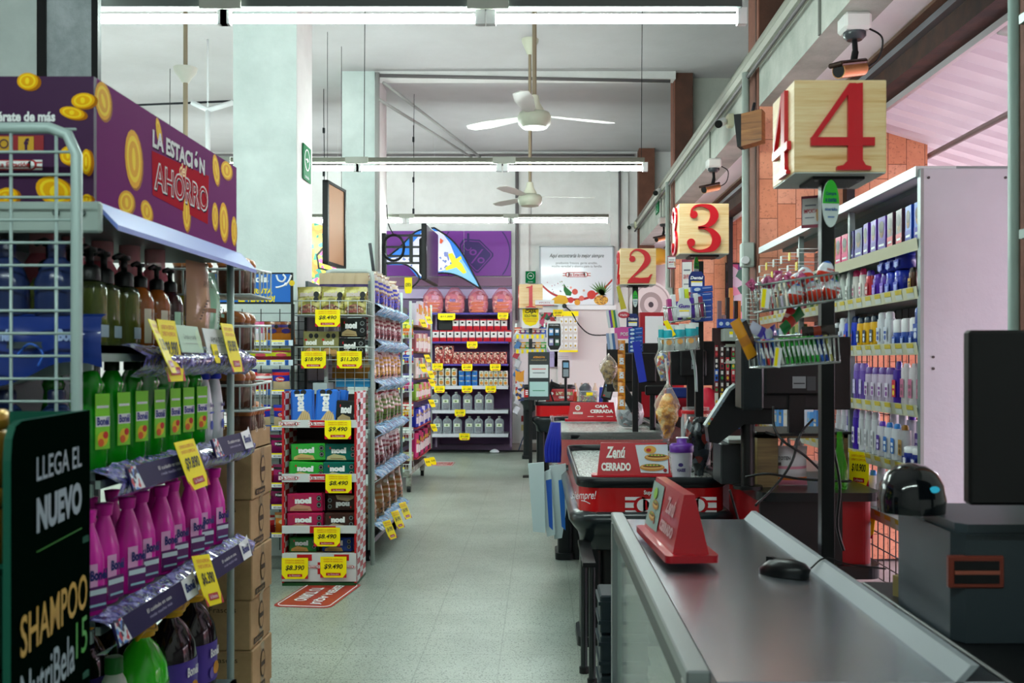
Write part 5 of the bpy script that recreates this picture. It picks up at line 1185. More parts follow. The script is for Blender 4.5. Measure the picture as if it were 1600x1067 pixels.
# pink net sacks of produce on the top
def sack(seed):
    b = MB(); rr = random.Random(seed)
    b.lathe([(.12, 0), (.165, .05), (.17, .2), (.15, .32), (.09, .40), (.03, .43)], m_mottle('sack_%d' % seed, ['#d0788a', '#d88a92', '#e0a49a', '#a8606a', '#dcb0c0', '#c8707c'], 16), 18, 1, .7, power=3)
    for i in range(7): b.cyl((-.13+rr.uniform(0, .05), -.115, .03+.028*i), (.13-rr.uniform(0, .05), -.118, .035+.028*i+rr.uniform(-.02, .02)), .013, mt('#d8785e', .5), 6)
    
    b.box(-.02, .10, -.13, -.10, .25, .34, mt('#d8a8c0', .4), .01) if seed % 2 else b.box(-.08, .02, -.135, -.10, .22, .27, mt('#8a7ab8', .4), .01)
    n = MB(); blob(n, .195, .49, mt('#d86a84', .4, alpha=.16), seed, .06, .95, .78, .3, 18, 12)
    return Proto('net_sack', 'sack', [('produce', b), ('net', n)])
for i, px in enumerate((675, 709, 746, 784)): sack(i+1).put((X_(px), WZ+.22, Z_(489)+.002), 0, 'pink net sack on top of the back shelves, %s from the aisle racks' % ORD[i], 'net sacks', scale=(.96, .96, .86))
tag(MB().box(PX(598, 16.8), PX(800, 16.8), 16.78, 16.83, Z_(462), Z_(447), mt('#c8b4d8', .5)).build('light_shelf_panel'), 'pale lilac board along the wall above the net sacks', 'board')
def rwpack():
    b = MB(); b.pillow(.085, .17, .05, mt('#d8d2d4', .35), [(0, .42, mt('#b81c2c', .35)), (.93, 1, mt('#b81c2c', .35))], 4, 8, .03, .03); b.disc(0, .115, .017, .015, -.028, BLACK); return Proto('coffee_pack', 'pack', [('coffee_pack', b)])
RW = rwpack()
for i in range(11): RW.put((X_(680)+i*.118, WZ+.08, Z_(534)+.001), 0, 'red and white pack in the lower row, %s from the aisle racks' % ORD[i], 'red and white packs', scale=(1.25, 1, 1.1))
for i in range(8): RW.put((X_(711)+i*.113, WZ+.10, Z_(534)+.192), 0, 'red and white pack in the upper row, %s from the aisle racks' % ORD[i], 'red and white packs', scale=(1.2, 1, 1.05))
tag(MB().box(X_(684), X_(706), WZ+.1, WZ+.3, Z_(534)+.19, Z_(534)+.36, BLK2, .01).build('black_crate'), 'black crate on the shelf of red and white packs', 'crate')
b = MB(); b.pillow(.13, .19, .06, m_mottle('bean_print', ['#7a1c1c', '#a83a34', '#c87a6a', '#d8c0b0', '#8a2a24'], 60, .3), None, 5, 8, .05, .12); b.disc(.02, .16, .022, .012, -.03, BLACK); RP = Proto('red_pouch', 'pouch', [('red_pouch', b)])
for i, px in enumerate((686, 701)): RP.put((X_(px), WZ+.1, Z_(569)), 0, 'large red bean pouch, %s' % ('nearest the aisle racks', 'beside the small pouches')[i] if False else 'large red bean pouch, %s' % ('next to the aisle racks', 'beside the small pouches')[i], scale=(1.2, 1, 1.6))
for i in range(8): RP.put((X_(713)+i*.109, WZ+.08, Z_(569)), 0, 'small red bean pouch, %s after the large pouches' % ORD[i], 'small red pouches', scale=(.85, 1, 1.05))
def can(c1, c2, label):
    b = MB(); b.lathe([(.035, 0), (.037, .004), (.037, .012), (.037, .10), (.037, .108), (.035, .112)], [mt('#a8a8a8', .3, .8)]*2+[mt(c1, .4)]+[mt('#a8a8a8', .3, .8)]*2, 14); b.disc(0, .045, .024, .026, -.0375, mt(c2, .5)); b.rect(-.016, .016, .078, .09, -.0378, mt('#3a6a34', .5)); return Proto('food_can', 'can', [('food_can', b)])
CW = can('#cfcdbc', '#b87a2c', ''); CB = can('#2478c8', '#1c5aa8', '')
for r in range(2):
    for i in range(4): CW.put((X_(679)+i*.105+.0, WZ+.06, Z_(603)+.146*r), 0, 'cream labelled can in the inner block, %s row, %s from the aisle racks' % (('bottom', 'top')[r], ORD[i]), 'cream cans', scale=1.28)
    for i in range(6): CW.put((X_(752)+i*.078, WZ+.06, Z_(603)+.128*r), 0, 'cream labelled can beyond the blue cans, %s row, %s from them' % (('bottom', 'top')[r], ORD[i]), 'cream cans', scale=1.05)
for r in range(3):
    for i in range(3): CB.put((X_(721)+i*.105, WZ+.06, Z_(603)+.083*r), 0, 'small blue can, %s column, %s from the shelf' % (ORD[i], ORD[r]), 'blue cans', scale=(1.3, 1.3, .73))
WBOT = mt('#d4dce4', .08, alpha=.22)
b = MB(); b.lathe([(.06, 0), (.072, .012), (.073, .05), (.069, .06), (.073, .07), (.073, .12), (.069, .13), (.073, .14), (.073, .225), (.06, .26), (.024, .285), (.02, .3)], WBOT, 14)
WA = Proto('water_bottle', 'water bottle', [('bottle_body', b), ('cap', MB().cyl((0, 0, .298), (0, 0, .32), .021, mt('#c8ccc8', .3), 12)), ('label', MB().rect(-.045, .045, .13, .19, -.0715, mt('#d0d4c0', .4)).disc(0, .16, .02, .014, -.0722, mt('#6a8a3c', .5)))])
for i, px in enumerate((680, 696, 712, 730, 748, 764)): WA.put((X_(px), WZ+.1, Z_(641)), 0, 'large clear water bottle on the upper bottle shelf, %s from the aisle racks' % ORD[i], 'water bottles', scale=(1.02, 1, .92))
for i, px in enumerate((683, 698, 714, 733, 747, 764, 780)): WA.put((X_(px), WZ+.1, Z_(678)), 0, 'large clear water bottle on the lower bottle shelf, %s from the aisle racks' % ORD[i], 'water bottles', scale=(1.0, 1, .88))
for i, (px, py, lb) in enumerate(((698, 495, 'hanging low at the inner end of the net sack shelf'), (786, 494, 'at the far corner of the net sack shelf'), (738, 539, 'under the red and white packs'), (684, 573, 'under the large red pouches'), (730, 574, 'under the small red pouches, middle'), (774, 574, 'under the small red pouches, corner'), (687, 608, 'under the inner cream cans'), (730, 608, 'under the blue cans'), (767, 608, 'under the cream cans beyond the blue'), (719, 645, 'on the upper water bottle shelf'), (726, 682, 'on the lower water bottle shelf'))):
    pcard('11.200', (X_(px), WZ-.03, Z_(py)), 0, 'yellow price card %s' % lb, .17 if i else .28, .11, small=(i == 0))
# cords and litter on the floor along the wall
tag(MB().tube(catmull([(-1.9, 16.6, .02), (-1, 16.55, .02), (-.5, 16.5, .02), (.1, 16.5, .02), (.3, 16.45, .02)]), .014, BLACK).tube(catmull([(-.35, 16.6, .02), (-.2, 16.7, .35), (.1, 16.8, .5), (.3, 16.8, .3), (.25, 16.6, .02)]), .01, mt('#1c3a5c', .4)).tube(catmull([(.2, 16.75, 1.2), (.3, 16.75, .6), (.35, 16.6, .05), (.1, 16.5, .02)]), .012, mt('#1c2a5c', .4)).build('cable'), 'tangled black and blue cables on the floor along the back wall', 'cable')
tag(MB().lathe([(.01, 0), (.05, .01), (.06, .03), (.03, .06), (.0, .07)], mt('#c8ccd4', .5), 9, 1.4, .8).build('crumpled_paper', None, (PX(773, 16.3), 16.3, .001)), 'crumpled white paper on the floor by the back cables', 'paper')
for i, c in enumerate(('#8c1c1c', '#c8b878')): tag(MB().box(-.05, .05, -.02, .0, -.05, .05, mt(c, .5), .005).build('wall_socket', None, (PX(819, 16.84), 16.84, PZ((654, 668)[i], 16.84))), ('dark red', 'cream')[i]+' wall socket low beside the first checkout', 'socket')

# ================================================================== FAR KIOSK AROUND BOX SIGN 1
KZ = 13.0
def X_(px): return PX(px, KZ)
def Z_(py): return PZ(py, KZ)
t = thing('counter_rack', 'white wire counter rack of candy under the box sign one', 'rack', (0, 0, 0))
b = MB(); b.tube([(X_(806), KZ+.1, 1.0), (X_(806), KZ+.1, Z_(505))], .012, WIREW); b.tube([(X_(851), KZ+.1, 1.0), (X_(851), KZ+.1, Z_(505))], .012, WIREW); b.build('frame', t)
cc = [('#c8442c', '#7a2a6c', '#3a5ab0'), ('#1c1c22', '#d8961c', '#3c9a3a')]
for k, py in enumerate((527, 550)):
    z = Z_(py); basket_at(805, 852, py+1, .05, KZ-.05, .2, '', 'basket', t)
    ps = [snack((c, c, '#d8c8b8'), .09, .13, .04, '', seed=40+k) for c in cc[k]]
    for i in range(6): ps[i % 3].put((X_(809)+i*.066, KZ+.02, z), 0, 'small candy bag in the %s basket under box sign one, %s from the shelves' % (('upper', 'lower')[k], ORD[i]), 'counter candy bags')
    b = MB(); b.rect(X_(806), X_(852), z-.02, z+.035, KZ-.07, mt('#c9ccc4', .4))
    for i in range(6): b.rect(X_(807)+.065*i, X_(807)+.065*i+.03, z-.018, z+.033, KZ-.072, YEL)
    b.build('price_strip', t)
Z = 12.9
t = thing('notice_card', 'white card with a yellow disc for the quick checkout below sign one', 'card', (PX(829, Z), Z, PZ(497, Z)))
MB().box(-.11, .11, 0, .005, -.13, .13, WHITE).build('sheet', t)
MB().poly([(-.105, .125), (.105, .125), (.105, -.02), (.07, -.08), (0, -.105), (-.07, -.08), (-.105, -.02)], -.002, YEL).text('CAJA', .055, (0, -.004, .08), BLACK, w=.14, bold=.03, shear=.2).text('SOLO PARA', .035, (0, -.004, .03), BLACK, w=.16, bold=.03).text('DISCAPACITADOS', .022, (0, -.004, -.01), mt('#c8481c', .5), w=.18).text('Y EMBARAZADAS', .022, (0, -.004, -.04), mt('#c8481c', .5), w=.15).build('print', t)
t = thing('notice_sign', 'dark notice sheet with two white boxes on the first checkout', 'notice', (PX(842, Z), Z, 1.0))
MB().box(-.14, .14, 0, .01, 0, PZ(550, Z)-1.0, mt('#2c3436', .4)).build('sheet', t)
MB().text('ATENCIÓN', .03, (0, -.003, .56), mt('#e0981c', .5), w=.15, bold=.04).text('PARA NUESTROS CLIENTES', .015, (0, -.003, .52), mt('#b8a878', .5), w=.2).rect(-.12, .12, .29, .46, -.003, mt('#cfdcdc', .4)).rect(-.12, .12, .05, .24, -.003, mt('#a8d0cc', .4)).rect(-.08, .08, .35, .36, -.004, mt('#5a6a6a', .5)).rect(-.09, .09, .40, .41, -.004, mt('#c83a3a', .5)).rect(-.08, .08, .12, .13, -.004, mt('#3a8a5a', .5)).build('print', t)
t = thing('battery_rack', 'black and white rounded hanging rack of batteries', 'rack', (PX(866, Z), Z, PZ(526, Z)))
MB().prism([(-.09, .2), (.09, .2), (.1, .1), (.1, -.12), (.06, -.19), (-.06, -.19), (-.1, -.12), (-.1, .1)][::-1], .01, (0, .01, 0), (1, 0, 0), (0, 0, 1), WHITE).build('board', t)
MB().prism([(-.075, .17), (.075, .17), (.083, .1), (.083, -.11), (.05, -.17), (-.05, -.17), (-.083, -.11), (-.083, .1)][::-1], .006, (0, -.001, 0), (1, 0, 0), (0, 0, 1), BLACK).build('tray', t)
b = MB().text('INTERCAMBIO', .016, (0, -.009, .15), WHITE, w=.12); b.build('print', t)
for i, (x, z, c) in enumerate(((-.04, .06, '#5a9ad8'), (.035, .06, '#1c5a7c'), (-.04, -.07, '#8a8ab8'), (.035, -.07, '#2c5a48'))): tag(MB().box(-.028, .028, -.02, 0, -.045, .045, mt(c, .4), .004).rect(-.02, .02, -.01, .03, -.0215, WHITE).build('battery_pack', None, (PX(866, Z)+x, Z-.009, PZ(526, Z)+z)), ('sky blue', 'dark teal', 'lilac', 'dark green')[i]+' battery pack hanging in the rounded rack', 'pack')
t = thing('hanging_display', 'yellow topped wall display card of small hooks and rings', 'display', (PX(888, 16.6), 16.6, PZ(520, 16.6)))
MB().box(-.16, .16, 0, .02, -.30, .36, mt('#d0c8c4', .5)).box(-.17, .17, -.01, 0, .28, .36, YEL).box(-.16, .16, -.01, 0, -.32, -.29, YEL).build('board', t)
for r in range(4):
    for i in range(4): tag(MB().box(-.028, .028, -.01, 0, -.045, .045, WHITE, .003).disc(0, -.01, .015, .018, -.012, mt('#b8942c', .4)).build('hook_pack', None, (PX(888, 16.6)-.115+.077*i, 16.598, PZ(520, 16.6)+.20-.135*r)), 'small white hook pack on the yellow display, row %s, %s across' % (ORD[r], ORD[i]), 'hook pack', 'hook packs')
for i, (px, py, w_, c) in enumerate(((831, 0, 0, 0), (870, 489, .2, 1))):
    if i: pcard('2.000', (PX(872, 12.8), 12.8, PZ(489, 12.8)), 0, 'yellow card above the rounded battery rack', .13, .09)
t = thing('product_strip', 'hanging card of black sunglasses and toys beside sign one', 'display', (PX(850, 13.2), 13.2, PZ(500, 13.2)))
MB().box(-.06, .16, 0, .01, -.12, .1, m_mottle('toy_cards', ['#1c1c20', '#b01c2c', '#c8c8c8', '#2a7a5a', '#d04a7c', '#1c1c20'], 22)).build('cards', t)
tag(MB().rect(-.12, .12, -.035, .035, -.002, WHITE).rect(-.12, .12, -.035, -.025, -.003, RED).text('IMPORTA', .02, (0, -.004, 0), mt('#a83a5a', .5), w=.14).box(-.12, .12, 0, .004, -.035, .035, WHITE).build('small_sign', None, (PX(851, 12.6), 12.6, PZ(473, 12.6))), 'small white and red sign hanging beside the box sign one', 'sign')
for i in range(9): tag(MB(Matrix.Rotation(.5, 4, 'Y')).box(-.035, .035, -.015, .015, -.05, .05, mt(('#c8ccd4', '#4a7ab0', '#b83a4a')[i % 3 if i < 5 else 0], .4), .008).build('sachet', None, (PX(807+(i % 2)*2-(i > 6)*0, 13.0), 13.0, PZ(525+i*14.5, 13.0))), 'sachet in the hanging strip beside the back shelves, %s from the top' % ORD[i], 'sachet', 'strip sachets')
tag(MB().tube([(PX(808, 13.05), 13.06, PZ(515, 13.05)), (PX(808, 13.05), 13.06, PZ(650, 13.05))], .006, WIREW).build('hanging_strip'), 'thin hanging strip carrying sachets beside the back shelves', 'strip')
t = thing('toy_mask', 'orange and black paper wrapper pile hanging on the counter rack post', 'toy', (PX(812, 12.9), 12.9, PZ(590, 12.9)))
MB().poly([(-.06, .1), (0, .06), (.06, .1), (.05, -.02), (0, -.06), (-.05, -.02)], -.01, mt('#d8942c', .5)).box(-.055, .055, -.008, .0, -.3, .08, m_mottle('wrap', ['#1c2a5c', '#a81c24', '#d8a03c', '#c8c8d0'], 24)).build('wrappers', t)
# white cabinet and shelf of bottles behind the first checkout
tag(MB().box(PX(870, 16.6), PX(962, 16.6), 16.35, 16.85, 0, PZ(620, 16.5), WHITE, .01).build('back_counter'), 'low white counter along the back wall', 'counter')
b = MB(); b.lathe([(.04, 0), (.045, .01), (.045, .1), (.03, .14), (.018, .16), (.018, .19)], mt('#d0b8a0', .2, alpha=.6), 12); HB = Proto('cream_bottle', 'bottle', [('cream_bottle', b)])
for i, px in enumerate((867, 876, 899, 909, 919, 930)): HB.put((PX(px, 16.5), 16.5, PZ(620, 16.5)+.002), 0, 'pale cream bottle on the low white counter, %s from the checkout notice' % ORD[i], 'cream bottles', scale=(1, 1, 1.2))
tag(MB().tube(catmull([P(882, 478, 16.7), P(893, 488, 16.6), P(905, 508, 16.6), P(925, 523, 16.6), P(962, 522, 16.6)]), .012, BLACK).cyl(P(882, 478, 16.75), P(882, 478, 16.6), .04, BLACK).build('power_cable'), 'black power cable drooping across the white back wall', 'cable')
tag(MB().box(PX(872, 16.84), PX(962, 16.84), 16.78, 16.88, PZ(484, 16.84), PZ(477, 16.84), WHITE).box(PX(872, 16.84), PX(962, 16.84), 16.86, 16.9, PZ(640, 16.84), PZ(484, 16.84), mt('#d8d0d0', .6)).build('wall_panel'), 'pale wall panel with a ledge below the fruit poster', 'panel')
for i, (px, py, w_, h_, c) in enumerate(((863, 558, .18, .33, '#a8a0c8'), (880, 560, .3, .30, '#d8d4d8'))): tag(MB().box(-w_/2, w_/2, 0, .006, -h_/2, h_/2, mt(c, .5)).rect(-w_*.3, w_*.3, h_*.1, h_*.12, -.001, mt('#8a8a94', .5)).rect(-w_*.3, w_*.3, 0, h_*.02, -.001, mt('#8a8a94', .5)).build('notice_sheet', None, (PX(px, 16.82), 16.84, PZ(py, 16.82))), ('lilac', 'white')[i]+' notice sheet on the wall behind the first checkout', 'notice')
# ================================================================== CHECKOUTS
def rrect(x0, x1, y0, y1, r, n=6):
    pts = []
    for cx, cy, a0 in ((x1-r, y1-r, 0), (x0+r, y1-r, 90), (x0+r, y0+r, 180), (x1-r, y0+r, 270)):
        for k in range(n+1): a = math.radians(a0+90*k/n); pts.append((cx+r*math.cos(a), cy+r*math.sin(a)))
    return pts
def band(b, pts_z, mat, smooth=True):
    """pts_z: list of (outline, z)"""
    n = len(pts_z[0][0]); vs = []
    for o, z in pts_z: vs += [(x, y, z) for x, y in o]
    b.add(vs, [(j*n+i, j*n+(i+1) % n, (j+1)*n+(i+1) % n, (j+1)*n+i) for j in range(len(pts_z)-1) for i in range(n)], mat, smooth)
FASC = mt('#c00c14', .28, coat=.4)
def checkout(x0, x1, y0, y1, zt, label, wrap=False, zleg=0, fasc=.155, front=None, legs=True):
    t = thing('checkout_counter', label, 'counter', (0, 0, 0))
    O = rrect(x0, x1, y0, y1, .12)
    def ex(d): return rrect(x0-d, x1+d, y0-d, y1+d, .12+d)
    MB().prism(rrect(x0+.01, x1-.01, y0+.01, y1-.01, .11), .02, (0, 0, zt-.03), (1, 0, 0), (0, 1, 0), GRAN).build('worktop', t)
    b = MB(); band(b, [(ex(-.012), zt-.005), (ex(-.012), zt+.022), (ex(0), zt+.03), (ex(.008), zt+.02), (ex(.008), zt-.02), (ex(0), zt-.026)], mt('#101418', .3)); b.build('rim', t)
    b = MB(); band(b, [(ex(-.004), zt-fasc), (ex(-.004), zt-.02)], FASC); b.build('fascia', t)
    b = MB(); z1 = zt-fasc; band(b, [(ex(-.05), z1-.20), (ex(-.02), z1-.19), (ex(-.01), z1-.12), (ex(.02), z1-.085), (ex(.045), z1-.05), (ex(.045), z1-.02), (ex(.02), z1+.005), (ex(-.006), z1+.006)], mt('#121c20', .28, coat=.3)); b.build('bumper', t)
    if legs:
        MB().prism(rrect(x0+.12, x1-.05, y0+.12, y1-.1, .05), zt-fasc-.2-zleg-.0, (0, 0, zleg), (1, 0, 0), (0, 1, 0), BLK2).build('cabinet', t)
        MB().prism(rrect(x0+.02, x0+.14, y0+.12, y0+.42, .04), zt-fasc-.16, (0, 0, 0), (1, 0, 0), (0, 1, 0), mt('#0e1416', .4)).prism(rrect(x0+.0, x0+.15, y0+.10, y0+.44, .05), .05, (0, 0, 0), (1, 0, 0), (0, 1, 0), mt('#0e1416', .4)).build('leg_column', t)
    return t
c3 = checkout(.20, .97, 5.13, 7.15, .875, 'red and black checkout counter with granite top and closed sign, second from the camera')
b = MB(); y = 5.13-.004
b.text('Supermercados', .028, (PX(1030, 5.13), y, PZ(770, 5.13)), WHITE, w=.16, bold=.03); logo(b, PX(1048, 5.13), PZ(789, 5.13), .085, y, red=mt('#b8101a', .35))
b.text('siempre!', .055, (PX(918, 5.13)-.02, y, PZ(775, 5.13)), WHITE, w=.13, shear=.3, bold=.01); b.tube(catmull([P(908, 782, 5.125), P(914, 783, 5.125), P(922, 787, 5.125)]), .0025, WHITE, 4)
b.build('front_print', c3)
b = MB()
for x, yy in ((.215, 4.80), (.245, 4.62)): b.cyl((x, yy, 0), (x, yy, .56), .017, mt('#3c4042', .25, .8), 10); b.cyl((x, yy, 0), (x, yy, .03), .024, BLACK, 10)
b.box(.2, .26, 4.60, 5.2, .55, .57, BLACK); o = b.build('bumper_rail', c3)
c2 = checkout(.12, .95, 7.42, 9.55, .945, 'plastic wrapped red checkout counter, third from the camera', fasc=.22)
b = MB(); rr = random.Random(4); O = rrect(.10, .97, 7.40, 9.57, .13, 8); n = len(O)
vs = []
for j, z in enumerate((.72, .78, .84, .90, .955, .985)):
    for x, yv in O: vs.append((x+rr.uniform(-.014, .014), yv+rr.uniform(-.014, .014), z+rr.uniform(-.008, .008)))
b.add(vs, [(j*n+i, j*n+(i+1) % n, (j+1)*n+(i+1) % n, (j+1)*n+i) for j in range(5) for i in range(n)], mt('#c8ccc8', .1, alpha=.18), True); b.build('plastic_wrap', c2)
b = MB(); logo(b, .74, .80, .075, 7.415); b.build('front_print', c2)
c1 = checkout(-.06, .75, 12.9, 14.6, .955, 'small looking red checkout counter with brass tap, fourth from the camera', fasc=.17)
c0 = checkout(-.27, .55, 15.2, 16.2, 1.1, 'last red checkout counter before the back wall', fasc=.15, zleg=.3)
b = MB(); logo(b, -.02, 1.03, .07, 15.19); b.build('front_print', c0)

# box signs with raised red numerals
def ribbon(b, pts, ws, M, h, mat):
    cp = catmull([(x, z, w) for (x, z), w in zip(pts, ws)], 7); L = []; R = []
    for i, (x, z, w_) in enumerate(cp):
        a = cp[max(0, i-1)]; c = cp[min(len(cp)-1, i+1)]; dx_, dz_ = c[0]-a[0], c[1]-a[1]; l = math.hypot(dx_, dz_) or 1
        L.append((x-dz_/l*w_/2, z+dx_/l*w_/2)); R.append((x+dz_/l*w_/2, z-dx_/l*w_/2))
    vs = []
    for (a, c) in zip(L, R): vs += [M @ Vector((a[0], 0, a[1])), M @ Vector((c[0], 0, c[1])), M @ Vector((a[0], -h, a[1])), M @ Vector((c[0], -h, c[1]))]
    fs = []
    for i in range(len(L)-1):
        k = 4*i; fs += [(k+2, k+3, k+7, k+6), (k, k+2, k+6, k+4), (k+1, k+5, k+7, k+3)]
    n = 4*(len(L)-1); fs += [(0, 1, 3, 2), (n, n+2, n+3, n+1)]
    b.add(vs, fs, mat)
NUM = mt('#cc0f20', .3, coat=.3)
def numeral(n, s, M, name, parent):
    """numeral on the face x,z in 0..s, raised towards -y"""
    b = MB(); h = .012
    S = M @ Matrix.Diagonal((s, 1, s, 1))
    def pl(poly, cnt=[0]): 
        cnt[0] += 1; hh = h+.0004*(cnt[0] % 5)
        vs = [S @ Vector((x, -hh, z)) for x, z in poly]+[S @ Vector((x, 0, z)) for x, z in poly]; k = len(poly)
        tri = geometry.tessellate_polygon([[Vector((x, z, 0)) for x, z in poly]])
        b.add(vs, [tuple(q) for q in tri]+[(i, (i+1) % k, k+(i+1) % k, k+i) for i in range(k)], NUM)
    def dot(cx, cz, r): pl([(cx+r*math.cos(2*PI*i/20), cz+r*math.sin(2*PI*i/20)) for i in range(20)])
    if n == 4:
        pl([(.57, .94), (.73, .96), (.73, .03), (.57, .03)][::-1]); pl([(.17, .36), (.235, .36), (.66, .955), (.585, .955)]); pl([(.17, .28), (.86, .28), (.86, .37), (.17, .37)])
        pl([(.45, .015), (.45, .055), (.52, .07), (.57, .12), (.73, .12), (.76, .07), (.82, .055), (.82, .015)])
    elif n == 3:
        ribbon(b, [(.24, .80), (.26, .88), (.34, .945), (.48, .955), (.64, .90), (.70, .76), (.64, .62), (.52, .54), (.38, .515)], [.03, .04, .045, .06, .12, .165, .13, .07, .045], S, h, NUM)
        ribbon(b, [(.38, .505), (.52, .50), (.66, .43), (.745, .28), (.68, .12), (.52, .055), (.34, .05), (.22, .12), (.18, .22)], [.04, .05, .11, .175, .14, .07, .05, .05, .03], S, h, NUM)
        dot(.29, .775, .075); dot(.235, .215, .08)
    elif n == 2:
        ribbon(b, [(.28, .76), (.30, .86), (.42, .95), (.58, .93), (.71, .84), (.76, .70), (.70, .55), (.52, .36), (.34, .20), (.22, .08)], [.04, .04, .05, .09, .14, .17, .15, .08, .05, .04], S, h, NUM)
        pl([(.19, .03), (.80, .03), (.86, .22), (.90, .28), (.84, .27), (.78, .19), (.55, .17), (.40, .19), (.28, .15)]); dot(.335, .70, .085)
    else:
        pl([(.42, .07), (.57, .07), (.57, .95), (.52, .95), (.48, .91), (.30, .87), (.30, .84), (.42, .84)]); pl([(.28, .015), (.28, .045), (.42, .08), (.57, .08), (.71, .045), (.71, .015)])
    b.build(name, parent)
def box_sign(n, px0, px1, Z, py_top, label, side=True, rz=0):
    s = (px1-px0)/F*Z; x0 = PX(px0, Z); zt = PZ(py_top, Z)
    t = thing('box_sign', label, 'sign', (x0+s/2, Z+s/2, zt-s), rz)
    MB().box(-s/2, s/2, -s/2, s/2, 0, s, WOODB, .002).build('box', t)
    MB().box(-s/2+.002, s/2-.002, -s/2+.002, s/2-.002, -.003, .0, mt('#c4cdc8', .4)).build('underside', t)
    numeral(n, s, Matrix.Translation((-s/2, -s/2, 0)), 'front_numeral', t)
    if side: numeral(n, s, Matrix.Translation((-s/2, s/2, 0)) @ Matrix.Rotation(-PI/2, 4, 'Z'), 'side_numeral', t)
    b = MB(); b.box(-.07, .09, -.09, .07, -.012, -.003, BLACK)
    for x in (-.055, .075):
        for y in (-.075, .055): b.cyl((x, y, -.016), (x, y, -.012), .006, mt('#8a8a8a', .3, .8), 8)
    b.build('mounting_plate', t)
    return t, x0, s, zt
def post(px, Z, ztop, label, w_=.045):
    x = PX(px, Z); t = thing('sign_post', label, 'post', (x, Z, 0))
    MB().box(-w_/2, w_/2, -w_/2, w_/2, .012, ztop, BLACK, .002).build('post', t); MB().box(-.1, .1, -.1, .1, 0, .012, BLACK).build('foot_plate', t); return t
box_sign(4, 1241, 1385, 3.02, 125, 'wooden box sign with red numeral four, largest and nearest the camera'); post(1291, 3.16, PZ(268, 3.02)-.016, 'black square post under the box sign with numeral four', .042)
box_sign(3, 1061, 1139, 5.44, 318, 'wooden box sign with red numeral three above the granite topped checkout'); post(1092, 5.58, PZ(400, 5.44)-.016, 'black square post under the box sign with numeral three')
box_sign(2, 969, 1025, 7.78, 388, 'wooden box sign with red numeral two above the plastic wrapped checkout'); post(992.5, 7.92, PZ(443, 7.78)-.016, 'black square post under the box sign with numeral two')
box_sign(1, 811, 848, 12.7, 444, 'wooden box sign with red numeral one by the back wall'); post(829, 12.97, PZ(481, 12.7)-.016, 'black square post under the box sign with numeral one')
def oval(px, py, Z, w_, h_, rz, label):
    b = MB(); pts = [(w_/2*math.cos(a*PI/12), h_/2*math.sin(a*PI/12)) for a in range(24)]
    b.prism(pts, .003, (0, .003, 0), (1, 0, 0), (0, 0, 1), mt('#c8d4d2', .35))
    b.poly([(x, z) for x, z in pts if z > -.02*h_], -.001, mt('#2fae2c', .4)); b.text('Compra', h_*.09, (0, -.002, h_*.2), mt('#123c6a', .5), w=w_*.62, bold=.03); b.text('a cuotas', h_*.09, (0, -.002, h_*.08), mt('#123c6a', .5), w=w_*.66, bold=.03)
    b.text('sistecrédito', h_*.07, (0, -.002, -h_*.12), mt('#2a5a9a', .5), w=w_*.74, bold=.03); b.rect(-w_*.2, w_*.2, -h_*.3, -h_*.27, -.002, mt('#5a7ab0', .5))
    tag(b.build('oval_sticker', None, P(px, py, Z), (0, 0, rz)), label, 'sticker')
oval(1298, 318, 2.98, .053, .142, .15, 'green and white oval card on the post of sign four'); oval(1088, 420, 5.5, .055, .14, .9, 'green and white oval card on the post of sign three'); oval(992.5, 467, 7.85, .04, .13, 0, 'green and white oval card on the post of sign two')
def small_sign(px0, px1, py0, py1, Z, txt, label, rz=0, slant=0):
    w_ = (px1-px0)/F*Z; h_ = (py1-py0)/F*Z; b = MB(); b.box(-w_/2, w_/2, 0, .004, -h_/2, h_/2, mt('#8a3048', .4)); b.rect(-w_*.45, w_*.45, -h_*.4, h_*.42, -.001, mt('#d4d0d0', .4))
    b.text(txt, h_*.13, (0, -.002, h_*.02), mt('#b02a3c', .5), w=w_*.7, bold=.03); b.rect(-w_*.3, w_*.3, h_*.18, h_*.22, -.002, mt('#6a6a7a', .5)); b.rect(-w_*.3, w_*.2, -h_*.2, -h_*.17, -.002, mt('#6a6a7a', .5)); b.disc(w_*.36, -h_*.12, w_*.07, h_*.2, -.002, mt('#c89a6a', .5))
    tag(b.build('small_sign', None, P((px0+px1)/2, (py0+py1)/2, Z), (0, 0, rz)), label, 'sign')
small_sign(1252, 1281, 306, 356, 3.25, 'IMPORTA', 'small white sign with dark red edge hanging behind the post of sign four', -.5)
small_sign(1043, 1056, 400, 420, 5.4, 'IMPORTA', 'small white sign with dark red edge below the corner of box sign three', 0); small_sign(1065, 1082, 405, 462, 6.6, 'GRAN PROMO', 'tall white and red sign behind the post of sign three', -.3)

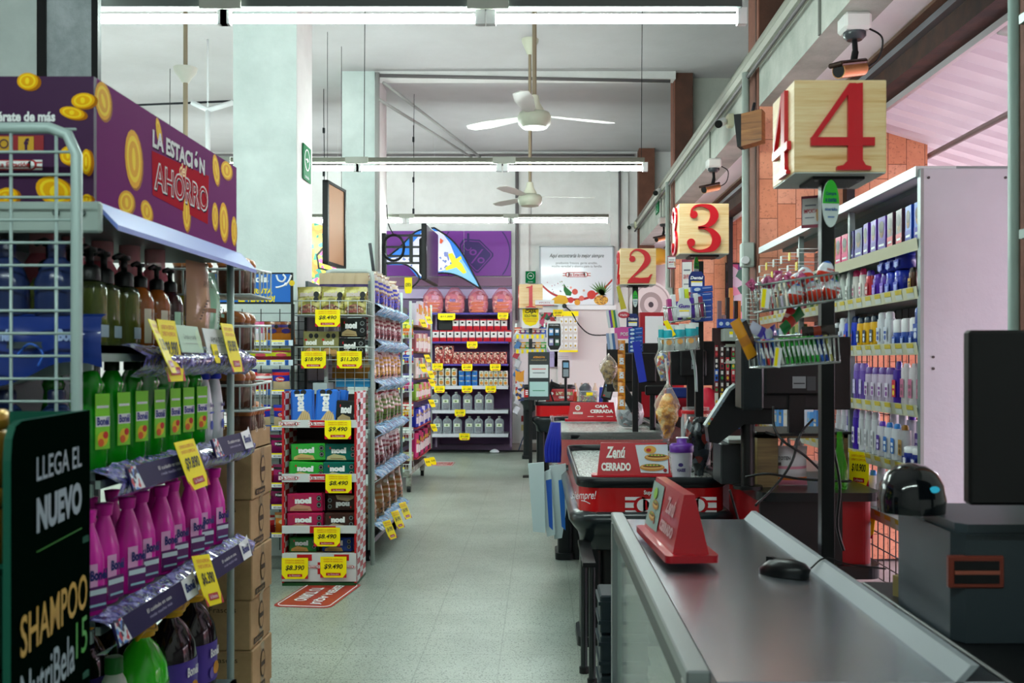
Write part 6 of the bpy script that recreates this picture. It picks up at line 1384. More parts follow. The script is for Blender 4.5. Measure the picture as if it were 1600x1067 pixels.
# closed signs (A-frames)
def aframe(name, w_, h_, d_, loc, rz, label, deco):
    t = thing('closed_sign', label, 'sign', loc, rz); R_ = mt('#b01826', .3, coat=.3)
    b = MB(); b.prism(rrect(-w_/2, w_/2, -d_/2, d_/2, .02), .022, (0, 0, 0), (1, 0, 0), (0, 1, 0), R_); b.build('base', t)
    b = MB(); f = .34*d_; tp = .1*d_; vs = []
    x0, x1 = -w_/2+.03, w_/2-.03; q = .02
    vs = [(x0, -f, .022), (x1, -f, .022), (x1, f, .022), (x0, f, .022), (x0+q, -tp, h_), (x1-q, -tp, h_), (x1-q, tp, h_), (x0+q, tp, h_)]
    b.add(vs, [(3, 2, 1, 0), (4, 5, 6, 7), (0, 1, 5, 4), (1, 2, 6, 5), (2, 3, 7, 6), (3, 0, 4, 7)], R_); b.build('body', t)
    lean = math.atan2(f-tp, h_-.022)
    M = Matrix.Translation((0, -f-.001, .022)) @ Matrix.Rotation(-lean, 4, 'X')
    b = MB(M); deco(b, x1-x0, h_-.022); b.build('print', t); return t
def food(b, cx, cz, s):
    b.disc(cx-.1*s, cz+.26*s, .17*s, .11*s, -.003, mt('#d8a04a', .5)); b.disc(cx-.14*s, cz+.25*s, .07*s, .05*s, -.004, mt('#b8302a', .5)); 
    for dx_, dz_, an in ((.08, .05, -.05), (-.05, -.22, .12)):
        for k, (c, rx, rz_) in enumerate((('#b87a34', .34, .10), ('#d8a860', .31, .065), ('#7a2c1a', .26, .03), ('#d8c05a', .2, .012))):
            b.disc(cx+dx_*s, cz+(dz_+.015*k)*s, rx*s, rz_*s, -.004-.0007*k, mt(c, .5))
        for k in range(5): b.disc(cx+(dx_-.18+.09*k)*s, cz+(dz_+.06)*s, .03*s, .02*s, -.0075, mt('#5a8a34', .5))
    b.disc(cx+.3*s, cz-.3*s, .05*s, .05*s, -.004, mt('#8a1c20', .5))
def d_zenu(b, w_, h_):
    W = mt('#e8e4e0', .4)
    b.text('Zenú', h_*.36, (-w_*.25, -.002, h_*.72), W, w=w_*.26, shear=.2, bold=.03); b.tube([(-w_*.27, -.002, h_*.53), (-w_*.18, -.002, h_*.555), (-w_*.12, -.002, h_*.54)], .002, W, 4)
    b.text('CERRADO', h_*.26, (-w_*.245, -.002, h_*.26), W, w=w_*.40, bold=.05)
    b.poly([(w_*.02, h_*.95), (w_*.46, h_*.97), (w_*.465, h_*.06), (w_*.09, h_*.08)], -.002, mt('#c9d0d8', .4)); food(b, w_*.27, h_*.50, w_*.50)
aframe('a', .45, .19, .13, (PX(990, 5.32), 5.32, .877), -.03, 'red closed sign with sausage sandwich picture on the granite checkout', d_zenu)
def d_zenu2(b, w_, h_):
    W = mt('#c8989c', .4)
    b.poly([(-w_*.47, h_*.95), (-w_*.1, h_*.95), (-w_*.05, h_*.1), (-w_*.47, h_*.08)], -.002, mt('#8aa09a', .3)); food(b, -w_*.27, h_*.5, w_*.3); b.disc(-w_*.3, h_*.75, .03, .02, -.006, mt('#8ab43c', .5))
    b.text('Zenú', h_*.3, (w_*.2, -.002, h_*.70), W, w=w_*.26, shear=.2, bold=.03); b.text('CERRADO', h_*.2, (w_*.2, -.002, h_*.3), W, w=w_*.4, bold=.06)
aframe('b', .58, .20, .165, (.445, 3.29, .892), -PI/2+.06, 'red closed sign seen edge-on, on the steel checkout counter', d_zenu2)
def d_caja(b, w_, h_):
    W = mt('#e4e0dc', .4); b.ring(-w_*.3, h_*.68, h_*.10, h_*.16, -.002, W, seg=12); b.disc(-w_*.3, h_*.68, h_*.06, h_*.06, -.002, mt('#c8b88a', .4)); b.rect(-w_*.40, -w_*.2, h_*.3, h_*.42, -.002, W); b.text('SUPREMO', h_*.09, (-w_*.3, -.003, h_*.36), RED, w=w_*.17)
    b.text('CAJA', h_*.22, (w_*.2, -.002, h_*.75), W, w=w_*.28, bold=.06); b.text('CERRADA', h_*.22, (w_*.2, -.002, h_*.47), W, w=w_*.48, bold=.06)
    for k in range(3): b.rect(-w_*.1+w_*.2*k, w_*.03+w_*.2*k, h_*.14, h_*.17, -.002, W)
aframe('c', .50, .175, .12, (PX(925, 9.2), 9.2, .95), 0, 'red closed sign reading caja cerrada on the plastic wrapped checkout', d_caja)
aframe('d', .42, .17, .12, (PX(877, 13.5), 13.5, .96), 0, 'red closed sign with a food picture on the fourth checkout', lambda b, w_, h_: (b.disc(-w_*.35, h_*.6, .02, .02, -.002, WHITE), b.rect(-w_*.2, w_*.42, h_*.45, h_*.75, -.002, m_mottle('food_strip', ['#d8c8a8', '#a84a2c', '#7a8a3c', '#d8d8d0'], 40)), b.text('CERRADO', h_*.2, (w_*.1, -.002, h_*.25), WHITE, w=w_*.4, bold=.05)))

# ---- steel counter beside the camera
t = thing('steel_counter', 'brushed steel checkout counter beside the camera with a mouse on it', 'counter', (0, 0, 0))
AL = mt('#8f9597', .3, .7); AX0, AX1, AY0, AY1 = .285, .915, 1.93, 3.97
MB().box(.345, AX1, AY0+.02, AY1, .84, .872, STEEL, .003).build('worktop', t)
MB().box(AX0, AX0+.048, AY0, AY1, .865, .90, AL, .004).build('aisle_rail', t)
b = MB(); b.add([(.325, AY0, .874), (.345, AY0, .874), (.345, AY1, .874), (.325, AY1, .874)], [(0, 1, 2, 3)], mt('#3c2a2e', .4)); b.build('gap_strip', t)
MB().prism([(.815, .872), (.845, .905), (.862, .905), (.832, .872)], AY1-AY0-.02, (0, AY1, 0), (1, 0, 0), (0, 0, 1), mt('#8d9398', .5)).build('raised_lip', t)
MB().box(AX0, AX1+.01, AY0-.012, AY0+.004, .835, .875, mt('#5f6a66', .35, .6)).build('front_edge', t)
MB().box(AX0+.005, AX0+.03, AY0, AY1, .815, .86, mt('#4c5254', .4, .5)).build('side_rail', t)
for y in (AY0+.03, AY1-.055): MB().box(AX0, AX0+.05, y, y+.05, .01, .865, AL, .003).build('leg', t)
for y in (AY0+.03, AY1-.05): MB().box(AX1-.05, AX1, y, y+.045, .01, .84, AL, .003).build('leg', t)
MB().box(AX0+.02, AX0+.026, AY0+.08, AY1-.06, .12, .81, mt('#9cb0a8', .08, alpha=.12)).build('glass_side', t)
MB().box(AX0+.01, AX1, AY0+.05, AY1-.02, .08, .12, AL).build('bottom_rail', t)
MB().tube([(PX(925, 3.9), 3.86, .24), (PX(990, 3.9), 3.86, .24)], .012, mt('#b8bcc4', .12, 1), 8).tube([(PX(930, 3.9), 3.9, .24), (PX(936, 3.9), 3.9, .1)], .012, mt('#b8bcc4', .12, 1), 8).build('chrome_bar', t)
# mouse
t = thing('computer_mouse', 'black computer mouse on the steel counter', 'mouse', (PX(1226, 2.92), 2.93, .873), -.75); t.scale = (1.3, 1.3, 1.15)
b = MB(); n = 12; vs = []
for j, (f, zz) in enumerate(((1, 0), (1.0, .01), (.93, .022), (.72, .034), (.4, .040), (.05, .042))):
    for i in range(16): a = 2*PI*i/16; vs.append((.062*f*math.cos(a)+(.008 if zz > .02 else 0), .034*f*math.sin(a), zz))
b.add(vs, [(j*16+i, j*16+(i+1) % 16, (j+1)*16+(i+1) % 16, (j+1)*16+i) for j in range(5) for i in range(16)]+[tuple(80+i for i in range(16))], mt('#0c0f12', .3), True); b.build('shell', t)
MB().box(-.045, -.01, -.0015, .0015, .024, .0405, BLK2).cyl((-.03, -.005, .034), (-.03, .005, .034), .008, BLK2, 8).build('scroll_wheel', t)
tag(MB().tube(catmull([(.74, 2.95, .876), (.80, 2.97, .878), (.853, 2.98, .912), (.93, 3.0, .89), (1.05, 3.02, .872)]), .0028, BLACK, 5).build('mouse_cable'), 'black mouse cable running over the steel lip', 'cable')
# crates under the bumper
t = thing('plastic_crate', 'dark blue-green plastic crates stacked beside the steel counter', 'crate', (.315, 4.28, 0)); CR = mt('#1c2a30', .4); 
for k in range(3):
    b = MB(); z = .02+.17*k; b.box(-.06, .14, -.11, .11, z, z+.16, CR, .006)
    for q in (.04, .12): b.box(-.068, .148, -.118, .118, z+q, z+q+.015, CR)
    b.build('crate_tier', t)
# side desk, printer, scanner and screen by the camera
t = thing('side_desk', 'black side desk along the steel counter', 'desk', (0, 0, 0))
MB().box(.925, 1.50, 1.5, 2.85, .845, .87, BLACK, .004).build('desktop', t)
for x, y in ((.96, 1.54), (1.46, 1.54), (.96, 2.8), (1.46, 2.8)): MB().box(x-.02, x+.02, y-.02, y+.02, 0, .845, BLACK).build('leg', t)
t = thing('receipt_printer', 'large grey receipt printer with a red framed slot by the screen', 'printer', (0, 0, 0)); PRN = mt('#2a3338', .4)
x0, x1, y0, y1, z0, z1 = .93, 1.24, 2.22, 2.58, .872, 1.135
b = MB(); b.prism([(x0, y0+.035), (x0+.02, y0), (x1, y0), (x1, y1), (x0, y1)], z1-z0-.02, (0, 0, z0), (1, 0, 0), (0, 1, 0), PRN); b.prism([(x0+.012, y0+.04), (x0+.03, y0+.012), (x1-.01, y0+.012), (x1-.01, y1-.01), (x0+.012, y1-.01)], .02, (0, 0, z1-.02), (1, 0, 0), (0, 1, 0), mt('#39444a', .4)); b.build('casing', t)
sx = PX(1524, y0); sz = PZ(893, y0)
MB().box(sx-.062, sx+.062, y0-.006, y0+.01, sz-.036, sz+.036, mt('#6a2c20', .35), .003).box(sx-.05, sx+.05, y0-.008, y0-.005, sz-.025, sz+.025, BLACK).box(sx-.05, sx+.05, y0-.012, y0-.006, sz-.004, sz+.004, mt('#8a4a3a', .4)).build('paper_slot', t)
t = thing('dome_scanner', 'glossy black dome scanner on top of the receipt printer', 'scanner', (PX(1424, 2.42), 2.42, 1.136))
b = MB(); b.lathe([(.082, 0), (.084, .03), (.078, .065), (.062, .095), (.035, .112), (.004, .118)], mt('#0a0e12', .12, coat=.5), 24, .95, .95); b.build('dome', t)
MB().disc(.028, .062, .012, .008, -.072, mt('#2a9cb8', .3, emit=.4)).build('logo_light', t)
t = thing('monitor', 'black monitor cut by the picture edge, above the receipt printer', 'monitor', (1.12, 2.12, 0))
x0 = PX(1510, 2.12)-1.12; MB().box(x0, x0+.50, -.015, .02, PZ(788, 2.12), PZ(516, 2.12), mt('#08080a', .35), .006).build('screen', t)
MB().box(.03, .09, .01, .04, .885, PZ(788, 2.12)+.1, BLACK).build('neck', t); MB().box(-.03, .16, -.05, .07, .872, .885, BLACK).build('foot', t)
tag(MB().box(-.06, .06, -.04, .04, 0, .055, mt('#8a7a4c', .7)).build('cardboard_box', None, (1.02, 2.66, .871), (0, 0, .3)), 'small tan carton behind the receipt printer', 'box')

# ---- things on the granite checkout
t = thing('shaker_bottle', 'translucent shaker bottle with a purple lid on the granite checkout', 'bottle', (PX(1067, 5.19), 5.24, .877))
MB().lathe([(.045, 0), (.048, .01), (.058, .15), (.058, .155)], mt('#c3bfcc', .3, alpha=.85), 20).build('cup', t)
MB().lathe([(.062, .148), (.064, .155), (.064, .182), (.055, .192), (.026, .195), (.026, .215), (.02, .22)], mt('#5a2a8a', .35), 20).build('lid', t)
MB().box(-.03, .035, -.012, .012, .218, .226, WHITE, .003).build('flip_cap', t)
MB().disc(-.012, .085, .013, .010, -.056, mt('#3a2a6a', .4)).text('VIASSE', .018, (-.01, -.0565, .058), mt('#3a2a6a', .4), w=.045, bold=.04).build('print', t)
CRMP = m_mottle('silver_wrappers', ['#3a4048', '#6a7078', '#9aa0a4', '#23282e', '#8a3a30', '#50565c', '#b0b4b8'], 34, .25)
def candyjar(px, Z, z, r, h, label, lid=RED, base=.9):
    t = thing('candy_jar', label, 'jar', (PX(px, Z), Z, z))
    MB().lathe([(r*.8, 0), (r*.86, h*.05), (r*.88, h*.6), (r*.7, h*.78), (r*.3, h*.84)], CRMP, 18).build('candies', t)
    MB().lathe([(r*.9, 0), (r, h*.05), (r, h*.8), (r*.92, h*.9), (r*.92, h)], mt('#c8ccd0', .1, alpha=.2), 20).build('jar_body', t)
    MB().lathe([(r*.97, h*.9), (r*1.0, h*.93), (r*.97, h*.95)], lid, 20).build('lid_ring', t)
    return t
candyjar(1087, 5.75, .877, .085, .36, 'tall clear candy jar with red ring behind the shaker bottle')
b = MB(); rr = random.Random(8); blob(b, .075, .32, m_mottle('dark_wrap', ['#14181c', '#2a3036', '#4a5258', '#0c0f12', '#6a2420', '#23282c'], 30, .2), 9, .16, 1, .8, .7)
tag(b.build('candy_bag', None, (PX(1092, 5.45), 5.45, .877)), 'dark crumpled bag of candies beside the shaker bottle', 'bag')
t = thing('candy_jar', 'round clear jar of wrapped candies on the plastic wrapped checkout', 'jar', (PX(984, 8.4), 8.4, .95))
MB().lathe([(.05, 0), (.09, .03), (.105, .1), (.09, .165), (.05, .19)], CRMP, 20, 1, .8).build('candies', t); MB().lathe([(.06, 0), (.105, .03), (.12, .11), (.105, .19), (.06, .22), (.06, .235)], mt('#c8ccd0', .08, alpha=.25), 22, 1, .8).build('jar_body', t)
GCH = m_foil('gold_wrappers', '#9a5408', '#e89a20', '#f8d68a', 22)
def hangbag(px, py0, py1, Z, w_, m, label, sx=1):
    t = thing('hanging_bag', label, 'bag', (PX(px, Z), Z, PZ(py1, Z))); h_ = (py1-py0)/F*Z
    b = MB(); blob(b, w_*.46, h_*.78, m, int(px), .2, 1, .7, .3); b.build('contents', t)
    c = MB(); blob(c, w_*.55, h_*.95, mt('#d8ccc0', .1, alpha=.13), int(px)+1, .1, 1, .75, .12); c.tube([(0, 0, h_*.88), (.0, 0, h_+.0)], .006, mt('#d8d4d0', .3), 5); c.build('plastic_bag', t)
hangbag(1043, 595, 685, 5.3, .125, GCH, 'clear bag of gold wrapped snacks hanging from the basket of sign three')
tag(MB().tube(catmull([P(1040, 560, 5.3), P(1042, 580, 5.3), P(1044, 600, 5.3)]), .006, mt('#d8d0cc', .4)).build('bag_strap'), 'twisted plastic strap holding the gold snack bag', 'strap')
tag(MB().tube(catmull([P(1080, 545, 5.3), P(1086, 575, 5.3), P(1088, 608, 5.3)]), .008, mt('#a8b4b4', .4)).lathe([(.001, .0), (.04, .01), (.03, .05), (.008, .08)], mt('#a8acac', .15, alpha=.6), 9, 1, .7).build('bag_strap'), 'pale plastic strap hanging down to the tall candy jar', 'strap') if False else tag(MB().tube(catmull([P(1080, 545, 5.3), P(1086, 575, 5.3), P(1088, 612, 5.3)]), .008, mt('#a8b4b4', .4)).build('bag_strap'), 'pale plastic strap hanging down to the tall candy jar', 'strap')
NUTM = m_foil('nut_bag', '#4a3a1c', '#8a6a34', '#a88a50', 30)
hangbag(951, 552, 600, 8.0, .14, NUTM, 'clear bag of brown nuts hanging by the orange candy strip'); hangbag(963, 570, 612, 8.1, .08, NUTM, 'narrow bag of brown nuts hanging behind the orange strip')
hangbag(1036, 533, 595, 5.7, .085, m_mottle('button_bag', ['#c8ccd0', '#8a8e94', '#c8b040', '#3a6ab0', '#e4e4e4', '#b83030'], 60), 'clear bag of coloured buttons hanging on the dark screen')

# ---- racks on the sign posts
def wbasket(px0, px1, py1, h, Z, d, label, roll=0, n=10):
    w_ = (px1-px0)/F*Z; x = PX((px0+px1)/2, Z)
    o = wire_basket(MB(), w_, d, h, mt('#a8b0ae', .25, .7), .0022, .15, n, 4).build('wire_basket', None, (x, Z, PZ(py1, Z)), (0, roll, 0)); return tag(o, label, 'basket'), Matrix.Translation(o.location) @ Matrix.Rotation(roll, 4, 'Y'), w_
_, M1, w1 = wbasket(1186, 1304, 478, .085, 2.86, .15, 'upper wire basket of surprise eggs on the post of sign four', math.radians(-9), 16)
def egg():
    b = MB(); OR = mt('#d8341c', .25, coat=.4); Wm = mt('#dfe4ee', .25, coat=.4); pr = []; ms = []
    for k in range(11):
        a = -PI/2+PI*k/10; pr.append((max(.001, .029*math.cos(a)*(1-.12*math.sin(a))), .037+.038*math.sin(a)))
    b.lathe(pr, [OR]*5+[Wm]*3+[mt('#2a6ac8', .3)]*2, 16); b.text('sorpresa', .009, (0, -.0305, .045), mt('#c83a2c', .4), w=.032, bold=.04); return Proto('chocolate_egg', 'egg', [('chocolate_egg', b)])
EG = egg()
def inb(M, x, y, z): return M @ Vector((x, y, z))
for i, (x, y, z, r) in enumerate(((-.015, -.03, .004, .2), (.045, -.03, .004, -.3), (.085, -.02, .004, .4), (.02, .03, .01, .1), (.075, .035, .01, .6), (-.01, .0, .062, .9), (.04, .0, .066, -.6), (.085, .0, .07, .3))):
    EG.put(inb(M1, x, y, z*.8), r, 'orange and white chocolate egg in the upper basket, %s' % ('front row first', 'front row second', 'front row third', 'back row first', 'back row second', 'on top, tilted inward', 'on top, in the middle', 'on top, by the post')[i], 'chocolate eggs', rot=(r*.5, r*.6, r), scale=.82)
b = MB(); b.pillow(.028, .03, .02, m_foil('magenta_foil', '#7a1440', '#c03078', '#d8a0b8', 40), None, 4, 4, .05, .2).cyl((0, 0, -.05), (0, 0, .004), .0018, WHITE, 5); LP = Proto('lollipop', 'lollipop', [('lollipop', b)])
for i in range(10): LP.put(inb(M1, -.105+.012*i+random.uniform(-.006, .006), random.uniform(-.06, .05), .055+random.uniform(-.01, .03)), i, 'magenta wrapped lollipop in the upper basket, %s from its outer end' % ORD[i], 'lollipops', rot=(random.uniform(-.6, .6), random.uniform(-.9, .1), i))
_, M2, w2 = wbasket(1180, 1300, 570, .085, 2.86, .15, 'lower wire basket of chewing gum packs on the post of sign four', math.radians(-4), 16)
gc = ['#2a5ab0', '#c8302c', '#6a3ab0', '#1c6ab8', '#d8d8d0', '#3aa83a', '#3cb040', '#2a9c34', '#38b044', '#2c9a38', '#3ab048', '#2fa43c', '#36ac44', '#2c5ab0', '#1c3a8c', '#a8a45c']
for i, c in enumerate(gc):
    b = MB(); b.box(-.004, .004, -.035, .035, 0, .075, mt(c, .3, coat=.3), .001); b.rect(-.003, .003, .02, .05, -.0355, WHITE)
    tag(b.build('gum_pack', None, inb(M2, -.095+.0125*i, -.03, .005), (0, -.25, 0)), 'slim gum pack standing in the lower basket, %s from its outer end' % ORD[i] if i < 16 else '', 'gum pack', 'gum packs')
for i, (x, y, z, rt, c, L, lb) in enumerate(((-.12, -.02, .03, (0, -.5, .3), '#d8901c', .12, 'yellow chocolate bar leaning out of the lower basket'), (-.105, 0, .03, (0, -.45, .3), '#2a1a14', .11, 'dark chocolate bar leaning beside the yellow one'), (.03, .0, .09, (0, 1.5, .1), '#241814', .10, 'dark chocolate bar lying on the gum packs'), (-.02, .03, .10, (0, .9, .5), '#1c7a3c', .10, 'green wrapped bar lying on the gum packs'), (-.07, .04, .085, (0, 1.2, .8), '#4a3ac0', .07, 'violet candy bag in the lower basket'), (-.05, .05, .085, (0, -1.1, .2), '#c8c8e0', .07, 'silver and violet candy bag in the lower basket'), (.0, .05, .12, (0, .4, .2), '#b81c24', .05, 'small red wrapped candy atop the lower basket'))):
    b = MB(); b.pillow(.035, L, .014, mt(c, .25, coat=.4), [(.35, .55, mt(('#b8742c', '#5a3a2c', '#7a2c1c', '#c83a30', '#c8c8e0', '#5a4ab0', '#e0b0b0')[i], .3))], 4, 9, .06, .1, seed=i); tag(b.build('chocolate_bar' if i < 4 else 'candy_bag', None, inb(M2, x, y, z), rt), lb, 'chocolate' if i < 4 else 'candy')
for nm, px, py, rt in (('upper', 1196, 470, (0, .1, .2)), ('lower', 1215, 562, (0, .15, .5))): tag(MB().box(-.012, .012, -.002, .0, -.035, .02, WHITE).rect(-.012, .0, -.033, .018, -.003, YEL).build('price_tag', None, P(px, py-8, 2.76), rt), 'white and yellow price tag on the %s basket of sign four' % nm, 'price tag')
# baskets on post three
_, M3, w3 = wbasket(1042, 1100, 500, .09, 5.4, .14, 'upper wire basket of chewing gum on the post of sign three', math.radians(-8), 8)
for i, (c, h_) in enumerate((('#a83a7c', .12), ('#d8d8dc', .14), ('#5a2a9c', .10), ('#c8d4d0', .17), ('#b8c82c', .16), ('#4a2a8c', .11), ('#c8ccd0', .13), ('#7a2a4c', .11))): tag(MB().box(-.011, .011, -.03, .03, 0, h_, mt(c, .35), .002).build('gum_box', None, inb(M3, -.085+.024*i, -.02, .004), (0, -.08, 0)), 'small candy box in the upper basket of sign three, %s from the aisle' % ORD[i], 'candy box', 'candy boxes on post three')
_, M4, w4 = wbasket(1032, 1090, 548, .08, 5.3, .14, 'lower wire basket of teal sachets on the post of sign three', math.radians(-5), 3)
b = MB(); b.pillow(.055, .13, .02, mt('#c4ccc8', .35), [(.45, .8, mt('#1c9aa8', .35)), (.8, .9, mt('#0c5a68', .4))], 4, 6, .04, .1); b.disc(0, .045, .015, .015, -.011, mt('#d8a05a', .5)); SA = Proto('teal_sachet', 'sachet', [('teal_sachet', b)])
for i in range(3): SA.put(inb(M4, -.06+.058*i, -.045, .004), 0, 'teal and white sachet fronting the lower basket of sign three, %s from aisle' % ORD[i], 'teal sachets')
for i in range(4): SA.put(inb(M4, -.085+.055*i, .0, .012), .2, 'teal and white sachet in the back of the lower basket, %s from the aisle' % ORD[i], 'teal sachets')
def toothp(px, Z, pys, w_, rz, which):
    for i, py in enumerate(pys):
        b = MB(); b.box(-w_/2, w_/2, -.02, .02, -.016, .016, mt('#1c4aa0', .3, coat=.3), .002); b.disc(-w_*.25, 0, w_*.16, .009, -.021, mt('#b8ccdc', .4)); b.rect(0, w_*.42, .002, .007, -.021, mt('#8aa8d8', .4))
        tag(b.build('toothpaste_box', None, P(px, py, Z), (0, math.radians(-5), rz)), 'blue toothpaste box hanging on the post of sign %s, %s from the top' % (which, ORD[i]), 'toothpaste', 'toothpaste boxes of sign '+which)
toothp(1096, 5.42, (452, 462, 471, 480, 489, 498), .115, .1, 'three'); toothp(993, 7.75, (515, 521, 528, 534, 541, 547), .11, 0, 'two')
def tab(px0, px1, py0, py1, Z, c, txt, label, tc=WHITE, rz=0):
    w_ = (px1-px0)/F*Z; h_ = (py1-py0)/F*Z; b = MB(); b.prism([(-w_/2, -h_/2), (w_/2, -h_/2), (w_/2, h_*.2), (w_*.3, h_/2), (-w_*.3, h_/2), (-w_/2, h_*.2)], .004, (0, .004, 0), (1, 0, 0), (0, 0, 1), mt(c, .35)); b.text(txt, h_*.2, (0, -.002, h_*.1), tc, w=w_*.8, bold=.04, shear=.2); b.rect(-w_*.35, w_*.35, -h_*.42, -h_*.12, -.001, WHITE); b.rect(-w_*.35, w_*.35, -h_*.18, -h_*.12, -.002, YEL)
    tag(b.build('display_card', None, P((px0+px1)/2, (py0+py1)/2, Z), (0, 0, rz)), label, 'card')
tab(1076, 1101, 424, 449, 5.44, '#1c2a6a', 'Dental', 'dark blue display card above the toothpaste boxes of sign three'); tab(979, 998, 490, 511, 7.78, '#1c2a6a', 'Trident', 'dark blue display card above the toothpaste boxes of sign two')
tab(1058, 1080, 466, 496, 5.30, '#c4ccd0', 'Gum', 'white and yellow card standing in the upper basket of sign three', mt('#4a2a8c', .4))
tag(MB().disc(0, 0, .045, .026, 0, mt('#a8182c', .35)).disc(0, 0, .038, .02, -.001, mt('#c04050', .35)).text('Halls', .016, (0, -.002, 0), WHITE, w=.05).build('oval_card', None, P(974.5, 492, 7.75)), 'small red oval card beside the post of sign two', 'card')
tag(MB().tube([P(965, 448, 7.7), P(968, 465, 7.7), P(974, 480, 7.7)], .0, YEL).add([P(963, 448, 7.7), P(968, 446, 7.7), P(979, 482, 7.7), P(970, 484, 7.7)], [(0, 1, 2, 3)], mt('#b8a82c', .4)).build('yellow_ribbon'), 'long yellow paper tag hanging below the box sign two', 'tag')
tag(MB().add([P(1036, 502, 5.25), P(1043, 500, 5.25), P(1056, 523, 5.25), P(1049, 527, 5.25)], [(0, 1, 2, 3)], YEL).build('yellow_ribbon'), 'yellow paper tag hanging from the upper basket of sign three', 'tag')
b = MB(); b.pillow(.055, .13, .02, m_mottle('orange_wrap', ['#d8821c', '#e0962c', '#b8641c'], 20, .3), None, 4, 6, .04, .05); b.text('BON', .035, (0, -.013, .065), WHITE, w=.06, u=(0, 0, 1), v=(-1, 0, 0), bold=.08); OS = Proto('orange_candy', 'candy', [('orange_candy', b)])
for i, py in enumerate((553, 575, 597, 619, 640)): OS.put(P(971, py, 7.95), 0, 'orange candy packet in the hanging strip before the dark screen, %s from the top' % ORD[i], 'orange strip candies', scale=(1.1, 1, .85))
for i in range(5): tag(MB().box(-.012, .012, -.01, .01, 0, .14, mt(('#c8ccd0', '#6a3a9c', '#c8c82c', '#3a7a5a', '#c8ccd0')[i], .35), .003).build('gum_stick_box', None, P(953+3.4*i, 512, 7.9), (0, -.15, 0)), 'slim gum box fanned beside the post of sign two, %s from the wall side' % ORD[i] if False else 'slim gum box fanned beside the post of sign two, %s one' % ORD[i], 'gum box', 'fanned gum boxes')
for i in range(4): tag(MB().box(-.012, .012, -.01, .01, 0, .13, mt(('#8a9ab8', '#c8ccd0', '#4a6a9c', '#c8a8b0')[i], .35), .003).build('gum_stick_box', None, P(952+4.2*i, 546, 7.9), (0, -.12, 0)), 'slim gum box in the lower holder by sign two, %s one' % ORD[i], 'gum box', 'lower gum boxes')
tag(MB().box(-.09, .09, 0, .01, -.05, .05, mt('#e060b0', .4)).text('POSTRE', .03, (0.02, -.002, -.01), WHITE, w=.12, bold=.03).build('pink_card', None, P(977, 520, 8.3)), 'bright pink card behind the orange candy strip', 'card')
tag(MB().box(-.03, .03, -.005, .005, -.16, .16, mt('#2434a8', .35)).build('blue_box', None, P(999, 565, 7.7), (0, math.radians(-10), 0)), 'long blue box hanging below the toothpaste of sign two', 'box')

# ---- screens, terminals, clutter
def monitor(px0, px1, py0, py1, Z, zbase, label, back=True, lab=None, rz=0):
    cx = PX((px0+px1)/2, Z); w_ = (px1-px0)/F*Z; t = thing('monitor', label, 'monitor', (cx, Z, zbase), rz); z0 = PZ(py1, Z)-zbase; z1 = PZ(py0, Z)-zbase
    MB().box(-w_/2, w_/2, 0, .04, z0, z1, BLK2, .006).box(-w_*.3, w_*.3, -.03, .0, z0+(z1-z0)*.2, z1-(z1-z0)*.2, BLK2, .01).build('screen_back', t)
    MB().box(-.035, .035, -.01, .03, .01, z0+(z1-z0)*.35, BLACK).build('neck', t); MB().box(-.12, .12, -.08, .1, 0, .012, BLACK).build('foot', t)
    if lab: MB().rect(w_*-.05, w_*.07, z0+.1, z0+.155, -.032, mt('#7a8488', .5)).rect(w_*.08, w_*.16, z0+.09, z0+.155, -.032, mt('#3a4044', .5)).rect(w_*-.04, w_*.06, z0+.12, z0+.125, -.033, BLACK).build('label', t)
    return t
monitor(1158, 1330, 526, 640, 4.62, 1.16, 'wide black monitor seen from behind, on the wooden box', lab=1)
monitor(1048, 1117, 533, 602, 6.1, .877, 'black monitor seen from behind, beside the post of sign three', lab=1)
monitor(948, 1044, 536, 612, 8.9, .95, 'black monitor seen from behind, beside the post of sign two')
tag(MB().box(PX(1155, 4.4), PX(1190, 4.4), 4.35, 4.5, PZ(640, 4.4), PZ(528, 4.4), mt('#10181c', .3), .01).build('screen_housing'), 'dark screen housing edge beside the wide monitor', 'screen')
def pinpad(poly, Z, post_, label, lite=True):
    t = thing('card_terminal', label, 'terminal', (0, 0, 0)); 
    MB().prism([(PX(x, Z), PZ(y, Z)) for x, y in poly], .09, (0, Z+.05, 0), (1, 0, 0), (0, 0, 1), mt('#0e1114', .3)).build('casing', t)
    if lite:
        b = MB(); b.prism([(PX(x, Z), PZ(y, Z)) for x, y in ((1104, 668), (1140, 611), (1150, 603), (1166, 603), (1164, 600), (1147, 600), (1137, 607), (1100, 664))], .07, (0, Z+.04, 0), (1, 0, 0), (0, 0, 1), mt('#9aa6a8', .3)); b.build('top_shell', t)
        b = MB()
        for k in range(6): x, y = 1106+k*4.5, 661-k*7; b.box(PX(x, Z)-.006, PX(x, Z)+.002, Z-.0445, Z-.04, PZ(y, Z)-.004, PZ(y, Z)+.006, mt(('#c8b82c', '#b84a3a')[k == 1] if k < 2 else '#8aa0b0', .4))
        b.build('keypad_edge', t)
    x0, x1, ya, yb, zb = post_; MB().cyl((PX((x0+x1)/2, Z), Z+.01, zb), (PX((x0+x1)/2, Z), Z+.01, PZ(ya, Z)), (x1-x0)/F*Z/2, BLACK, 12).build('stand_pole', t); MB().cyl((PX((x0+x1)/2, Z), Z+.01, zb), (PX((x0+x1)/2, Z), Z+.01, zb+.015), .07, BLACK, 16).build('stand_foot', t)
pinpad([(1103, 667), (1140, 610), (1148, 604), (1168, 603), (1206, 618), (1206, 662), (1160, 662), (1120, 692), (1106, 690)][::-1], 4.7, (1158, 1180, 655, 745, .90), 'black card terminal tilted on a stand before the wide monitor')
